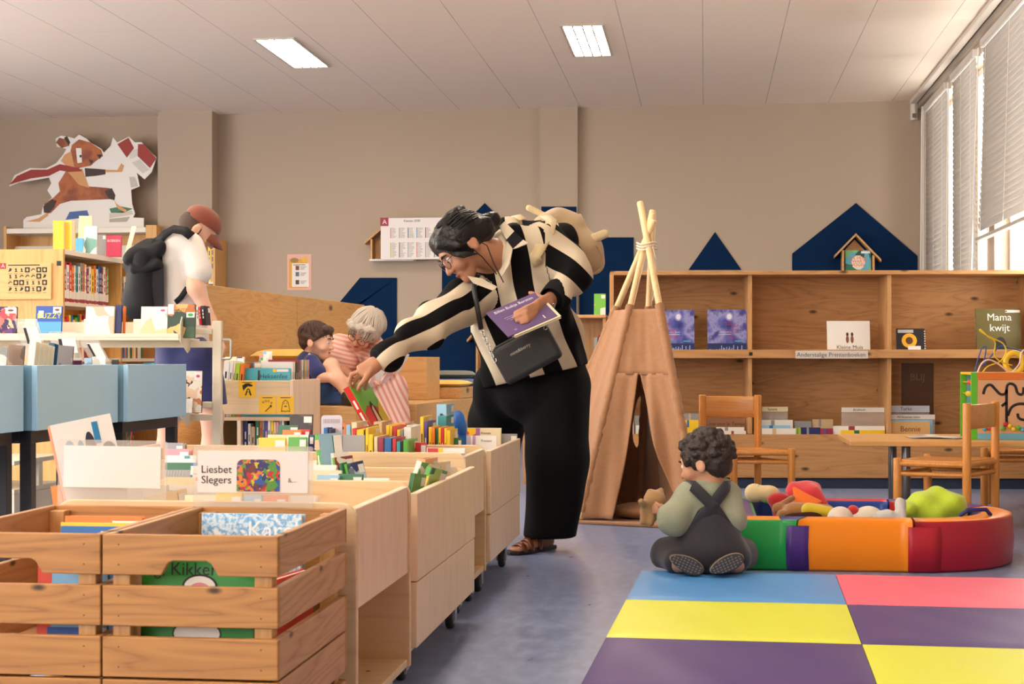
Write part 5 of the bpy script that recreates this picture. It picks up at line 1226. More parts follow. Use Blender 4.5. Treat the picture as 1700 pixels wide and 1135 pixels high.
angled(691, 706, 724, 764, 4.22, B2, W(0, 762, 4.22).z - B2, 'peach', None, 'thick peach coloured book near the aisle in the second bin', 0, 0, lines=False)
angled(707, 712, 729, 775, 4.12, B2, W(0, 772, 4.12).z - B2, 'darkgreen', mat(PAL['cream'], 0.5), 'slim dark green spined book beside the peach one', 0, 0)
angled(713, 721, 741, 770, 4.2, B2, W(0, 768, 4.2).z - B2, 'cream', None, 'cream board book beside the slim dark green one', 0, 2)
angled(726, 733, 752, 781, 4.1, B2, W(0, 778, 4.1).z - B2, 'lightblue', mat(PAL['white'], 0.5), 'light blue spined book by the aisle side of the second bin', 0, 0)
angled(738, 744, 758, 780, 4.16, B2, W(0, 778, 4.16).z - B2, 'green', mat(PAL['cream'], 0.5), 'green spined book touching the aisle side of the second bin', 0, 0)
angled(692, 701, 720, 795, 3.85, B2, W(0, 792, 3.85).z - B2, 'pink', mat((240, 210, 206), 0.5), 'low pink book near the front of the second bin', 0, 0)
for i, (x0, x1, y, d, c) in enumerate(((505, 552, 773, 4.0, 'white'), (512, 560, 782, 3.86, 'cream'), (520, 556, 790, 3.78, 'lightblue'), (556, 596, 788, 3.8, 'darkgreen'), (598, 640, 795, 3.74, 'white'), (470, 520, 765, 4.2, 'cream'), (430, 480, 770, 4.1, 'white'))):
    Yf = W((x0 + x1) / 2, y, d).y; faceout(x0, x1, y, Yf, B2, 0.014, c, '%s topped book in the second bin, %s near the lettered card' % (rowname(c), ORD[i]), G1, 10)
# -- first bin and back, beside the picture cards
ys_ = [(262, 356, 806, 3.42, 'white'), (258, 350, 793, 3.52, 'cream'), (260, 342, 781, 3.66, 'white'), (262, 336, 769, 3.78, 'darkgreen'), (256, 318, 757, 3.9, 'white'), (256, 306, 746, 4.02, 'pink'), (258, 296, 736, 4.14, 'grey')]
for i, (x0, x1, y, d, c) in enumerate(ys_):
    d = min(d, 3.9 + 0.03 * i); Yf = W((x0 + x1) / 2, y, d).y; x0 = max(x0, 266); Yf = 3.69 if 3.5 < Yf < 3.69 else Yf; faceout(x0, x1, y, Yf, B1 if Yf < 3.57 else B2, 0.03 if Yf != 3.69 else 0.02, c, '%s picture book, %s in the run behind the plain white card' % (rowname(c), ORD[i]), G1, 8, extra=stripe_cover([(0.62, 0.8, ('blue', 'orange', 'lightblue', 'blue', 'teal', 'pink', 'grey')[i])]))
lo_ = [(108, 126, 803, 'orange'), (127, 143, 801, 'darkgreen'), (144, 168, 803, 'tan'), (170, 186, 806, 'blue'), (188, 206, 805, 'orange'), (207, 232, 808, 'white'), (233, 262, 812, 'white'), (264, 292, 818, 'cream')]
for i, (x0, x1, y, c) in enumerate(lo_):
    a, b = onY(x0, y, 3.16), onY(x1, y, 3.16)
    book(0.16, a.z - B1, b.x - a.x - 0.002, c, T(b.x, 3.16, B1) @ RY(-9) @ SPINE_OUT, '%s book, %s from the blue boxes under the plain white card' % (rowname(c), ORD[i]), G1)
for i, (x0, x1, y, c) in enumerate(((355, 398, 818, 'yellow'), (400, 430, 822, 'lightblue'), (432, 470, 823, 'orange'), (300, 352, 823, 'cream'), (476, 520, 824, 'white'))):
    a, b = onY(x0, y, 3.10), onY(x1, y, 3.10)
    book(b.x - a.x, a.z - B1, 0.02, c, T(a.x, 3.10 + 0.004 * i, B1) @ RX(-4), '%s book low in the first bin under the lettered card, %s' % (rowname(c), ('the brightest', 'beside the yellow one', 'in the middle', 'nearest the plain card', 'nearest the aisle')[i]), G1)
# big orange and white book
q0 = W(126, 708, 3.16)
def bigart(q, Fm, w, h):
    for x, z, rx, rz_, c in ((0.24, 0.82, 0.09, 0.07, (120, 170, 200)), (0.42, 0.83, 0.05, 0.05, (90, 150, 180)), (0.58, 0.80, 0.09, 0.12, (40, 40, 56)), (0.86, 0.78, 0.12, 0.06, (50, 50, 60))): q.disc(Fm, x * w, z * h, rx * w, rz_ * h, mat(c, 0.5), 0.001)
    q.rect(Fm, 0.66 * w, 0.76 * w, 0.84 * h, 0.97 * h, mat((40, 130, 180), 0.5), 0.0012); q.disc(Fm, 0.58 * w, 0.75 * h, 0.06 * w, 0.03 * h, mat((236, 140, 150), 0.5), 0.0015); q.disc(Fm, 0.25 * w, 0.80 * h, 0.05 * w, 0.04 * h, mat((240, 200, 150), 0.5), 0.0015)
zz = q0.z - B1
book(0.125, zz * 1.03, 0.04, (240, 112, 44), T(q0.x, q0.y + 0.06, B1) @ RZ(CAMROT + 24) @ RY(-11) @ RX(-10), 'big white picture book with orange sides leaning behind the plain white card', G1, face=mat((240, 236, 228), 0.4), extra=bigart, sticker=False, lines=False)
# -- bin in the second row (behind the lettered card)
B5 = 0.47 - 0.189
for i, (x0, x1, y, d, c) in enumerate(((425, 470, 727, 4.95, 'yellow'), (440, 492, 722, 5.02, 'cream'), (457, 491, 706, 5.3, 'darkgreen'), (470, 500, 722, 5.08, 'white'), (465, 496, 714, 5.2, 'orange'), (475, 505, 726, 4.92, 'green'), (492, 510, 713, 5.25, 'red'), (484, 508, 722, 5.0, 'white'), (500, 517, 722, 5.0, 'navy'))):
    Yf = W((x0 + x1) / 2, y, d).y + 0.003 * i; faceout(x0, x1, y, Yf, B5, 0.012, c, '%s book in the second-row bin below the yellow labels, %s of the covers' % (rowname(c), ORD[i]), G1, 7)
Yf = W(490, 690, 5.5).y; faceout(476, 514, 688, Yf, B5, 0.012, (56, 44, 44), 'dark book with white label leaning in front of the yellow-labelled unit', G1, 8, face=art(15, [(50, 38, 38), (70, 50, 44), (50, 38, 38), (90, 60, 50)], 24), bands=())
# -- cards on clear holders
CLEAR = clear_plastic('card_holder_plastic', (226, 216, 206), 0.30)
def card(px0, px1, py0, py1, d, z0, label, draw, tilt=0, top=10):
    a, b = W(px0, py1, d), W(px1, py0, d); M = frame(a, (CN, SN, 0), (0, 0, 1)) @ Matrix.Rotation(math.radians(tilt), 4, 'Z'); w = (px1 - px0) / FPX * d; h = (py1 - py0) / FPX * d; e = top / FPX * d
    r = thing('card_holder', label, 'divider card', (a.x + CN * w / 2, a.y + SN * w / 2, z0), 'picture cards on clear holders'); q = MB()
    q.prism([(-e, z0 - a.z), (w + e, z0 - a.z), (w + e, h + e * 0.7), (w + e * 0.6, h + e), (-e * 0.6, h + e), (-e, h + e * 0.7)], -0.0055, -0.0025, CLEAR, M); q.obj('clear_plate', r)
    q = MB(); q.prism([(0, 0), (w, 0), (w, h), (0, h)], -0.002, 0, mat((238, 230, 224), 0.6), M); draw(q, M, w, h); q.obj('card', r); return r
def kids(q, M, w, h):
    q.text(M @ T(0.17 * w, 0.55 * h, 0), 'Liesbet', 0.021, INKS); q.text(M @ T(0.17 * w, 0.30 * h, 0), 'Slegers', 0.021, INKS); q.text(M @ T(0.86 * w, 0.30 * h, 0), '&....', 0.012, mat((120, 112, 108), 0.6))
    q.prism(rounded_panel(0.355 * w, 0.745 * w, 0.03 * h, 0.80 * h, 0.012), 0.0002, 0.0012, art(31, [(200, 50, 50), (50, 90, 160), (90, 150, 60), (230, 130, 50), (60, 60, 110), (220, 190, 60), (120, 60, 60)], 70), M)
card(105, 266, 739, 808, 3.22, B1, 'plain white card on a clear holder in the first bin', lambda q, M, w, h: None, -1.0)
card(328, 511, 748, 817, 3.06, B1, 'white card lettered with a name and a colourful mosaic print', kids, -0.4, 8)
# -- in the crates
faceout(331, 497, 853, 2.80, 0.276, 0.03, 'lightblue', 'shiny blue wrapped picture book in the upper crate', 'books in the crates', 4, face=art(5, [(90, 160, 214), (130, 190, 230), (225, 240, 250), (100, 168, 220), (240, 246, 252)], 46, 0.15, 'noise'), title='Karel', tcol=(235, 244, 250), tsize=0.045, tpos=(0.72, 0.86), sticker=False)
def frogart(q, Fm, w, h):
    q.text(Fm @ T(0.3 * w, h * 0.86, 0), 'Dag, Kikker', 0.03, INKS); q.disc(Fm, 0.52 * w, 0.70 * h, 0.16 * w, 0.12 * h, INKS, 0.0008); q.disc(Fm, 0.52 * w, 0.70 * h, 0.14 * w, 0.1 * h, WHITEP, 0.001); q.disc(Fm, 0.52 * w, 0.68 * h, 0.09 * w, 0.06 * h, mat((222, 140, 150), 0.5), 0.0013); q.disc(Fm, 0.5 * w, 0.26 * h, 0.22 * w, 0.14 * h, INKS, 0.0008); q.disc(Fm, 0.5 * w, 0.26 * h, 0.205 * w, 0.125 * h, WHITEP, 0.001)
a, b = onY(233, 935, 2.53), onY(420, 935, 2.53); book(b.x - a.x, 0.178, 0.02, (44, 140, 52), T(a.x, 2.53, 0.276) @ RX(-3), 'green picture book behind the slats of the upper crate', 'books in the crates', extra=frogart, sticker=False)
book(0.2, 0.12, 0.02, (226, 92, 84), T(-0.75, 2.62, 0.276) @ RZ(80), 'coral red book by the side slats of the upper crate', 'books in the crates')
faceout(104, 232, 857, 2.82, 0.276, 0.02, 'orange', 'orange topped book farthest back in the crate beside the blue wrapped book', 'books in the crates', 3)
faceout(97, 225, 868, 2.74, 0.276, 0.012, 'yellow', 'yellow book between orange and navy ones in the crate', 'books in the crates', 3)
faceout(97, 205, 874, 2.68, 0.276, 0.012, 'blue', 'deep blue book in front of the yellow one in the crate', 'books in the crates', 3)
a, b = onY(60, 945, 2.53), onY(176, 945, 2.53)
def barcode(q, Fm, w, h):
    q.rect(Fm, 0, 0.2 * w, 0, h, mat((214, 70, 50), 0.5), 0.0005); q.rect(Fm, 0.15 * w, 0.62 * w, 0, 0.32 * h, mat((30, 80, 160), 0.5), 0.0008); q.rect(Fm, 0.62 * w, w, 0, 0.32 * h, WHITEP, 0.0008)
    for i in range(9): q.rect(Fm, (0.72 + 0.022 * i) * w, (0.73 + 0.022 * i + 0.004 * (i % 3)) * w, 0.06 * h, 0.24 * h, INKS, 0.001)
book(b.x - a.x, 0.165, 0.012, (120, 176, 220), T(a.x, 2.53, 0.276) @ RX(-3), 'pale blue picture book with barcode behind the crate slats', 'books in the crates', extra=barcode, sticker=False)

# -- pine shelf unit: covers on the ledge and the tray below
G2 = 'picture books on the pine shelf unit'
NIGHT = art(17, [(36, 44, 110), (60, 70, 150), (96, 100, 176), (150, 150, 200), (60, 64, 140)], 9, 0.4, 'noise')
def night(txt, ar=False):
    def f(q, Fm, w, h):
        q.rect(Fm, 0, w, 0, 0.22 * h, mat((28, 42, 96), 0.4), 0.0005); q.disc(Fm, 0.56 * w, 0.84 * h, 0.1 * w, 0.1 * h, mat((150, 150, 205), 0.4), 0.0007); q.disc(Fm, 0.56 * w, 0.84 * h, 0.065 * w, 0.065 * h, mat((228, 228, 240), 0.4), 0.001)
        rr = random.Random(2)
        for i in range(16): x = rr.random() * w * 0.9; q.rect(Fm, x, x + 0.006, 0.03 * h, (0.08 + 0.1 * rr.random()) * h, mat((140, 160, 210), 0.4), 0.0009)
        for i, l in enumerate(txt): q.text(Fm @ T(w * (0.62 if ar else 0.22 + 0.03 * i), (0.68 - 0.15 * i) * h, 0), l, 0.04, mat((170, 40, 90), 0.5), z=0.0014)
        for i in range(2): q.rect(Fm, 0.3 * w, 0.6 * w, (0.47 - i * 0.05) * h, (0.485 - i * 0.05) * h, mat((190, 190, 220), 0.5), 0.001)
        q.rect(Fm, 0.7 * w, 0.9 * w, 0.26 * h, 0.28 * h, mat((70, 190, 200), 0.5), 0.001)
    return f
def sface(px0, px1, py0, z0, y, t, col, label, lean=8, **k):
    """a cover on the shelf unit; y = depth behind its front"""
    n = SH.to_3x3() @ Vector((0, 1, 0)); o = SH @ Vector((0, y, 0)); r0, r1 = ray(px0, py0), ray(px1, py0)
    a = CAM + r0 * ((o - CAM).dot(n) / r0.dot(n)); b = CAM + r1 * ((o - CAM).dot(n) / r1.dot(n))
    ob = book((b - a).length, (a.z - z0) / math.cos(math.radians(lean)), t, col, T(a.x, a.y, z0) @ RZ(4.1) @ RX(-lean), label, G2, **k); return ob
ZL = 0.8225
sface(1093, 1153, 514, ZL, 0.08, 0.012, (44, 50, 120), 'night blue picture book with moon standing beside the tent', face=NIGHT, extra=night(('the', 'hiding', 'moons')), sticker=False)
sface(1175, 1240, 513.5, ZL, 0.08, 0.012, (44, 50, 120), 'night blue picture book with moon and red foreign script', face=NIGHT, extra=night(('\ufb90\ufe98\ufe8e\ufe91\ufbfd', '\ufe91\ufeae\ufe8d\ufbfc', '\ufe97\ufeee'), True), sticker=False)
def mice(q, Fm, w, h):
    for x in (0.47, 0.58): q.disc(Fm, x * w, 0.42 * h, 0.035 * w, 0.12 * h, mat((130, 80, 60), 0.5), 0.0008); q.disc(Fm, x * w, 0.58 * h, 0.03 * w, 0.06 * h, mat((70, 44, 36), 0.5), 0.001)
    q.text(Fm @ T(0.52 * w, 0.17 * h, 0), 'Kleine Muis', 0.034, mat((60, 50, 50), 0.6))
sface(1374, 1445, 532.5, ZL, 0.08, 0.012, 'white', 'white picture book with two little brown figures on the shelf ledge', extra=mice, sticker=False)
def sunf(q, Fm, w, h):
    q.disc(Fm, 0.45 * w, 0.5 * h, 0.27 * w, 0.3 * h, mat((236, 176, 40), 0.5), 0.0008); q.disc(Fm, 0.45 * w, 0.5 * h, 0.13 * w, 0.15 * h, mat((90, 56, 30), 0.5), 0.001); q.rect(Fm, 0.4 * w, 0.85 * w, 0.1 * h, 0.28 * h, WHITEP, 0.0012); q.rect(Fm, 0.05 * w, 0.6 * w, 0.82 * h, 0.95 * h, mat((190, 190, 190), 0.5), 0.0012)
    for i in range(9): q.rect(Fm, w - 0.004, w + 0.003, (0.06 + 0.1 * i) * h, (0.1 + 0.1 * i) * h, WHITEP, 0.0012)
sface(1489, 1536, 545, ZL, 0.08, 0.012, 'black', 'small black book with a yellow sunflower on the shelf ledge', extra=sunf, sticker=False)
def owl(q, Fm, w, h):
    q.disc(Fm, 0.53 * w, 0.16 * h, 0.13 * w, 0.2 * h, mat((20, 18, 18), 0.5), 0.0008, 24); q.rect(Fm, 0.66 * w, 0.98 * w, 0.91 * h, 0.97 * h, WHITEP, 0.001); q.disc(Fm, 0.68 * w, 0.94 * h, 0.02 * w, 0.02 * w, mat((150, 30, 30), 0.5), 0.0013)
sface(1622, 1697, 512, ZL, 0.08, 0.014, (92, 82, 34), 'olive green picture book lettered in white above the bead maze', title='Mama\nkwijt', tcol=(226, 226, 216), tsize=0.062, tpos=(0.52, 0.80), extra=owl, sticker=False)
ZT0 = 0.1205
tray = [(1030, 1052, 700, .08, 'white', 'white book seen through the tent window'), (1054, 1084, 690, .10, 'grey', 'grey book seen through the tent window'), (1056, 1090, 706, .06, 'white', 'low white book seen through the tent window'), (1136, 1163, 686, .10, 'grey', 'grey book low beside the tent pole'), (1133, 1160, 697, .06, 'yellow', 'yellow and dark book low beside the tent pole'), (1172, 1238, 694, .12, (150, 106, 76), 'brown lettered book behind the toddler chair back'), (1190, 1236, 709, .07, 'white', 'white book below the brown lettered one'), (1204, 1239, 715, .045, 'white', 'white book at the very front below the brown lettered one'),
        (1266, 1306, 690, .16, 'grey', 'grey book under the cream language card'), (1265, 1317, 697, .12, 'white', 'white book in the middle of the heap beside the chair'), (1263, 1313, 706, .08, 'lightblue', 'pale blue book in the heap beside the chair'), (1266, 1322, 711, .045, 'white', 'white book with green dot at the front of the heap'),
        (1320, 1348, 699, .14, 'grey', 'grey book behind the navy one in the tray'), (1350, 1384, 696, .15, 'tan', 'tan book behind the dark red one in the tray'), (1330, 1363, 709.5, .06, 'navy', 'navy book at the front of the tray'), (1363, 1384, 711, .05, 'maroon', 'dark red book at the front of the tray'), (1322, 1331, 710, .06, 'lime', 'narrow lime book beside the navy one'), (1384, 1470, 707, .06, 'white', 'long white book with dark spot before the language sign'), (1397, 1470, 714, .035, 'yellow', 'yellow covered book at the very front before the language sign'),
        (1480, 1545, 700, .07, (216, 170, 110), 'sand coloured book with brown title behind the table'), (1482, 1550, 697, .11, 'lightblue', 'blue book behind the sand coloured one')]
for x0, x1, y, yy, c, lb in tray:
    k = dict(title='...me tout le Temps', tcol=(70, 40, 36), tsize=0.03, tpos=(0.5, 0.88)) if 'brown lettered book behind' in lb else dict(title='Bennie\nBeukenoot', tcol=(110, 60, 40), tsize=0.045, tpos=(0.5, 0.84)) if 'sand' in lb else dict(extra=stripe_cover([(0.3, 0.42, ('grey', 'tan', 'darkgreen', 'blue', 'maroon')[int(x0) % 5])]))
    sface(x0, x1, y, ZT0, yy, 0.012, c, lb + ' in the shelf unit', 5, sticker=False, **k)
def sign(px0, px1, py0, py1, y, txt, label, col=(228, 222, 214)):
    n = SH.to_3x3() @ Vector((0, 1, 0)); o = SH @ Vector((0, y, 0)); r0, r1 = ray(px0, py0), ray(px1, py1)
    a = CAM + r0 * ((o - CAM).dot(n) / r0.dot(n)); b = CAM + r1 * ((o - CAM).dot(n) / r1.dot(n)); w = (Vector((a.x, a.y)) - Vector((b.x, b.y))).length
    r = thing('language_divider', label, 'divider card', (a.x, a.y, ZT0), 'language dividers in the shelf tray'); M = T(a.x, a.y, 0) @ RZ(4.1)
    q = MB(); q.M = M; q.box(0, w, 0.001, 0.004, ZT0, a.z, CLEAR); q.obj('clear_plate', r)
    q = MB(); q.M = M; q.box(0, w, -0.003, 0.0, b.z, a.z, mat(col, 0.5)); q.text(frame((w * 0.4, -0.003, (a.z + b.z) / 2), (1, 0, 0), (0, 0, 1)), txt, (a.z - b.z) * 0.75, INKS); q.obj('title_strip', r)
sign(1265, 1308, 675, 683, .17, 'Spaans', 'cream topped language divider lettered Spaans in the shelf tray', (232, 222, 176))
sign(1397, 1470, 676, 684, .13, 'Arabisch', 'white topped language divider lettered Arabisch in the shelf tray')
sign(1478, 1543, 673, 684, .17, 'Turks', 'grey topped language divider lettered Turks behind the low table', (196, 200, 212))
sign(1479, 1552, 688, 696, .14, 'Afrikaanse talen', 'white topped language divider with long lettering behind the low table')
# green book in the little house
xl_, xr_, zz_, Yh, dp = g2
def nest(q, Fm, w, h): q.disc(Fm, 0.5 * w, 0.4 * h, 0.27 * w, 0.36 * h, mat((236, 214, 190), 0.5), 0.0008, 10); [q.text(Fm @ T(0.5 * w, (0.62 - 0.17 * i) * h, 0), l, 0.04, mat((200, 80, 50), 0.5), z=0.0012) for i, l in enumerate(('DE HELE', 'ZWARTE', 'VOGEL'))]
bz = onY(1421, 415, Yh - .1).z - zz_; book(0.235, bz, 0.012, (60, 130, 110), T((xl_ + xr_) / 2 - 0.115, Yh - 0.11, zz_ + 0.0005) @ RX(-8), 'green and blue picture book standing in the little wooden house shelf', G2, face=art(19, [(40, 110, 90), (90, 170, 190), (30, 70, 60), (120, 180, 120)], 14), extra=nest)

# -- blue media boxes: discs, sleeves and clear dividers
G3 = 'discs and sleeves in the blue media boxes'
MZ = 0.5635
def inbox(px0, px1, py, d, t, col, label, lean, face=None, **k):
    a, b = W(px0, py, d), W(px1, py, d); M = T(a.x, a.y, MZ) @ RZ(CAMROT) @ RX(-lean * 0.25) @ RY(-lean)
    return book((px1 - px0) / FPX * d, a.z - MZ, t, col, M, label, G3, face=face, lines=False, **k)
rgm = random.Random(8); n = 0
for i in range(13): x = 36 + i * 2.6; inbox(x, x + 11, 565 + i * 0.7, 5.38 + i * 0.012, 0.008, 'cream' if i % 3 else 'white', '%s disc sleeve, %s of the packed run in the middle blue box' % ('cream' if i % 3 else 'white', ORD[i]), -6, sticker=False, name='disc_sleeve', cat='disc')
for i in range(3): inbox(69 + i * 3, 78 + i * 3, 568 + i, 5.56 + 0.01 * i, 0.008, (34, 84, 120), 'dark blue disc sleeve, %s after the cream run' % ORD[i], -6, sticker=False, name='disc_sleeve', cat='disc')
for i, (x0, x1, y, d, c, lb) in enumerate(((4, 30, 571, 5.2, (150, 120, 100), 'brown toned disc case standing in the nearest blue box'), (-20, 2, 574, 5.1, (220, 214, 200), 'pale disc case at the edge of the nearest blue box'), (84, 112, 572, 5.72, (130, 120, 118), 'grey toned disc case in the middle blue box'), (118, 135, 598, 5.8, (120, 40, 90), 'plum coloured disc case low in the middle blue box'), (140, 152, 594, 5.95, (150, 176, 196), 'pale blue disc case in the middle blue box'), (153, 175, 592, 6.0, (236, 226, 206), 'white disc case in the middle blue box'), (186, 196, 597, 6.1, (40, 36, 40), 'black disc case lying low in the far blue box'), (198, 208, 602, 6.15, (230, 150, 70), 'orange disc case in the far blue box'), (238, 256, 602, 6.2, (60, 150, 180), 'turquoise disc case in the far blue box'))):
    inbox(x0, x1, y, d, 0.012, c, lb, -5 if i < 3 else 0, sticker=False, name='disc_case', cat='disc', face=art(60 + i, [c, [min(255, v * 1.25) for v in c], [v * 0.7 for v in c]], 22))
def clear_div(px0, py0, px1, py1, d, slant, label, txt):
    a, b = W(px0, py1, d), W(px1, py0, d); w = (px1 - px0) / FPX * d; h = b.z - MZ; r = thing('clear_divider', label, 'divider card', (a.x, a.y, MZ), 'clear dividers in the blue media boxes')
    M = T(a.x, a.y, MZ) @ RZ(CAMROT) @ Matrix(((1, 0, -slant, 0), (0, 1, 0, 0), (0, 0, 1, 0), (0, 0, 0, 1))); q = MB(); q.M = M; q.box(0, w, 0, 0.003, 0, h, CLEAR); q.obj('clear_plate', r)
    q = MB(); q.M = M; q.box(w * 0.3, w * 0.92, -0.002, -0.0005, h * 0.74, h * 0.92, WHITEP); q.box(w * 0.3, w * 0.42, -0.003, -0.002, h * 0.75, h * 0.91, INKS); q.obj('title_strip', r)
clear_div(70, 529, 108, 610, 5.7, 0.28, 'tall clear divider in the middle blue box', '')
clear_div(118, 570, 176, 610, 5.86, 0.75, 'wide clear divider with printed label leaning in the middle blue box', '')
clear_div(108, 550, 154, 575, 6.2, 0.2, 'clear divider with black and white label beneath the trolley shelf', '')
clear_div(200, 559, 232, 606, 6.1, 0.55, 'clear divider leaning over in the far blue box', '')
clear_div(6, 546, 34, 612, 5.5, 0.3, 'clear divider in the nearest blue box', '')
# -- book trolley: covers on the shelves
G4 = 'discs and books on the book trolley'
def tface(px0, px1, py, z0, y, t, col, label, lean=8, **k):
    d = 6.95 + y; a = W(px0, py, d); return book((px1 - px0) / FPX * d, a.z - z0, t, col, T(a.x, a.y, z0) @ RZ(CAMROT) @ RX(-lean), label, G4, lines=False, **k)
ZS_ = 0.878
def corner(c): return lambda q, Fm, w, h: (q.rect(Fm, 0.66 * w, 0.98 * w, 0.78 * h, 0.97 * h, WHITEP, 0.0008), q.disc(Fm, 0.82 * w, 0.875 * h, 0.09 * w, 0.035 * h, mat(c, 0.5), 0.0012))
tface(-30, 26, 508, ZS_, -0.05, 0.016, 'black', 'black edged disc case with purple fairground print on the trolley', face=art(70, [(60, 40, 90), (220, 120, 110), (230, 190, 150), (110, 60, 130), (190, 70, 80)], 30), extra=corner((120, 60, 30)), sticker=False, name='disc_case', cat='disc')
def buzz(q, Fm, w, h): corner((130, 60, 50))(q, Fm, w, h); q.text(Fm @ T(0.52 * w, 0.68 * h, 0), 'BUZZY', 0.034, mat((240, 220, 60), 0.5), z=0.0014); q.rect(Fm, 0.1 * w, 0.3 * w, 0.62 * h, 0.85 * h, WHITEP, 0.0007); q.rect(Fm, 0, w, 0, 0.5 * h, mat((90, 170, 216), 0.4), 0.0004)
tface(58, 101, 507, ZS_, -0.05, 0.016, (40, 90, 180), 'blue disc case with yellow comic lettering on the trolley', face=mat((44, 90, 178), 0.4), extra=buzz, sticker=False, name='disc_case', cat='disc')
tface(141, 188, 508, ZS_, -0.05, 0.02, 'cream', 'cream picture book with faint pink print on the trolley', face=art(71, [(244, 230, 208), (246, 236, 220), (240, 190, 160), (246, 236, 220)], 12), sticker=False)
tface(190, 200, 505, ZS_, -0.03, 0.02, 'navy', 'navy edged disc case beside the cream book on the trolley', sticker=False, name='disc_case', cat='disc')
tface(203, 206, 507, ZS_, 0.02, 0.02, 'orange', 'thin orange spine beside the backpack on the trolley', sticker=False)
tface(233, 277, 508, ZS_, -0.05, 0.016, 'grey', 'grey and white disc case with animal print on the trolley', face=art(72, [(190, 196, 180), (236, 236, 226), (210, 206, 160), (150, 160, 150), (236, 232, 220)], 14), extra=corner((220, 80, 140)), sticker=False, name='disc_case', cat='disc')
def bam(q, Fm, w, h): q.rect(Fm, 0, 0.22 * w, 0.7 * h, h, WHITEP, 0.0008); q.rect(Fm, 0.68 * w, 0.98 * w, 0.6 * h, 0.76 * h, WHITEP, 0.0008); q.disc(Fm, 0.83 * w, 0.68 * h, 0.1 * w, 0.05 * h, mat((60, 170, 80), 0.5), 0.0012); q.text(Fm @ T(0.54 * w, 0.84 * h, 0), 'Bambi', 0.034, mat((190, 130, 70), 0.5), z=0.0014)
tface(277.5, 323, 504, ZS_, -0.05, 0.018, 'black', 'dark green disc case lettered in bronze on the trolley', face=art(73, [(40, 66, 48), (56, 90, 60), (40, 66, 48), (200, 110, 50), (230, 180, 110), (60, 100, 60)], 20), extra=bam, sticker=False, name='disc_case', cat='disc')
for i, (x0, x1, y, c) in enumerate(((327, 331, 508, 'white'), (331.5, 335, 509, 'red'), (335.5, 342, 507, 'black'))):
    d = 7.10; a, b = W(x0, y, d), W(x1, y, d); book(0.12, a.z - ZS_ - 0.06, (b - a).length, c, T(b.x, b.y, ZS_ + 0.06) @ RZ(CAMROT) @ RY(-5) @ SPINE_OUT, '%s spined case at the post end of the trolley, above the rail' % c, G4)
tface(296, 334, 615, 0.548, -0.05, 0.02, 'black', 'black edged disc case with tiger print on the lower trolley shelf', face=art(74, [(230, 200, 170), (60, 50, 46), (236, 226, 210), (200, 120, 70), (236, 226, 210)], 26), extra=corner((200, 60, 110)), sticker=False, name='disc_case', cat='disc')
tface(300, 318, 660, 0.548, -0.075, 0.01, 'white', 'white case lying in front on the lower trolley shelf', 20, sticker=False, name='disc_case', cat='disc')
# -- birch unit with yellow labels
G5 = 'books in the birch unit with yellow labels'
UX0, UX1, UY0, UY1, UZ = BINU; ZU = 0.4605
def uface(px0, px1, py, y, t, col, label, lean=5, **k):
    a, b = onY(px0, py, UY0 + y), onY(px1, py, UY0 + y); b.x = min(b.x, UX1 - 0.03 if y < 0.09 else UX1 - 0.22); return book(b.x - a.x, (a.z - ZU) / math.cos(math.radians(lean)), t, col, T(a.x, UY0 + y, ZU) @ RX(-lean), label, G5, lines=False, **k)
def hek(q, Fm, w, h): q.rect(Fm, 0.33 * w, 0.37 * w, 0.4 * h, h - 0.012, mat((70, 40, 50), 0.5), 0.0007); q.text(Fm @ T(0.66 * w, h - 0.046, 0), 'Heksenfee', 0.038, mat((40, 60, 90), 0.5), z=0.0012); q.rect(Fm, 0.64 * w, 0.71 * w, h - 0.022, h - 0.004, YEL, 0.0009); q.rect(Fm, 0.72 * w, 0.96 * w, h - 0.02, h - 0.006, WHITEP, 0.0009)
uface(400, 486, 611, 0.03, 0.02, (84, 176, 190), 'turquoise picture book with slanted dark lettering in the birch unit', extra=hek, sticker=False)
uface(404, 478, 601, 0.11, 0.015, 'tan', 'tan and blue topped book behind the turquoise one', extra=stripe_cover([(0.0, 0.45, 'brown'), (0.45, 0.55, 'blue')]))
for i, (x0, x1, y) in enumerate(((427, 490, 598), (430, 492, 593), (428, 492, 588), (434, 494, 583))): uface(x0, x1, y, 0.17 + 0.05 * i, 0.012, 'white', 'white topped book, %s behind the tan one in the birch unit' % ORD[i], extra=stripe_cover([(0, 0.4, ('teal', 'green', 'pink', 'lightblue')[i])]))
uface(372, 403, 592, 0.3, 0.015, 'cream', 'cream book with navy edge at the trolley end of the birch unit', extra=stripe_cover([(0.1, 0.25, 'yellow'), (0.6, 0.9, 'navy')]))
for i, (x0, x1, y, c) in enumerate(((364, 374, 599, 'white'), (374.5, 380, 601, 'white'), (380.5, 384, 602, 'cream'), (384.5, 391.5, 603, 'lime'), (392, 399, 604, 'orange'))):
    a, b = onY(x0, y, UY0 + 0.03), onY(x1, y, UY0 + 0.03); book(0.2, a.z - ZU, b.x - a.x - 0.001, c, T(b.x, UY0 + 0.03, ZU) @ RY(5) @ SPINE_OUT, '%s spine, %s from the trolley in the birch unit' % (rowname(c), ORD[i]), G5)
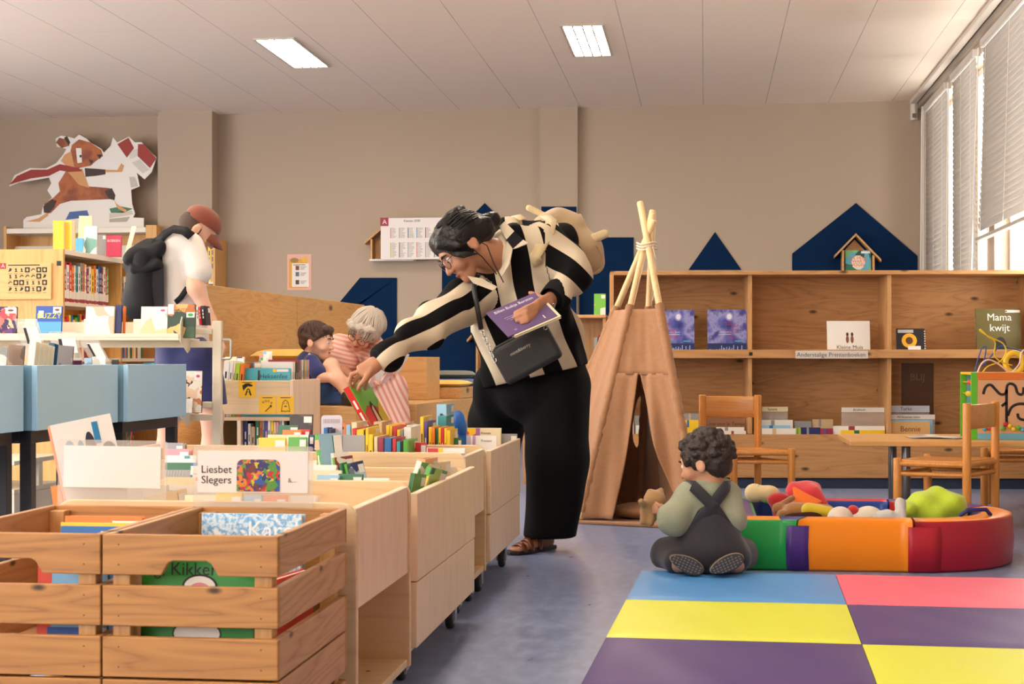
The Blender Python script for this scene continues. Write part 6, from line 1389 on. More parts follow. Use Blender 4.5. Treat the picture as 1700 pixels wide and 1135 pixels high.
for i, (x0, x1, y, c) in enumerate(((488, 491, 600, 'white'), (491.5, 495, 600, 'cream'), (496, 500, 601, 'black'), (500.5, 503.5, 601, 'darkgreen'), (504, 506.5, 597, 'maroon'), (507, 513, 597, 'grey'), (513.5, 519, 597, 'white'), (519.5, 523, 597, 'grey'), (523.5, 529, 597, 'yellow'), (529.5, 534, 597, 'lightblue'), (534.5, 537.5, 597, 'pink'))):
    Yf = UY0 + 0.10 + 0.035 * i; t = 0.026; a = onX((x0 + x1) / 2, y, XB - 0.21); book(0.18, a.z - ZU, 0.024, c, T(XB - 0.03, Yf + 0.024, ZU) @ RZ(180), '%s spine facing the bench side, %s along the birch unit' % (rowname(c), ORD[i]), G5)
G6 = 'books on the lower shelf of the birch unit'
for i, (x0, x1, y, c) in enumerate(((395, 399, 697, 'green'), (399.5, 403.5, 698, 'grey'), (404, 411, 697, 'navy'), (411.5, 416, 703, 'white'), (416.5, 423, 708, 'tan'), (424, 431, 688, 'darkgreen'), (431.5, 434.5, 689, 'orange'), (435, 439, 693, 'grey'), (439.5, 444, 696, 'purple'), (444.5, 449, 694, 'white'), (449.5, 454, 696, 'yellow'), (454.5, 458, 700, 'cream'), (458.5, 463, 700, 'pink'), (463.5, 467, 696, 'grey'), (467.5, 471.5, 695, 'white'), (472, 476, 690, 'black'))):
    Yf = UY0 + 0.04; a, b = onY(x0, y, Yf), onY(x1, y, Yf); book(0.19, a.z - 0.1005, b.x - a.x - 0.001, c, T(b.x, Yf, 0.1005) @ SPINE_OUT, '%s spine, %s from the trolley below the yellow labels' % (rowname(c), ORD[i]), G6)
# -- oak bookcase: rows facing the aisle and things on top
G7 = 'books in the oak bookcase with the icon sign'
cc = ['maroon', 'white', 'red', 'orange', 'white', 'teal', 'white', 'grey', 'orange', 'white', 'maroon', 'white', 'yellow', 'orange', 'white', 'blue', 'navy', 'maroon', 'white', 'red', 'green']
rows = [(L1Z[3], 0, 21, 'top', 0.25), (L1Z[3], 1, 8, 'top', 0.22), (L1Z[2], 0, 10, 'second', 0.27), (L1Z[2], 1, 12, 'second', 0.24), (L1Z[2], 2, 9, 'second', 0.22), (L1Z[1], 1, 11, 'third', 0.24), (L1Z[1], 2, 9, 'third', 0.22), (L1Z[0], 2, 14, 'bottom', 0.24), (L1Z[0], 1, 8, 'bottom', 0.22)]
rgb = random.Random(17)
for z, bay, n, rn, hh in rows:
    y = Y1 + 0.03 + bay * 0.9 + 0.03
    for i in range(n):
        t = rgb.uniform(0.022, 0.042); c = cc[i % 21] if rn == 'top' and bay == 0 else rgb.choice(list(PAL)); h = hh * rgb.uniform(0.86, 1.0)
        if y + t > Y1 + (bay + 1) * 0.9: break
        book(0.18, h, t, c, T(X1 - 0.02, y + t, z) @ RZ(180), '%s book, %s from the sign in %s bay, %s shelf of oak bookcase' % (rowname(c), ORD[i], ('first', 'second', 'third')[bay], rn), G7, bands=((0.02, 0.1, 'maroon'), (0.1, 0.3, 'white')) if rn == 'top' else ()); y += t + 0.001
zt = ztop
zt = 1.4385
def ontop(px0, px1, py, d, t, col, label, lean=4, rz=0, **k):
    a = W(px0, py, d); return book((px1 - px0) / FPX * d, a.z - zt, t, col, T(a.x, a.y, zt) @ RZ(CAMROT + rz) @ RX(-lean), label, 'books displayed on top of the oak bookcase', lines=False, **k)
ontop(88, 106, 366, 9.42, 0.05, (240, 190, 50), 'tall yellow box book standing on the oak bookcase', 0, 0, face=mat((238, 190, 56), 0.4), title='', sticker=False)
ontop(108, 121, 366, 9.46, 0.04, (242, 204, 70), 'yellow book with pale picture beside the tall yellow box book', 0, -20, sticker=False)
ontop(128, 150, 356, 9.95, 0.012, (222, 196, 160), 'beige book leaning behind the white ones on the oak bookcase', 10, sticker=False)
ontop(122, 136, 392, 9.7, 0.012, (90, 170, 220), 'small blue book lying low on the oak bookcase', 24, sticker=False)
ontop(139, 160, 375, 9.75, 0.02, 'white', 'white book with orange animal print on the oak bookcase', 4, face=art(75, [(240, 238, 232), (240, 238, 232), (230, 130, 50), (120, 170, 160), (240, 238, 232)], 12), sticker=False)
ontop(162, 175, 389, 10.1, 0.03, 'grey', 'grey book with pale label on the oak bookcase', 4)
ontop(176, 201, 390, 10.0, 0.016, (186, 48, 80), 'crimson book with white lettering on the oak bookcase', 5, title='BOEKEN', tcol=(240, 210, 216), tsize=0.022, tpos=(0.5, 0.74), sticker=False)
q = MB(); a = W(205, 435, 10.2); q.M = T(a.x, a.y, zt) @ RZ(CAMROT); q.add([(0, 0, 0), (0.03, 0, 0), (0.06, 0.1, 0.22), (0.03, 0.1, 0.22)], [(0, 1, 2, 3)], CREAM); o = q.obj('bookend', origin=(a.x, a.y, zt)); s_ = o.modifiers.new('thick', 'SOLIDIFY'); s_.thickness = 0.003; tag(o, 'slanted cream metal bookend on the oak bookcase', 'bookend')
# wall bookcase display
for i, (x0, x1, y0_, c, lb) in enumerate(((28, 48, 400, (50, 40, 90), 'dark purple'), (50, 72, 399, (70, 74, 50), 'dark olive'), (74, 92, 399, (90, 160, 160), 'pale teal'), (212, 236, 400, (60, 100, 150), 'blue'), (17, 27, 402, (140, 60, 60), 'dark red'))):
    a, b = onY(x0, y0_, YB + 0.06), onY(x1, y0_, YB + 0.06); M = T(0, YB + 0.02, 1.62) @ RX(-28) @ T(a.x, -0.014, 0.01); hh = 0.2
    book(b.x - a.x, 0.265, 0.012, c, M, '%s book lying on the sloping display of the wall bookcase' % lb, 'books on the wall bookcase', face=art(80 + i, [c, [v * 0.7 for v in c], [min(255, v * 1.4) for v in c]], 14), lines=False)
for i, (x0, x1, y0_, c) in enumerate(((338, 344, 400, 'brown'), (345, 350, 404, 'yellow'), (350.5, 355, 402, 'tan'))):
    a, b = onY(x0, y0_, 14.65), onY(x1, y0_, 14.65); book(0.2, min(a.z - 1.531, 0.38), b.x - a.x, c, T(b.x, 14.65, 1.5305) @ SPINE_OUT, '%s spine in the narrow bookcase behind the orange cap' % c, 'books in the narrow bookcase')
# low bookcase behind the woman
for i, (x0, x1, y, c, z) in enumerate(((858, 864, 618, 'tan', 0.5955), (864.5, 869, 620, 'white', 0.5955), (869.5, 875, 616, 'black', 0.5955), (875.5, 881, 622, 'orange', 0.5955), (881.5, 886, 625, 'purple', 0.5955), (866, 871, 717, 'lightblue', 0.1505), (872, 877, 714, 'yellow', 0.1505), (878, 883, 716, 'blue', 0.1505), (986, 992, 560, 'grey', 0.5955), (993, 999, 556, 'maroon', 0.5955))):
    if z == 0.1505: x0 += 6; x1 += 6
    x0 = max(x0, 874) if z > 0.5 and i < 5 and False else x0
    a, b = onY(x0 + (12 if i < 5 else 0), y, 9.8), onY(x1 + (12 if i < 5 else 0), y, 9.8); h = a.z - z
    book(0.18, h, b.x - a.x - 0.001, c, T(b.x, 9.8, z) @ RY(-4 if i < 8 else 0) @ SPINE_OUT, '%s spine in the low bookcase behind the black trousers, %s from the windows' % (c, ORD[9 - i]), 'books in the low bookcase')
a, b = onY(986, 487, 9.85), onY(1005, 487, 9.85); zz = 1.0605
book(b.x - a.x, a.z - zz, 0.02, (120, 190, 80), T(a.x, 9.86, zz) @ RX(-6), 'bright green and white booklet standing on the low bookcase', 'books on the low bookcase', face=art(90, [(110, 190, 60), (236, 236, 230), (60, 100, 60), (236, 150, 170)], 12), lines=False)
# ================================================================== people
RV, FV, UV = np.array((CN, SN, 0.0)), np.array((-SN, CN, 0.0)), np.array((0, 0, 1.0))
def A3(px, py, d): return np.array(W(px, py, d))
def cv(l, u, d): v = RV * l + UV * u + FV * d; return v / np.linalg.norm(v)
class Head:
    def __init__(s, c, f, u, sc=1.0, child=False):
        s.c, s.f = c, f; s.u = u - f * (u @ f); s.u /= np.linalg.norm(s.u); s.r = np.cross(s.f, s.u); s.s = sc; s.child = child
    def p(s, r, f, u): return s.c + (s.r * r + s.f * f + s.u * u) * s.s
    def prims(s):
        k = s.s; x = dict(x=s.r, z=s.u); ch = s.child
        return [ell(s.p(0, -0.012, 0.022), (0.074 * k, 0.094 * k, 0.086 * k), k=0.02, **x), ec(s.p(0, 0.038, -0.012), s.p(0, 0.052, -0.078), (0.055 if not ch else 0.058) * k, (0.032 if not ch else 0.036) * k, k=0.025), ell(s.p(0, 0.066, -0.094), 0.018 * k, k=0.02),
                ec(s.p(-0.03, 0.076, 0.022), s.p(0.03, 0.076, 0.022), 0.012 * k, k=0.015), ec(s.p(0, 0.085, 0.004), s.p(0, 0.106, -0.034), 0.007 * k, 0.0115 * k, k=0.008), ell(s.p(0.013, 0.094, -0.036), 0.008 * k, k=0.006), ell(s.p(-0.013, 0.094, -0.036), 0.008 * k, k=0.006),
                ell(s.p(0.04, 0.06, -0.036), 0.024 * k, k=0.02), ell(s.p(-0.04, 0.06, -0.036), 0.024 * k, k=0.02),
                ec(s.p(-0.015, 0.082, -0.066), s.p(0.015, 0.082, -0.066), 0.0075 * k, k=0.006),
                ell(s.p(0.03, 0.094, 0.002), 0.014 * k, sub=True, k=0.012), ell(s.p(-0.03, 0.094, 0.002), 0.014 * k, sub=True, k=0.012)] + \
               [q for sg in (-1, 1) for q in (ell(s.p(sg * 0.08, -0.016, -0.014), (0.009 * k, 0.022 * k, 0.034 * k), k=0.008, **x), ell(s.p(sg * 0.09, -0.010, -0.010), (0.006 * k, 0.011 * k, 0.018 * k), sub=True, k=0.006, **x))]
    def face(s, par, brow=(40, 28, 24), lip=(170, 92, 84), eyes=(50, 34, 28)):
        for sg in (-1, 1):
            q = MB(); q.ball(s.p(sg * 0.03, 0.078, 0.001), 0.0125 * s.s, mat((228, 220, 212), 0.3)); o = q.obj('eye', par)
            q = MB(); q.ball(s.p(sg * 0.03, 0.0845, -0.002), 0.0068 * s.s, mat(eyes, 0.2)); o2 = q.obj('iris'); o2.parent = o
            for v in o2.data.vertices: v.co -= base_of(par)
            q = MB(); q.tube([s.p(sg * 0.016, 0.094, 0.021), s.p(sg * 0.03, 0.093, 0.026), s.p(sg * 0.046, 0.08, 0.022)], [0.003 * s.s, 0.0045 * s.s, 0.002 * s.s], mat(brow, 0.7), 8); q.obj('eyebrow', par)
        q = MB(); q.tube([s.p(-0.02, 0.084, -0.065), s.p(-0.008, 0.0895, -0.062), s.p(0, 0.0895, -0.064), s.p(0.008, 0.0895, -0.062), s.p(0.02, 0.084, -0.065)], [0.002 * s.s, 0.005 * s.s, 0.0055 * s.s, 0.005 * s.s, 0.002 * s.s], mat(lip, 0.45), 8); q.obj('lips', par)
    def glasses(s, par, c_=(60, 50, 46)):
        q = MB(); m = mat(c_, 0.3, 0.4)
        for sg in (-1, 1):
            q.tube([s.p(sg * 0.032 + 0.024 * math.cos(a * math.pi / 10), 0.103 - 0.14 * abs(0.024 * math.cos(a * math.pi / 10) * 0 + (sg * 0.032 + 0.024 * math.cos(a * math.pi / 10))) , -0.004 + 0.021 * math.sin(a * math.pi / 10)) for a in range(20)], 0.0016 * s.s, m, 6, closed=True)
            q.tube([s.p(sg * 0.056, 0.094, 0.004), s.p(sg * 0.082, 0.03, 0.004), s.p(sg * 0.086, -0.02, 0.004)], 0.0016 * s.s, m, 6)
        q.tube([s.p(-0.009, 0.102, 0.0), s.p(0, 0.105, 0.003), s.p(0.009, 0.102, 0.0)], 0.0016 * s.s, m, 6); q.obj('glasses', par)
def fingers(list_, k=0.006):
    """each finger: list of points; radii taper"""
    out = []
    for pts, r in list_:
        for i in range(len(pts) - 1): out.append(ec(pts[i], pts[i + 1], r * (1 - 0.09 * i), r * (1 - 0.09 * (i + 1)), k=k))
    return out
def shoe(name, par, heel, toe, wd, ht, m, sole):
    heel, toe = np.array(heel), np.array(toe)
    V = body([ec(heel + (0, 0, ht * 0.55), heel + (toe - heel) * 0.5 + (0, 0, ht * 0.5), wd, wd * 1.05, b0=ht * 0.6, b1=ht * 0.5, w=np.cross((toe - heel), UV)), ec(heel + (toe - heel) * 0.5 + (0, 0, ht * 0.5), toe + (0, 0, ht * 0.4), wd * 1.05, wd * 0.85, b0=ht * 0.5, b1=ht * 0.38, w=np.cross((toe - heel), UV)), ell(heel + (0, 0, ht * 0.9), wd * 0.8)], 0.006, 0.02, cuts=[(heel * 0 + (0, 0, 0.002), (0, 0, -1))])
    body_obj(name, V, m, parent=par)

def strands(name, par, H, m, ends, starts, rad=(0.101, 0.113, 0.098), cen=(0, -0.022, 0.033), n=90, thick=0.0032, seed=1, jit=0.05):
    rg = random.Random(seed); q = MB(); rad = np.array(rad); cen = np.array(cen)
    for i in range(n):
        a = np.array(starts(rg)); b = np.array(ends(rg)); a = a / np.linalg.norm(a); b = b / np.linalg.norm(b); pts = []
        for t in np.linspace(0, 1, 9):
            d_ = a * (1 - t) + b * t + np.array([rg.uniform(-1, 1) for _ in range(3)]) * jit * 0.3; d_ = d_ / np.linalg.norm(d_); pts.append(H.p(*(cen + rad * d_ * (0.985 + 0.02 * math.sin(i * 1.7)))))
        q.tube(pts, [thick * 0.5] + [thick] * 7 + [thick * 0.5], m, 5, cap=False)
    return q.obj(name, par)
# ---------------------------------------------------------------- the woman in the striped shirt
SK = skin((176, 122, 90))
H = Head(A3(767, 411, 6.2), cv(-0.68, -0.70, -0.30), cv(-0.66, 0.74, -0.05), 1.06)
hipc = A3(890, 590, 6.5)
WB = H.prims() + [
    ec(H.p(0, -0.035, -0.05), A3(838, 430, 6.3), 0.062, 0.07, k=0.03), ec(A3(838, 425, 6.32), A3(870, 500, 6.4), 0.15, 0.15, w=RV, b0=0.09, b1=0.10), ec(A3(870, 500, 6.4), A3(890, 600, 6.5), 0.15, 0.17, w=RV, b0=0.1, b1=0.12),
    ec(A3(815, 472, 6.40), A3(714, 540, 6.08), 0.055, 0.045), ec(A3(714, 540, 6.08), A3(640, 592, 5.88), 0.044, 0.03), ec(A3(640, 592, 5.88), A3(622, 605, 5.85), 0.029, 0.027, k=0.015),
    ec(A3(905, 405, 6.36), A3(955, 455, 6.3), 0.055, 0.048), ec(A3(955, 455, 6.3), A3(920, 492, 6.12), 0.046, 0.032), ec(A3(920, 492, 6.12), A3(908, 502, 6.06), 0.03, 0.029, k=0.015),
    # right hand: palm, four fingers and a thumb closing on the book
    ec(A3(620, 606, 5.85), A3(603, 618, 5.83), 0.03, 0.036, w=RV * 0.7 - UV * 0.5, b0=0.02, b1=0.016, k=0.015),
    # left hand over the purple booklet
    ec(A3(908, 502, 6.05), A3(892, 513, 5.985), 0.034, 0.042, w=UV + RV * 0.2, b0=0.022, b1=0.016, k=0.015),
    # legs
    ec(A3(925, 625, 6.5), A3(925, 760, 6.42), 0.10, 0.065), ec(A3(925, 760, 6.42), A3(908, 890, 6.4), 0.06, 0.035), ec(A3(840, 625, 6.6), A3(820, 745, 6.75), 0.10, 0.065), ec(A3(820, 745, 6.75), A3(800, 878, 6.87), 0.06, 0.035),
]
def footprims(heel, toe, wd=0.038):
    heel, toe = np.array(heel), np.array(toe); dr = (toe - heel); L = np.linalg.norm(dr); dr = dr / L; sd = np.cross(dr, UV)
    z = UV * 0.033
    o = [ec(heel + z, heel + dr * L * 0.6 + UV * 0.03, 0.032, wd, w=sd, b0=0.03, b1=0.019), ec(heel + UV * 0.10, heel + dr * L * 0.45 + UV * 0.04, 0.03, 0.026)]
    for i, (off, ln, r) in enumerate(((-0.028, 0.40, 0.012), (-0.010, 0.42, 0.0095), (0.005, 0.40, 0.009), (0.019, 0.37, 0.0085), (0.031, 0.33, 0.008))): o.append(ec(heel + dr * L * 0.6 + sd * off * 0.8 + UV * 0.026, heel + dr * L * (0.6 + ln) + sd * off + UV * 0.020, r * 1.1, r, k=0.006))
    return o
hl, to = A3(908, 0, 6.46), A3(854, 0, 6.27); hl[2] = to[2] = 0
h2, t2 = A3(808, 0, 6.92), A3(770, 0, 6.74); h2[2] = t2[2] = 0
WB += footprims(hl, to) + footprims(h2, t2)
WB += fingers([([A3(598, 616, 5.845), A3(584, 621, 5.85), A3(580, 634, 5.86), A3(583, 645, 5.865)], 0.0095), ([A3(602, 621, 5.85), A3(590, 629, 5.87), A3(587, 641, 5.885), A3(590, 650, 5.89)], 0.0095), ([A3(607, 625, 5.86), A3(598, 634, 5.89), A3(596, 645, 5.91), A3(599, 652, 5.915)], 0.009), ([A3(612, 626, 5.87), A3(607, 637, 5.91), A3(606, 646, 5.925)], 0.008),
                ([A3(616, 614, 5.825), A3(607, 628, 5.80), A3(599, 638, 5.80), A3(594, 646, 5.815)], 0.0105)])
WB += fingers([([A3(890, 503, 5.975), A3(874, 510, 5.94), A3(855, 519, 5.935)], 0.0095), ([A3(890, 511, 5.97), A3(873, 519, 5.932), A3(853, 527, 5.927)], 0.0098), ([A3(890, 519, 5.965), A3(875, 527, 5.927), A3(858, 533, 5.925)], 0.0095), ([A3(888, 526, 5.96), A3(876, 533, 5.925), A3(866, 537, 5.922)], 0.0085),
                ([A3(902, 500, 6.03), A3(893, 490, 6.06), A3(880, 486, 6.075)], 0.011)])
base = Vector(((hl + h2) / 2)); base.z = 0
wo = body_obj('person', body(WB, 0.0052, 0.028), SK, origin=base)
tag(wo, 'person bending over the book bins in a black and cream striped shirt', 'person')
H.face(wo, (24, 18, 18), (160, 84, 78)); H.glasses(wo, (70, 60, 54))
SH_W = stripes('wide_striped_cloth', (14, 12, 13), (206, 190, 164), 0.54)
tw = cv(0.95, 0.31, 0.1)
shirt = [(ec(A3(846, 425, 6.33), A3(872, 500, 6.39), 0.175, 0.19, w=RV, b0=0.115, b1=0.13), 0), (ec(A3(872, 500, 6.39), A3(893, 612, 6.5), 0.19, 0.212, w=RV, b0=0.13, b1=0.155), 0), (ec(A3(846, 398, 6.4), A3(925, 398, 6.5), 0.08, 0.085), 3),
         (ec(A3(893, 600, 6.5), A3(880, 650, 6.5), 0.2, 0.18, w=RV, b0=0.15, b1=0.14), 0),
         (ec(A3(808, 490, 6.36), A3(835, 610, 6.46), 0.085, 0.10), 0), (ec(A3(903, 405, 6.36), A3(953, 452, 6.28), 0.09, 0.082), 1), (ec(A3(953, 452, 6.28), A3(924, 487, 6.12), 0.075, 0.052), 1),
         (ec(A3(815, 472, 6.40), A3(714, 540, 6.08), 0.094, 0.076), 2), (ec(A3(714, 540, 6.08), A3(645, 586, 5.88), 0.072, 0.046), 2), (ec(A3(645, 586, 5.88), A3(636, 593, 5.87), 0.046, 0.046), 2)]
arm_n = cv(0.6, 0.8, 0); armr_n = cv(-0.55, 0.75, 0.3)
def hem(P): return 0
VQ = body([p for p, _ in shirt], 0.0065, 0.035, wave_folds([(0.4, 0.2, 0.9), (0.9, 0.3, -0.3), (0.2, .9, .4)], 0.02, 40, 2), cuts=[(A3(820, 640, 6.5), cv(0.05, -1.0, 0) + cv(0.3, 0, 0) * 0 + RV * 0.18)])
V = VQ[0]; D = np.stack([prim_dist(p, V) for p, _ in shirt], 1); which = np.array([k for _, k in shirt])[D.argmin(1)]
s0 = (V - hipc) @ tw / 0.14 + 0.12 + 0.12 * np.sin((V - hipc) @ UV * 9)
s1 = (V - A3(930, 430, 6.3)) @ cv(0.62, 0.78, 0) / 0.135 + 0.42 + 0.06 * np.sin(V @ RV * 20)
s2 = (V - A3(712, 535, 6.05)) @ cv(-0.62, 0.76, 0.15) / 0.105 + 0.30 + 0.08 * np.sin((V - hipc) @ RV * 14)
s3 = (V - A3(880, 380, 6.4)) @ cv(1, 0.1, 0) / 0.15 + 0.2
body_obj('shirt', VQ, SH_W, parent=wo, attr=np.choose(which, [s0, s1, s2, s3]))
CRM_C = cloth((212, 196, 168), None, 0.85, 60, 0.12); BLK = cloth((26, 24, 26), None, 0.8, 60, 0.1)
# collar and cuffs
q = MB()
def strip(name, pts, wdt, nrm, m, par, th=0.004):
    q = MB(); vs = []
    pts = [np.array(p) for p in pts]
    for i, p in enumerate(pts):
        t = pts[min(i + 1, len(pts) - 1)] - pts[max(i - 1, 0)]; sd = np.cross(t, nrm); sd /= np.linalg.norm(sd); w_ = wdt[i] if isinstance(wdt, (list, tuple)) else wdt
        vs += [tuple(p + sd * w_ / 2), tuple(p - sd * w_ / 2)]
    q.add(vs, [(2 * i, 2 * i + 1, 2 * i + 3, 2 * i + 2) for i in range(len(pts) - 1)], m, True); o = q.obj(name, par); s_ = o.modifiers.new('thick', 'SOLIDIFY'); s_.thickness = th; s_.offset = 0; return o
def flap(name, pts, m, th=0.004):
    q = MB(); q.add([tuple(A3(*p)) for p in pts], [tuple(range(len(pts)))], m, False); o = q.obj(name, wo); s_ = o.modifiers.new('thick', 'SOLIDIFY'); s_.thickness = th; s_.offset = 0; return o
flap('collar', [(829, 376, 6.26), (838, 368, 6.27), (854, 384, 6.19), (841, 398, 6.18)], CRM_C); flap('collar', [(841, 398, 6.18), (854, 384, 6.19), (869, 398, 6.16), (852, 413, 6.15)], BLK); flap('collar', [(852, 413, 6.15), (869, 398, 6.16), (877, 404, 6.15), (857, 412, 6.145)], CRM_C)
flap('lapel', [(842, 400, 6.19), (851, 412, 6.16), (846, 438, 6.15), (832, 462, 6.15), (828, 455, 6.17), (838, 435, 6.18)], CRM_C); flap('lapel', [(776, 458, 6.15), (800, 462, 6.14), (826, 476, 6.14), (818, 482, 6.14), (786, 470, 6.15)], CRM_C)
for a, b, r in ((A3(648, 584, 5.885), A3(630, 598, 5.86), 0.05), (A3(928, 484, 6.14), A3(915, 497, 6.08), 0.056)):
    q = MB(); q.tube([a, (a + b) / 2, b], [r, r * 0.98, r * 0.9], BLK, 20, cap=False); o = q.obj('cuff', wo); s_ = o.modifiers.new('thick', 'SOLIDIFY'); s_.thickness = 0.004
pants = [ec(A3(890, 575, 6.5), A3(893, 645, 6.52), 0.195, 0.2, w=RV, b0=0.14, b1=0.14), ec(A3(926, 640, 6.5), A3(928, 760, 6.43), 0.14, 0.122, w=RV, b0=0.13, b1=0.12), ec(A3(928, 760, 6.43), A3(911, 900, 6.40), 0.12, 0.106, w=RV, b0=0.12, b1=0.105), ec(A3(835, 640, 6.6), A3(822, 700, 6.72), 0.125, 0.115), ec(A3(822, 700, 6.72), A3(806, 890, 6.88), 0.115, 0.1)]
body_obj('trousers', body(pants, 0.008, 0.035, wave_folds([(1, 0.2, 0.12), (0.8, 0.5, -0.12), (1, -.4, .05)], 0.013, 34, 9), cuts=[((0, 0, 0.056), (0, 0, -1))]), cloth((11, 10, 12), (8, 8, 9), 0.85, 80, 0.1), parent=wo)
HAIRW = mat((14, 10, 10), 0.36, bump=0.5, bscale=70); HAIRW.node_tree.nodes['Principled BSDF'].inputs['Specular IOR Level'].default_value = 0.35
hair = [ell(H.p(0, -0.024, 0.032), (0.096 * H.s, 0.108 * H.s, 0.092 * H.s), x=H.r, z=H.u), ell(H.p(0, 0.03, 0.08), (0.062, 0.06, 0.035), x=H.r, z=H.u), ell(H.p(-0.03, -0.095, 0.0), 0.055), ec(H.p(0, -0.12, 0.01), H.p(-0.01, -0.145, 0.0), 0.036, 0.03), ell(H.p(-0.01, -0.16, -0.005), (0.036, 0.03, 0.03)), ell(H.p(0, -0.06, 0.105), (0.05, 0.06, 0.03), x=H.r, z=H.u), ec(H.p(0.05, 0.05, 0.06), H.p(0.09, 0.01, -0.02), 0.03, 0.022), ec(H.p(-0.05, 0.06, 0.06), H.p(-0.088, 0.035, 0.012), 0.034, 0.018)]
cutn = H.f * 0.9 - H.u * 0.62
hv = body(hair, 0.005, 0.02, wave_folds([H.r * 0.3 + H.u, H.r + H.u * 0.4, H.f * 0.2 + H.r], 0.0055, 120, 3), cuts=[(H.p(0, 0.066, 0.02), cutn)])
body_obj('hair', hv, HAIRW, parent=wo)
q = MB()
for k_ in range(5): q.tube([H.p(-0.062 - 0.004 * k_, 0.075, 0.035 - 0.006 * k_), H.p(-0.082, 0.07 - 0.004 * k_, 0.0), H.p(-0.088, 0.05 - 0.006 * k_, -0.03), H.p(-0.09, 0.015 - 0.004 * k_, -0.05 - 0.003 * k_)], [0.004, 0.005, 0.0045, 0.002], HAIRW, 6)
q.obj('hair_strand', wo)
strands('hair_texture', wo, H, HAIRW, lambda r: (r.uniform(-.12, .12), -1, r.uniform(-.15, .15)), lambda r: (lambda a: (math.sin(a), 0.62 - 0.5 * abs(math.sin(a)), 0.15 + 0.85 * math.cos(a)))(r.uniform(-1.5, 1.5)), rad=(0.099, 0.112, 0.096), n=130, thick=0.0030)
q = MB(); q.tube([H.p(-0.095, -0.03, -0.02), H.p(-0.09, -0.045, -0.06), H.p(-0.08, -0.02, -0.12), H.p(-0.06, 0.0, -0.2)], 0.0022, mat((20, 18, 18), 0.6), 6); q.tube([H.p(-0.095, 0.005, -0.03), H.p(-0.09, 0.0, -0.08), H.p(-0.07, 0.0, -0.16)], 0.0022, mat((20, 18, 18), 0.6), 6); q.obj('mask_cord', wo)
SAND = mat((112, 58, 36), 0.4, bump=0.1, bscale=60)
for a, b in ((hl, to), (h2, t2)):
    d_ = (b - a); L_ = np.linalg.norm(d_); d_ = d_ / L_; sd = np.cross(d_, UV); ang_ = math.degrees(math.atan2(d_[1], d_[0]))
    M = T(Vector(a)) @ RZ(ang_); q = MB(); pl = [(-0.04, 0.0), (-0.03, 0.03), (0.1, 0.036), (0.18, 0.046), (0.25, 0.035), (L_ + 0.03, 0.0), (0.25, -0.04), (0.18, -0.045), (0.1, -0.035), (-0.03, -0.03)]
    q.prism(pl, 0.001, 0.016, mat((40, 30, 28), 0.6), M); so_ = q.obj('sandal', wo, 0.003)
    for x, hz, wd_ in ((0.20, 0.044, 0.03), (0.15, 0.058, 0.026), (0.09, 0.078, 0.02)):
        q = MB(); vs = []
        for i in range(9): an = math.pi * i / 8; vs += [tuple(M @ Vector((x - wd_ / 2 + 0.02 * math.cos(an), 0.047 * math.cos(an), 0.012 + (hz - 0.008) * math.sin(an)))), tuple(M @ Vector((x + wd_ / 2 + 0.02 * math.cos(an), 0.047 * math.cos(an), 0.012 + (hz - 0.016) * math.sin(an))))]
        q.add(vs, [(2 * i, 2 * i + 1, 2 * i + 3, 2 * i + 2) for i in range(8)], SAND, True); o = q.obj('sandal_strap'); o.parent = so_
        for v in o.data.vertices: v.co -= base
        s_ = o.modifiers.new('thick', 'SOLIDIFY'); s_.thickness = 0.004; s_.offset = 1
# things she holds and wears
def vbook(o, x, z, w, h, t, col, label, group=None, **k):
    M = frame(o, x, z); M = M @ Matrix(((1, 0, 0, 0), (0, 0, 1, 0), (0, -1, 0, 0), (0, 0, 0, 1)))
    return book(w, h, t, col, M, label, group, **k)
def redgreen(q, Fm, w, h):
    q.poly(Fm, [(0, 0), (0.95 * w, 0), (0.95 * w, 0.45 * h), (0.75 * w, 0.62 * h), (0.3 * w, 0.68 * h), (0, 0.6 * h)], mat((214, 50, 56), 0.4), 0.0006); q.poly(Fm, [(w, 0), (0.7 * w, 0), (0.62 * w, 0.5 * h), (w, 0.7 * h)], mat((226, 190, 50), 0.4), 0.0009)
    q.poly(Fm, [(0.3 * w, 0.2 * h), (0.42 * w, 0.66 * h), (0.55 * w, 0.72 * h), (0.66 * w, 0.6 * h), (0.62 * w, 0.18 * h)], mat((40, 34, 34), 0.5), 0.0012); q.poly(Fm, [(0.36 * w, 0.22 * h), (0.46 * w, 0.62 * h), (0.56 * w, 0.66 * h), (0.6 * w, 0.22 * h)], mat((232, 180, 140), 0.5), 0.0015)
    for i, c in enumerate(((90, 140, 200), (230, 150, 70), (120, 150, 210))): q.disc(Fm, (0.3 + 0.17 * i) * w, 0.1 * h, 0.07 * w, 0.08 * h, mat(c, 0.5), 0.0018)
    q.rect(Fm, 0.6 * w, 0.92 * w, 0.86 * h, 0.97 * h, mat((120, 130, 120), 0.5), 0.0012)
zd = cv(-0.50, 0.86, -0.03); xd_ = cv(0.30, 0.17, 0.93)
o_ = Vector(A3(578, 641, 5.845)) - Vector(zd) * 0.30
vbook(o_, xd_, zd, 0.16, 0.30, 0.03, 'green', 'green and red picture book being lifted out of the bins by its top', 'books in the woman\'s hands', spine='red', extra=redgreen, face=mat((110, 180, 60), 0.4), sticker=False)
bx, by = RV * 0.186 + UV * 0.081 + FV * 0.08, RV * 0.095 - UV * 0.088 - FV * 0.10
tl = A3(803, 521, 5.97)
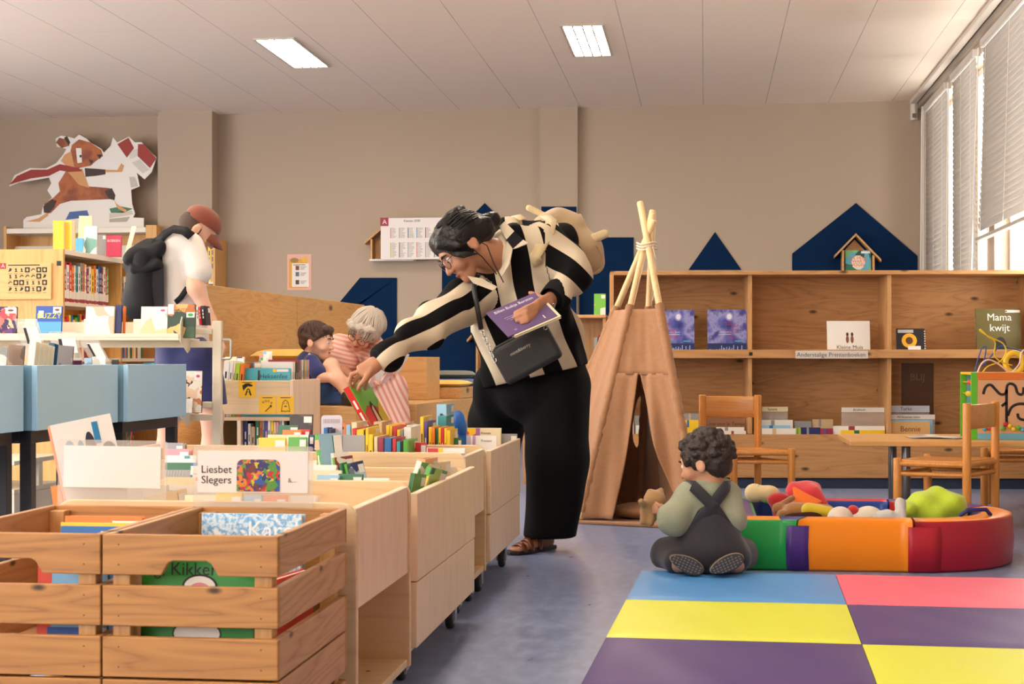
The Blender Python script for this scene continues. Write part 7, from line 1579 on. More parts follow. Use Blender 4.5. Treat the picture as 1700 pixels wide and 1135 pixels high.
def billen(q, Fm, w, h):
    for i, (a, b) in enumerate(((0.18, 0.5), (0.2, 0.42), (0.25, 0.45))): q.rect(Fm, a * w, b * w, (0.58 - i * 0.06) * h, (0.595 - i * 0.06) * h, mat((170, 150, 196), 0.5), 0.001)
    q.rect(Fm, 0.78 * w, 0.8 * w, 0.08 * h, 0.2 * h, WHITEP, 0.001); q.disc(Fm, 0.2 * w, 0.12 * h, 0.03 * w, 0.03 * h, mat((150, 130, 180), 0.5), 0.001)
vbook(Vector(tl + by), bx, -by, 0.218, 0.163, 0.006, (98, 76, 118), 'purple booklet with white title held in the bent arm\'s hand', 'books in the woman\'s hands', title='Billen Buikje Borsten', tcol=(236, 230, 240), tsize=0.0205, tpos=(0.5, 0.87), extra=billen, sticker=False, soft=True)
n_ = np.cross(bx, by); n_ = n_ / np.linalg.norm(n_); n_ = n_ if n_ @ FV > 0 else -n_
vbook(Vector(tl + by + n_ * 0.011 + UV * 0.012 + RV * 0.025), bx, -by, 0.205, 0.163, 0.012, 'cream', 'cream book held just behind the purple booklet', 'books in the woman\'s hands', soft=True, spine='cream', sticker=False)
# handbag
bag = thing('handbag', 'black cross-body handbag with chain strap hanging over the striped shirt', 'handbag', Vector(A3(873, 592, 6.12)) - Vector((0, 0, 0.1)))
bu, bv_ = A3(905, 541, 6.12) - A3(818, 588, 6.12), A3(818, 588, 6.12) - A3(850, 646, 6.12)
BM = frame(Vector(A3(845, 640, 6.10)), bu, bv_); w_, h_ = np.linalg.norm(bu), np.linalg.norm(bv_); BAGM = mat((34, 32, 34), 0.45, bump=0.15, bscale=400)
q = MB(); q.prism([(x + 0.0, y) for x, y in rounded_panel(-0.005, w_ + 0.012, 0, h_, 0.03)], -0.07, 0.0, BAGM, BM); q.obj('bag_body', bag, 0.02, seg=4)
q = MB(); q.text(BM @ T(w_ * 0.45, h_ * 0.66, 0.0), 'mint&berry', 0.019, mat((220, 216, 210), 0.25, 0.7), z=0.0012); q.obj('lettering', bag)
q = MB(); q.tube([BM @ Vector((0.02, h_ + 0.001, -0.035)), BM @ Vector((w_ - 0.02, h_ + 0.001, -0.035))], 0.003, mat((90, 88, 86), 0.3, 0.6), 8); q.obj('zip', bag)
def chain(name, a, b, n):
    q = MB(); a, b = Vector(a), Vector(b); d_ = (b - a) / n; u_ = d_.normalized(); s1_ = u_.cross(Vector(FV)).normalized(); s2_ = u_.cross(s1_)
    for i in range(n):
        c = a + d_ * (i + 0.5); sd = s1_ if i % 2 == 0 else (s1_ * 0.5 + s2_ * 0.8)
        q.tube([c + u_ * d_.length * 0.72 * math.cos(k * math.pi / 6) + sd * 0.0068 * math.sin(k * math.pi / 6) for k in range(12)], 0.0021, mat((206, 202, 196), 0.25, 0.9), 6, closed=True)
    q.obj(name, bag)
chain('chain', A3(799, 546, 6.17), A3(822, 600, 6.10), 9); chain('chain', A3(919, 505, 6.03), A3(905, 546, 6.08), 7)
strip('strap', [A3(794, 456, 6.20), A3(788, 466, 6.175), A3(787, 480, 6.165), A3(792, 508, 6.165), A3(799, 547, 6.17)], 0.02, -FV, BAGM, bag)
# toddler backpack
PL = cloth((196, 168, 128), None, 0.95, 120, 0.35, 0.3)
bpk = body_obj('backpack', body([ec(A3(905, 378, 6.6), A3(968, 415, 6.62), 0.085, 0.095, w=FV, b0=0.06, b1=0.075), ec(A3(925, 372, 6.62), A3(945, 378, 6.62), 0.07), ec(A3(975, 415, 6.62), A3(984, 436, 6.6), 0.075, 0.06, w=FV, b0=0.055, b1=0.05), ell(A3(955, 410, 6.6), (0.1, 0.1, 0.075))], 0.007, 0.03, wave_folds([(0.7, 0, -0.7), (0.3, 1, 0.4)], 0.004, 50, 4)), PL, origin=Vector(A3(960, 455, 6.6)))
tag(bpk, 'beige plush animal backpack worn on the bending woman\'s back', 'backpack')
PALE = cloth((226, 202, 154), None, 0.95, 120, 0.3, 0.3)
for a, b, r in ((A3(985, 396, 6.56), A3(1004, 388, 6.54), 0.021), (A3(958, 362, 6.66), A3(962, 360, 6.66), 0.016), (A3(878, 345, 6.62), A3(905, 358, 6.62), 0.014)): body_obj('ear', body([ec(a, b, r, r * 0.9)], 0.005), PALE, parent=bpk)
strip('strap', [A3(905, 358, 6.5), A3(915, 366, 6.34), A3(912, 382, 6.27), A3(900, 405, 6.245), A3(888, 425, 6.2), A3(893, 440, 6.22)], 0.045, -FV * 0.8 + UV * 0.4, PALE, bpk)
strip('strap', [A3(845, 362, 6.45), A3(858, 358, 6.40), A3(868, 364, 6.33)], 0.03, -FV + UV, PALE, bpk)
q = MB(); q.tube([A3(990, 408, 6.53), A3(1000, 425, 6.53), A3(1000, 445, 6.53), A3(985, 455, 6.53)], 0.004, mat((170, 130, 100), 0.5), 6); q.obj('zip', bpk)

# ---------------------------------------------------------------- the man with the cap
SK2 = skin((226, 176, 148))
H = Head(A3(331, 381, 8.3), cv(0.74, -0.60, 0.22), cv(0.55, 0.82, 0.1), 1.0)
mb_ = H.prims() + [ec(H.p(0, -0.04, -0.04), A3(302, 408, 8.3), 0.055, 0.062), ec(A3(300, 420, 8.3), A3(302, 560, 8.3), 0.15, 0.14, w=FV, b0=0.1, b1=0.11), ec(A3(302, 560, 8.3), A3(304, 590, 8.3), 0.14, 0.14, w=FV, b0=0.11),
    ec(A3(318, 408, 8.16), A3(325, 478, 8.1), 0.052, 0.043), ec(A3(325, 478, 8.1), A3(358, 548, 8.14), 0.042, 0.028), ec(A3(358, 548, 8.14), A3(367, 566, 8.14), 0.03, 0.034, w=FV, b0=0.018, b1=0.016, k=0.012),
    ec(A3(300, 412, 8.46), A3(318, 480, 8.55), 0.052, 0.043), ec(A3(318, 480, 8.55), A3(352, 540, 8.5), 0.042, 0.028), ec(A3(352, 540, 8.5), A3(362, 556, 8.48), 0.03, 0.032, w=FV, b0=0.018, b1=0.016, k=0.012),
    ec(A3(330, 600, 8.2), A3(352, 690, 8.22), 0.085, 0.056), ec(A3(352, 690, 8.22), A3(353, 740, 8.24), 0.058, 0.054), ec(A3(353, 740, 8.24), A3(350, 822, 8.26), 0.054, 0.034), ec(A3(290, 600, 8.42), A3(280, 690, 8.46), 0.085, 0.056), ec(A3(280, 690, 8.46), A3(278, 740, 8.48), 0.058, 0.054), ec(A3(278, 740, 8.48), A3(276, 822, 8.5), 0.054, 0.034)]
for bx_, by_, bd in ((367, 566, 8.14), (362, 556, 8.48)):
    for i in range(4): mb_ += fingers([([A3(bx_ + 1, by_, bd - 0.03 + 0.02 * i), A3(bx_ + 6, by_ + 11, bd - 0.032 + 0.02 * i), A3(bx_ + 3, by_ + 22 - abs(i - 1.5), bd - 0.03 + 0.019 * i)], 0.0088)])
    mb_ += fingers([([A3(bx_ - 5, by_ - 4, bd - 0.035), A3(bx_ - 6, by_ + 8, bd - 0.05), A3(bx_ - 2, by_ + 18, bd - 0.045)], 0.01)])
base = Vector(A3(315, 0, 8.36)); base.z = 0
mo = body_obj('person', body(mb_, 0.0062, 0.03), SK2, origin=base); tag(mo, 'person in white t-shirt and orange cap reading by the book trolley', 'person')
H.face(mo, (60, 44, 34))
body_obj('t_shirt', body([ec(A3(300, 418, 8.3), A3(303, 500, 8.3), 0.185, 0.17, w=FV, b0=0.125, b1=0.128), ec(A3(303, 500, 8.3), A3(304, 572, 8.3), 0.17, 0.17, w=FV, b0=0.128, b1=0.135), ec(A3(302, 404, 8.18), A3(302, 404, 8.44), 0.07), ec(A3(318, 408, 8.17), A3(329, 452, 8.12), 0.066, 0.07), ec(A3(300, 412, 8.45), A3(308, 450, 8.52), 0.068, 0.072)], 0.0075, 0.04, wave_folds([(0.3, 0.3, 1), (1, .3, .5)], 0.005, 30, 6), cuts=[(A3(303, 574, 8.3), (0, 0, -1))]), cloth((222, 214, 204), (214, 206, 197), 0.9, 60, 0.1), parent=mo)
body_obj('shorts', body([ec(A3(302, 562, 8.3), A3(305, 600, 8.3), 0.175, 0.18, w=FV, b0=0.14, b1=0.145), ec(A3(328, 600, 8.2), A3(350, 690, 8.21), 0.115, 0.098), ec(A3(292, 600, 8.42), A3(282, 690, 8.46), 0.115, 0.1)], 0.0075, 0.03, wave_folds([(0.5, 0.2, 0.8), (1, .1, 0)], 0.005, 30, 7), cuts=[(A3(352, 673, 8.2), (0.1, 0, -1)), (A3(300, 556, 8.3), (0, 0, 1))]), cloth((34, 40, 92), None, 0.85, 60, 0.12), parent=mo)
body_obj('hair', body([ell(H.p(0, -0.03, 0.0), (0.08, 0.09, 0.075), x=H.r, z=H.u)], 0.005, 0.01, cuts=[(H.p(0, 0.01, 0), H.f), (H.p(0, -0.02, -0.055), -H.u)]), mat((70, 48, 36), 0.7, bump=0.6, bscale=160), parent=mo)
CAPM = cloth((126, 58, 32), None, 0.8, 90, 0.12)
cap = body_obj('cap', body([ell(H.p(0, -0.008, 0.045), (0.088, 0.106, 0.082), x=H.r, z=H.u)], 0.005, cuts=[(H.p(0, 0, 0.03), -H.u + H.f * 0.12)]), CAPM, parent=mo)
q = MB(); vs = []
for i in range(13):
    an = math.pi * (i / 12 - 0.5); ca, sa = math.cos(an), math.sin(an)
    for r_ in (0.085, 0.125, 0.165): vs.append(tuple(H.p(0.075 * sa * (r_ / 0.11) ** 0.3, 0.06 + (r_ - 0.06) * ca ** 0.7 if ca > 0 else 0.06, 0.034 - 0.5 * (0.075 * sa) ** 2 * 20 * 0.3 - (r_ - 0.085) * 0.55)))
q.add(vs, [(i * 3 + j, i * 3 + j + 1, (i + 1) * 3 + j + 1, (i + 1) * 3 + j) for i in range(12) for j in range(2)], CAPM, True); o = q.obj('cap_brim', mo); s_ = o.modifiers.new('thick', 'SOLIDIFY'); s_.thickness = 0.004
q = MB(); q.tube([H.p(-0.05, -0.088, 0.03), H.p(-0.03, -0.103, 0.028), H.p(0.03, -0.103, 0.028), H.p(0.05, -0.088, 0.03)], 0.008, mat((26, 22, 22), 0.5), 8); q.obj('cap_strap', mo)
for k_, (hx, tx_) in enumerate((((340, 8.32), (372, 8.14)), ((268, 8.56), (300, 8.38)))):
    a, b = A3(hx[0], 0, hx[1]), A3(tx_[0], 0, tx_[1]); a[2] = b[2] = 0; shoe('shoe', mo, a, b, 0.045, 0.075, mat((230, 226, 220), 0.6), None)
BPM = cloth((34, 33, 35), (26, 25, 27), 0.6, 40, 0.15, 0.0)
bp_ = body_obj('backpack', body([ec(A3(247, 432, 8.22), A3(243, 505, 8.22), 0.15, 0.16, w=FV, b0=0.10, b1=0.118), ec(A3(258, 416, 8.2), A3(268, 408, 8.22), 0.08, 0.055), ec(A3(228, 438, 8.2), A3(236, 448, 8.2), 0.07), ec(A3(222, 500, 8.15), A3(224, 515, 8.15), 0.055)], 0.007, 0.03, wave_folds([(0.6, 0.2, 0.8), (0.9, 0.4, -0.4)], 0.006, 32, 8), cuts=[(A3(245, 532, 8.2), (0, 0, -1))]), BPM, origin=Vector(A3(245, 530, 8.22)))
tag(bp_, 'black roll-top backpack worn by the man in the white t-shirt', 'backpack')
strip('shoulder_strap', [A3(262, 402, 8.14), A3(272, 390, 8.13), A3(288, 380, 8.12), A3(306, 383, 8.10), A3(318, 392, 8.09)], 0.05, -FV + UV * 0.7, BPM, bp_, 0.008)
strip('shoulder_strap', [A3(311, 478, 8.08), A3(300, 494, 8.1), A3(285, 508, 8.14)], 0.028, -FV, BPM, bp_, 0.006)
q = MB(); q.box(-0.09, 0.08, -0.004, 0.0, -0.1, 0.13, BPM, T(Vector(A3(247, 480, 8.095))) @ RZ(CAMROT - 8)); q.obj('front_pocket', bp_, 0.004)
q = MB(); q.tube([A3(241, 452, 8.09), A3(230, 490, 8.085), A3(222, 515, 8.085)], 0.004, mat((80, 78, 78), 0.3, 0.5), 6); q.obj('zip', bp_)
body_obj('roll_top', body([ec(A3(222, 428, 8.13), A3(262, 414, 8.12), 0.05, 0.045), ec(A3(226, 447, 8.10), A3(262, 440, 8.09), 0.035, 0.03), ec(A3(250, 408, 8.16), A3(268, 400, 8.18), 0.03, 0.025)], 0.006, 0.012, wave_folds([(0.6, 0.2, 0.8), (0.9, 0.4, -0.4)], 0.008, 60, 9)), BPM, parent=bp_)

# ---------------------------------------------------------------- the older woman reading
SK3 = skin((222, 164, 134))
H = Head(A3(606, 549, 9.95), cv(-0.42, -0.50, -0.72), cv(0.35, 0.82, -0.35), 1.1)
ow = H.prims() + [ec(H.p(0, -0.04, -0.04), A3(588, 578, 10.12), 0.055, 0.065), ec(A3(590, 585, 10.15), A3(604, 655, 10.22), 0.15, 0.15, w=RV, b0=0.09, b1=0.1), ec(A3(604, 655, 10.22), A3(606, 668, 10.22), 0.15, 0.15, w=RV, b0=0.1),
    ec(A3(560, 578, 10.08), A3(572, 624, 9.9), 0.05, 0.042), ec(A3(572, 624, 9.9), A3(606, 630, 9.66), 0.04, 0.028), ec(A3(606, 630, 9.66), A3(616, 632, 9.6), 0.03, 0.034, w=RV + UV * .4, b0=0.017, b1=0.015, k=0.012),
    ec(A3(624, 580, 10.1), A3(626, 628, 9.95), 0.05, 0.042), ec(A3(626, 628, 9.95), A3(644, 610, 9.72), 0.04, 0.028), ec(A3(644, 610, 9.72), A3(650, 603, 9.67), 0.03, 0.033, w=UV, b0=0.017, b1=0.015, k=0.012),
    ec(A3(612, 664, 10.15), A3(652, 644, 9.74), 0.08, 0.06), ec(A3(652, 644, 9.74), A3(660, 716, 9.72), 0.055, 0.05), ec(A3(660, 716, 9.72), A3(662, 748, 9.72), 0.048, 0.036), ec(A3(598, 664, 10.15), A3(628, 655, 9.74), 0.08, 0.06), ec(A3(628, 655, 9.74), A3(632, 748, 9.72), 0.055, 0.036)]
for i in range(4): ow += fingers([([A3(650 + 1.5 * i, 601 + 2 * i, 9.655 + 0.008 * i), A3(655 + i, 605 + 3.2 * i, 9.61), A3(651 + i, 612 + 3 * i, 9.598)], 0.0085), ([A3(616 + 1.2 * i, 630 + 1.5 * i, 9.6), A3(622 + i, 633 + 1.7 * i, 9.575), A3(627 + i, 634 + 1.7 * i, 9.575)], 0.0085)])
ow += fingers([([A3(646, 604, 9.69), A3(646, 610, 9.65), A3(648, 617, 9.62)], 0.01), ([A3(613, 628, 9.63), A3(619, 624, 9.62), A3(626, 624, 9.61)], 0.01)])
for a, b in ((A3(662, 0, 9.74), A3(672, 0, 9.52)), (A3(632, 0, 9.74), A3(630, 0, 9.51))):
    a[2] = b[2] = A3(0, 752, 9.72)[2] - 0.03
    ow += [ec(a + UV * .035, b + UV * .025, 0.036, 0.036, w=RV, b0=0.032, b1=0.02)]
    MBs = MB(); MBs.box(-0.13, 0.13, -0.34, 0.24, 0, a[2] - 0.001, OAKPLY, T(Vector((a[0], a[1], 0))) @ RZ(CAMROT)) if b is None else None
stepz = a[2]
base = Vector(A3(606, 0, 10.1)); base.z = 0.5
oo = body_obj('person', body(ow, 0.0066, 0.028), SK3, origin=base); tag(oo, 'older person with short grey hair and pink striped clothes seated reading', 'person')
H.face(oo, (150, 130, 112), (190, 104, 96)); H.glasses(oo, (70, 56, 60))
PINKS = stripes('fine_pink_stripes', (238, 206, 190), (226, 160, 146), 0.52, axis=(0.25, 0, 0.97), period=0.026)
PINKL = stripes('fine_pink_pleats', (236, 204, 190), (216, 150, 140), 0.55, axis=(0.85, 0.1, 0.4), period=0.03)
body_obj('blouse', body([ec(A3(588, 582, 10.14), A3(604, 650, 10.2), 0.175, 0.18, w=RV, b0=0.105, b1=0.12), ec(A3(564, 572, 10.1), A3(566, 598, 10.0), 0.075, 0.105), ec(A3(620, 574, 10.1), A3(626, 598, 10.02), 0.07, 0.09), ec(A3(604, 650, 10.2), A3(606, 672, 10.2), 0.18, 0.19, w=RV, b0=0.13, b1=0.14), ell(A3(592, 573, 10.0), 0.05, sub=True)], 0.0075, 0.035, wave_folds([(1, 0, 0.3)], 0.003, 40)), PINKS, parent=oo)
body_obj('trousers', body([ec(A3(605, 664, 10.2), A3(652, 645, 9.74), 0.11, 0.088), ec(A3(652, 645, 9.74), A3(655, 706, 9.73), 0.09, 0.105), ec(A3(600, 668, 10.2), A3(630, 655, 9.74), 0.11, 0.09), ec(A3(630, 655, 9.74), A3(638, 712, 9.73), 0.1, 0.12)], 0.0075, 0.04, wave_folds([(1, 0.3, 0)], 0.007, 46), cuts=[(A3(650, 703, 9.7), (-0.25, 0, -1))]), PINKL, parent=oo)
HG = mat((196, 184, 168), 0.5, bump=0.6, bscale=110)
body_obj('hair', body([ell(H.p(0, -0.02, 0.03), (0.094 * H.s, 0.112 * H.s, 0.092 * H.s), x=H.r, z=H.u), ec(H.p(-0.06, 0.06, 0.085), H.p(0.05, 0.085, 0.065), 0.026, 0.03), ec(H.p(0.075, 0.05, 0.05), H.p(0.085, 0.015, -0.02), 0.028, 0.02), ec(H.p(-0.08, 0.04, 0.05), H.p(-0.088, 0.0, 0.0), 0.025, 0.018), ell(H.p(0, -0.09, -0.02), (0.08, 0.045, 0.055), x=H.r, z=H.u)], 0.0052, 0.018, wave_folds([H.r + H.u * 0.2, H.r * 0.8 + H.f * 0.4], 0.005, 130, 3), cuts=[(H.p(0, 0.088, 0.03), H.f * 0.85 - H.u * 0.62)]), HG, parent=oo)
strands('hair_texture', oo, H, HG, lambda r: (r.uniform(-1, 1), r.uniform(-.4, 1), r.uniform(-.25, 0.35)), lambda r: (r.uniform(-.2, .2), -0.45, 1), rad=(0.104, 0.124, 0.104), cen=(0, -0.02, 0.032), n=130, thick=0.0045, seed=5)
q = MB(); q.box(-0.2, 0.26, -0.34, -0.03, 0, stepz - 0.0, OAKPLY, T(Vector((A3(648, 0, 9.66)[0], A3(648, 0, 9.66)[1], 0))) @ RZ(CAMROT - 10)); so = q.obj('foot_step', origin=Vector((A3(648, 0, 9.66)[0], A3(648, 0, 9.66)[1], 0))); tag(so, 'low plywood step under the feet of the older reader', 'step')
mx = cv(0.28, 0.62, 0.3); q = MB(); mg = thing('magazine', 'white open magazine in the hands of the older reader', 'magazine', Vector(A3(640, 632, 9.62)))
for sgn in (0, 1):
    o0 = A3(626 + 6 * sgn, 640 - 4 * sgn, 9.60 + 0.02 * sgn); up = A3(664, 583, 9.62) - A3(634, 636, 9.62); sd = (RV * 0.2 * (-0.35 if sgn == 0 else 0.3) + FV * (-0.04 if sgn == 0 else 0.1) - UV * 0.02)
    q = MB(); q.add([tuple(o0), tuple(o0 + sd), tuple(o0 + sd + up), tuple(o0 + up)], [(0, 1, 2, 3)], art(95, [(240, 232, 224), (240, 232, 224), (226, 190, 180), (240, 232, 224)], 14)); o = q.obj('page', mg); s_ = o.modifiers.new('thick', 'SOLIDIFY'); s_.thickness = 0.004

# ---------------------------------------------------------------- the boy beside her
SK4 = skin((232, 182, 152))
H = Head(A3(527, 566, 9.72), cv(0.95, -0.12, -0.22), cv(0.06, 1, 0), 0.98, True)
by_ = H.prims() + [ec(H.p(0, -0.03, -0.05), A3(516, 592, 9.75), 0.042, 0.05), ec(A3(515, 602, 9.76), A3(520, 650, 9.8), 0.10, 0.10, w=FV, b0=0.07, b1=0.08), ec(A3(520, 650, 9.8), A3(522, 656, 9.8), 0.1, 0.1, w=FV, b0=0.08),
    ec(A3(520, 602, 9.62), A3(534, 626, 9.56), 0.034, 0.03), ec(A3(534, 626, 9.56), A3(572, 632, 9.58), 0.029, 0.02), ec(A3(572, 632, 9.58), A3(580, 633, 9.58), 0.02, 0.022, w=UV, b0=0.013, b1=0.011, k=0.01), ec(A3(518, 602, 9.9), A3(530, 630, 9.95), 0.034, 0.028), ec(A3(530, 630, 9.95), A3(556, 640, 9.85), 0.027, 0.022),
    ec(A3(524, 654, 9.74), A3(550, 607, 9.62), 0.06, 0.046), ec(A3(550, 607, 9.62), A3(562, 630, 9.58), 0.045, 0.042), ec(A3(562, 630, 9.58), A3(577, 656, 9.55), 0.041, 0.028), ec(A3(524, 656, 9.88), A3(556, 632, 9.86), 0.06, 0.046), ec(A3(556, 632, 9.86), A3(584, 660, 9.82), 0.043, 0.028)]
for i in range(4): by_ += fingers([([A3(579, 630 + 2 * i, 9.575), A3(584, 631 + 2 * i, 9.57), A3(588, 633 + 2 * i, 9.575)], 0.0062)], 0.004)
by_ += fingers([([A3(575, 629, 9.575), A3(580, 626, 9.565), A3(584, 627, 9.56)], 0.007)], 0.004)
base = Vector(A3(520, 0, 9.78)); base.z = 0.5
bo = body_obj('person', body(by_, 0.0052, 0.024), SK4, origin=base); tag(bo, 'child with short brown hair and navy shirt sitting on the reading bench', 'person')
H.face(bo, (60, 40, 30))
body_obj('shirt', body([ec(A3(514, 602, 9.76), A3(520, 655, 9.8), 0.118, 0.125, w=FV, b0=0.085, b1=0.098), ec(A3(518, 602, 9.64), A3(528, 618, 9.58), 0.05, 0.052), ec(A3(516, 602, 9.88), A3(524, 618, 9.94), 0.05, 0.05)], 0.0065, 0.03, wave_folds([(1, .2, .6)], 0.003, 50)), cloth((40, 52, 112), None, 0.85, 60, 0.1), parent=bo)
q = MB(); q.tube([A3(512, 588, 9.66), A3(522, 594, 9.655), A3(531, 602, 9.67)], 0.01, mat((226, 210, 206), 0.8), 8); q.obj('collar', bo)
body_obj('shorts', body([ec(A3(520, 655, 9.8), A3(534, 640, 9.66), 0.1, 0.078), ec(A3(522, 657, 9.82), A3(546, 645, 9.86), 0.1, 0.075), ec(A3(535, 662, 9.7), A3(570, 664, 9.62), 0.05, 0.045)], 0.0065, 0.025, wave_folds([(1, .2, .6)], 0.004, 50), cuts=[((0, 0, 0.503), (0, 0, -1))]), cloth((40, 84, 150), None, 0.85, 60, 0.15), parent=bo)
body_obj('hair', body([ell(H.p(0, -0.022, 0.032), (0.086, 0.106, 0.088), x=H.r, z=H.u), ec(H.p(-0.045, 0.062, 0.082), H.p(0.045, 0.062, 0.082), 0.024), ell(H.p(0, -0.075, -0.02), (0.06, 0.035, 0.05), x=H.r, z=H.u), ec(H.p(0.072, 0.02, 0.03), H.p(0.075, 0.015, 0.0), 0.016, 0.01), ec(H.p(-0.072, 0.02, 0.03), H.p(-0.075, 0.015, 0.0), 0.016, 0.01)], 0.005, 0.02, wave_folds([H.f * 0.3 + H.u, H.r], 0.004, 120), cuts=[(H.p(0, 0.075, 0.048), H.f * 0.6 - H.u * 0.8)]), mat((74, 50, 36), 0.55, bump=0.5, bscale=130), parent=bo)
strands('hair_texture', bo, H, mat((74, 50, 36), 0.55, bump=0.5, bscale=130), lambda r: (r.uniform(-1, 1), r.uniform(-.9, .8), r.uniform(-.1, 0.5)), lambda r: (r.uniform(-.3, .3), -0.4, 1), rad=(0.092, 0.112, 0.094), cen=(0, -0.022, 0.033), n=110, thick=0.004, seed=6)
for a, b in (((576, 9.54), (588, 9.42)), ((584, 9.82), (598, 9.7))):
    a, b = A3(a[0], 0, a[1]), A3(b[0], 0, b[1]); a[2] = b[2] = 0.502
    V = body([ec(a + UV * 0.035, b + UV * 0.03, 0.034, 0.034, w=np.cross(b - a, UV), b0=0.034, b1=0.026), ell(a + UV * 0.06, 0.033)], 0.005, 0.02, cuts=[((0, 0, 0.502), (0, 0, -1))]); body_obj('shoe', V, mat((40, 36, 40), 0.6), parent=bo)

# ---------------------------------------------------------------- the toddler on the mat
SK5 = skin((206, 150, 118))
H = Head(A3(1169, 767, 5.5), cv(-0.78, -0.25, 0.46), cv(-0.02, 1, 0.05), 0.86, True)
ZM = 0.045
def mz(px, d, z): v = A3(px, 0, d); v[2] = z; return v
td = H.prims() + [ec(H.p(0, -0.03, -0.05), A3(1178, 812, 5.5), 0.038, 0.05), ec(A3(1176, 822, 5.5), A3(1178, 915, 5.45), 0.075, 0.09, w=RV, b0=0.06, b1=0.07),
    ec(A3(1145, 822, 5.5), A3(1117, 862, 5.44), 0.034, 0.03), ec(A3(1117, 862, 5.44), A3(1101, 848, 5.5), 0.03, 0.021), ec(A3(1101, 848, 5.5), A3(1095, 844, 5.52), 0.021, 0.022, w=UV, b0=0.013, b1=0.012, k=0.01),
    ec(A3(1207, 822, 5.5), A3(1222, 862, 5.47), 0.034, 0.03), ec(A3(1222, 862, 5.47), A3(1214, 872, 5.56), 0.03, 0.021), ell(A3(1212, 872, 5.59), 0.022),
    ec(A3(1158, 915, 5.45), mz(1108, 5.56, 0.09), 0.06, 0.045), ec(mz(1108, 5.56, 0.085), mz(1128, 5.40, 0.078), 0.042, 0.028), ec(mz(1128, 5.40, 0.078), mz(1140, 5.365, 0.08), 0.026, 0.022),
    ec(A3(1198, 915, 5.45), mz(1232, 5.58, 0.09), 0.06, 0.045), ec(mz(1232, 5.58, 0.085), mz(1222, 5.40, 0.078), 0.042, 0.028), ec(mz(1222, 5.40, 0.078), mz(1210, 5.365, 0.08), 0.026, 0.022)]
for i in range(4): td += fingers([([A3(1096, 838 + 4 * i, 5.51), A3(1089, 836 + 4.6 * i, 5.505), A3(1084, 838 + 4.4 * i, 5.515)], 0.0062)], 0.004)
td += fingers([([A3(1100, 843, 5.49), A3(1094, 838, 5.485), A3(1089, 834, 5.49)], 0.007)], 0.004)
base = Vector(A3(1175, 0, 5.45)); base.z = ZM
to_ = body_obj('person', body(td, 0.0046, 0.024), SK5, origin=base); tag(to_, 'toddler with dark curls kneeling on the mat in dungarees', 'person')
H.face(to_, (40, 28, 24))
body_obj('shirt', body([ec(A3(1176, 820, 5.5), A3(1177, 872, 5.48), 0.088, 0.092, w=RV, b0=0.07, b1=0.075), ec(A3(1147, 820, 5.5), A3(1118, 862, 5.44), 0.05, 0.056), ec(A3(1118, 862, 5.44), A3(1107, 853, 5.485), 0.052, 0.032), ec(A3(1207, 820, 5.5), A3(1217, 860, 5.47), 0.048, 0.046), ec(A3(1217, 860, 5.47), A3(1212, 868, 5.53), 0.044, 0.03)], 0.0055, 0.024, wave_folds([(0.8, .2, .6), (0.2, .5, -1)], 0.0035, 70, 4)), cloth((164, 168, 142), None, 0.9, 60, 0.1), parent=to_)
DG = cloth((52, 50, 58), (42, 41, 48), 0.9, 70, 0.15)
body_obj('dungarees', body([ec(A3(1177, 862, 5.48), A3(1179, 918, 5.44), 0.094, 0.118, w=RV, b0=0.076, b1=0.088), ec(A3(1160, 915, 5.45), mz(1108, 5.56, 0.092), 0.078, 0.056), ec(mz(1108, 5.56, 0.09), mz(1122, 5.42, 0.085), 0.05, 0.044), ec(A3(1196, 915, 5.45), mz(1230, 5.58, 0.092), 0.078, 0.056), ec(mz(1230, 5.58, 0.09), mz(1224, 5.42, 0.085), 0.05, 0.044)], 0.0055, 0.03, wave_folds([(0.5, .2, .8), (1, .3, -.3)], 0.004, 48, 5), cuts=[((0, 0, ZM), (0, 0, -1)), (A3(1181, 836, 5.41), cv(0, 0.75, -0.66))]), DG, parent=to_)
def off(px, py): return A3(px, py, 5.40 + 0.0007 * abs(px - 1180) + 0.0009 * max(0, 830 - py))
strip('dungaree_strap', [A3(1139, 806, 5.5), A3(1150, 806, 5.43), off(1162, 818), off(1178, 834), off(1192, 852), off(1205, 872)], 0.04, -FV, DG, to_, 0.005)
strip('dungaree_strap', [A3(1213, 806, 5.5), A3(1206, 807, 5.43), off(1198, 818), off(1186, 834), off(1172, 852), off(1158, 872)], 0.04, -FV, DG, to_, 0.0055)
rgc = random.Random(12); hp = [ell(H.p(0, -0.018, 0.034), (0.090 * H.s, 0.106 * H.s, 0.096 * H.s), x=H.r, z=H.u), ell(H.p(0, -0.06, -0.02), (0.075 * H.s, 0.055 * H.s, 0.06 * H.s), x=H.r, z=H.u)]
for i in range(200):
    th, ph = rgc.uniform(0, 2 * math.pi), math.acos(rgc.uniform(-0.85, 1.0)); v = np.array((math.sin(ph) * math.cos(th), math.sin(ph) * math.sin(th), math.cos(ph)))
    if (v[1] > 0.62 and v[2] < 0.45) or (v[2] < -0.4 and v[1] > -0.5): continue
    p = H.p(0.092 * v[0], -0.018 + 0.112 * v[1], 0.03 + 0.10 * v[2]); hp.append(ell(p, rgc.uniform(0.009, 0.016), k=0.004))
body_obj('hair', body(hp, 0.0042, 0.005, wave_folds([(1, .2, .1), (.1, 1, .3), (.2, .1, 1)], 0.0028, 240, 2), cuts=[(H.p(0, 0.072, 0.02), H.f * 0.9 - H.u * 0.5)]), mat((46, 32, 26), 0.5, bump=0.5, bscale=160), parent=to_)
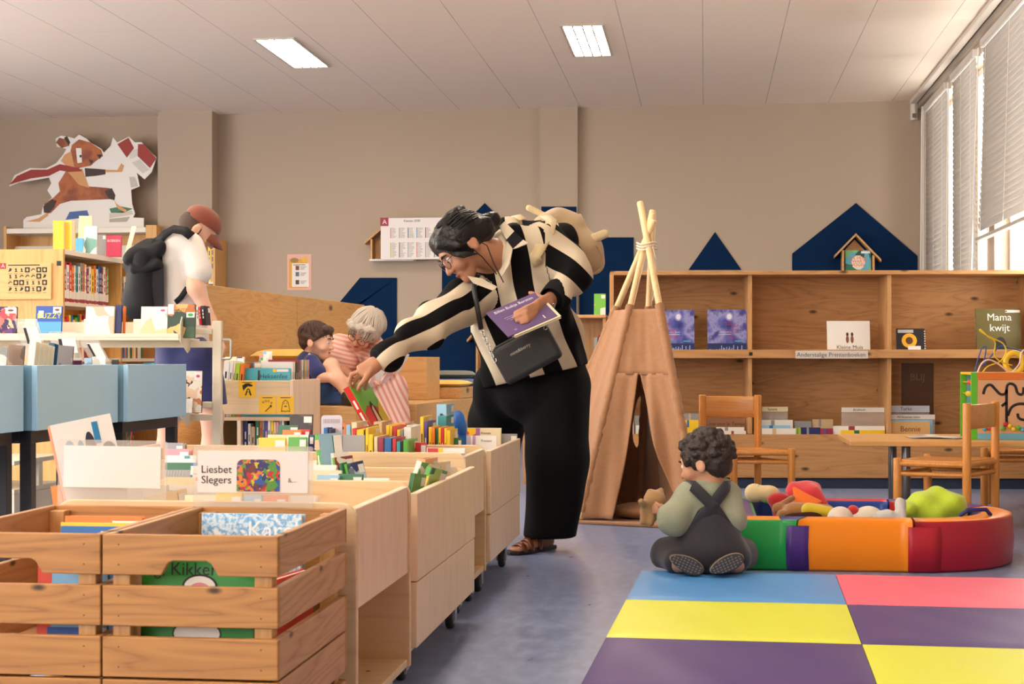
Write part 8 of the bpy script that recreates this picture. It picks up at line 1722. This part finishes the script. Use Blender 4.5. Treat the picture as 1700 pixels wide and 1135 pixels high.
for px, d_, tl_, nm in ((1140, 5.30, -24, 'a'), (1207, 5.30, 24, 'b')):
    c = Vector(A3(px, 937, d_)); c.z = max(c.z, 0.082); M = frame(c, cv(1, 0, 0), UV) @ Matrix.Rotation(math.radians(tl_), 4, 'Z')
    pl = [(0.062 * math.cos(a * math.pi / 12) * (1.0 if math.cos(a * math.pi / 12) > 0 else 0.95), 0.026 * math.sin(a * math.pi / 12) * (1 + 0.18 * math.cos(a * math.pi / 12))) for a in range(24)]
    q = MB(); q.prism(pl, -0.012, 0, mat((64, 60, 60), 0.7), M); s1_ = q.obj('shoe', to_, 0.003); s1_['label'] = 'dark shoe sole'
    q = MB(); q.prism([(x * 1.03, y * 1.06) for x, y in pl], -0.017, -0.0125, mat((190, 170, 140), 0.6), M); o = q.obj('welt'); o.parent = s1_
    for v in o.data.vertices: v.co -= base
    q = MB(); q.prism([(x * 0.9 - 0.008, y * 0.9) for x, y in pl], -0.05, -0.0175, mat((50, 46, 46), 0.7), M); o = q.obj('upper'); o.parent = s1_
    for v in o.data.vertices: v.co -= base
    q = MB()
    for i in range(9):
        for j in range(5):
            x, y = -0.048 + i * 0.012, -0.018 + j * 0.009
            if (x / 0.054) ** 2 + (y / 0.022) ** 2 < 1: q.rect(M, x - 0.0035, x + 0.0035, y - 0.0025, y + 0.0025, mat((120, 114, 110), 0.7), 0.0008)
    o = q.obj('tread'); o.parent = s1_
    for v in o.data.vertices: v.co -= base
PB = FL((176, 136, 88))
toy('plush_toy', 'small brown plush animal held in the toddler\'s hand', 'soft toy', [ell(A3(1087, 829, 5.54), (0.04, 0.036, 0.034)), ell(A3(1078, 846, 5.55), (0.032, 0.03, 0.034)), ec(A3(1070, 850, 5.54), A3(1068, 866, 5.53), 0.014, 0.013), ec(A3(1084, 856, 5.53), A3(1080, 868, 5.52), 0.014, 0.013), ell(A3(1079, 816, 5.55), 0.011), ell(A3(1097, 814, 5.55), 0.011), ec(A3(1070, 838, 5.53), A3(1064, 832, 5.5), 0.013, 0.011)], PB, h=0.0045, k=0.012, group='soft toys')

# ---------------------------------------------------------------- cardboard figure on the wall bookcase
YC_ = 14.78; zb_ = L2X[2]
def pc(l): return [onY(x / 3.7825, 180 + y / 3.7825, YC_) for x, y in l]
FMC = Matrix(((1, 0, 0, 0), (0, 0, -1, YC_), (0, 1, 0, 0), (0, 0, 0, 1)))
out = [(60, 490), (95, 420), (190, 375), (290, 378), (355, 345), (400, 290), (420, 255), (360, 240), (352, 190), (385, 172), (440, 180), (470, 190), (500, 165), (545, 190), (570, 215), (640, 255), (655, 278), (698, 235), (712, 182), (738, 215), (812, 178), (850, 215), (890, 212), (985, 310), (955, 400), (910, 445), (862, 405), (880, 490), (825, 512), (832, 600), (850, 660), (838, 685), (905, 688), (905, 752), (150, 752), (150, 700), (170, 682), (262, 665), (275, 610), (330, 560), (300, 515), (325, 470), (310, 435), (190, 455), (120, 465)]
pts = [(v.x, max(v.z, zb_)) for v in pc(out)]
fig = MB(); fig.prism(pts, 0, 0.012, mat((232, 228, 222), 0.6), FMC); fo = fig.obj('cardboard_figure', origin=(pts[0][0], YC_, zb_)); tag(fo, 'large cardboard cut-out of a running brown rodent with red scarf', 'cut-out figure')
BR, BRD, RDS, TANC = art(33, [(150, 80, 44), (176, 98, 52), (132, 66, 38)], 5, 0.6, 'noise'), mat((58, 36, 28), 0.6), mat((150, 44, 36), 0.6), mat((206, 150, 96), 0.6)
def fp(l, m, z): fig2.poly(FMC, [(v.x, v.z) for v in pc(l)], m, 0.012 + z)
fig2 = MB()
fp([(290, 640), (280, 600), (340, 560), (380, 520), (370, 470), (420, 390), (520, 380), (560, 490), (690, 500), (725, 540), (720, 575), (690, 570), (590, 575), (450, 580), (380, 600), (320, 660)], BR, 0.001); fp([(280, 655), (275, 615), (330, 570), (360, 580), (345, 620), (310, 660)], BRD, 0.002); fp([(660, 520), (705, 500), (728, 545), (722, 578), (685, 565)], BRD, 0.002)
fp([(430, 330), (455, 230), (500, 195), (570, 215), (640, 262), (650, 300), (600, 335), (575, 360), (500, 375), (440, 360)], BR, 0.0015); fp([(385, 330), (410, 290), (450, 270), (470, 365), (430, 370)], TANC, 0.002); fp([(355, 215), (375, 185), (420, 195), (440, 235), (390, 250)], BR, 0.001); fp([(405, 185), (425, 175), (445, 215), (435, 235)], BRD, 0.003)
fp([(535, 375), (620, 380), (670, 385), (665, 415), (600, 425), (540, 430)], BRD, 0.002); fp([(665, 385), (740, 388), (765, 345), (782, 360), (770, 400), (665, 402)], TANC, 0.0022); fp([(430, 400), (520, 385), (565, 500), (500, 480)], TANC, 0.0025)
fp([(62, 480), (110, 425), (200, 385), (300, 385), (380, 350), (500, 375), (520, 395), (440, 400), (380, 390), (310, 425), (200, 440), (110, 465)], RDS, 0.003); fp([(740, 225), (810, 185), (845, 250), (800, 310)], RDS, 0.003); fp([(870, 225), (905, 225), (985, 315), (945, 375), (868, 300)], RDS, 0.003)
fp([(480, 250), (515, 250), (518, 340), (490, 345)], mat((236, 232, 226), 0.5), 0.003); fp([(502, 295), (516, 292), (516, 308), (504, 308)], INKS, 0.004); fp([(612, 290), (645, 290), (630, 320)], INKS, 0.003); fp([(560, 320), (590, 330), (575, 352)], BRD, 0.003)
fp([(690, 630), (760, 615), (838, 630), (780, 655), (700, 655)], mat((40, 110, 70), 0.5), 0.002); fp([(690, 658), (830, 640), (840, 665), (690, 690)], mat((200, 196, 180), 0.6), 0.002); fp([(690, 694), (820, 680), (800, 712), (690, 715)], mat((170, 164, 150), 0.6), 0.002); fp([(720, 575), (735, 600), (800, 640), (790, 655), (740, 625)], TANC, 0.004); fp([(165, 710), (245, 690), (300, 655), (310, 670), (255, 712)], TANC, 0.003); fp([(415, 700), (440, 650), (550, 640), (565, 680), (500, 690)], mat((50, 86, 150), 0.5), 0.002)
fp([(805, 270), (880, 250), (870, 300), (820, 320)], mat((210, 206, 198), 0.6), 0.002); fp([(830, 340), (880, 320), (940, 385), (900, 410)], mat((204, 200, 192), 0.6), 0.002); fp([(815, 430), (850, 430), (872, 490), (825, 498)], mat((190, 186, 178), 0.6), 0.002)
fig2.obj('printed_figure', fo)
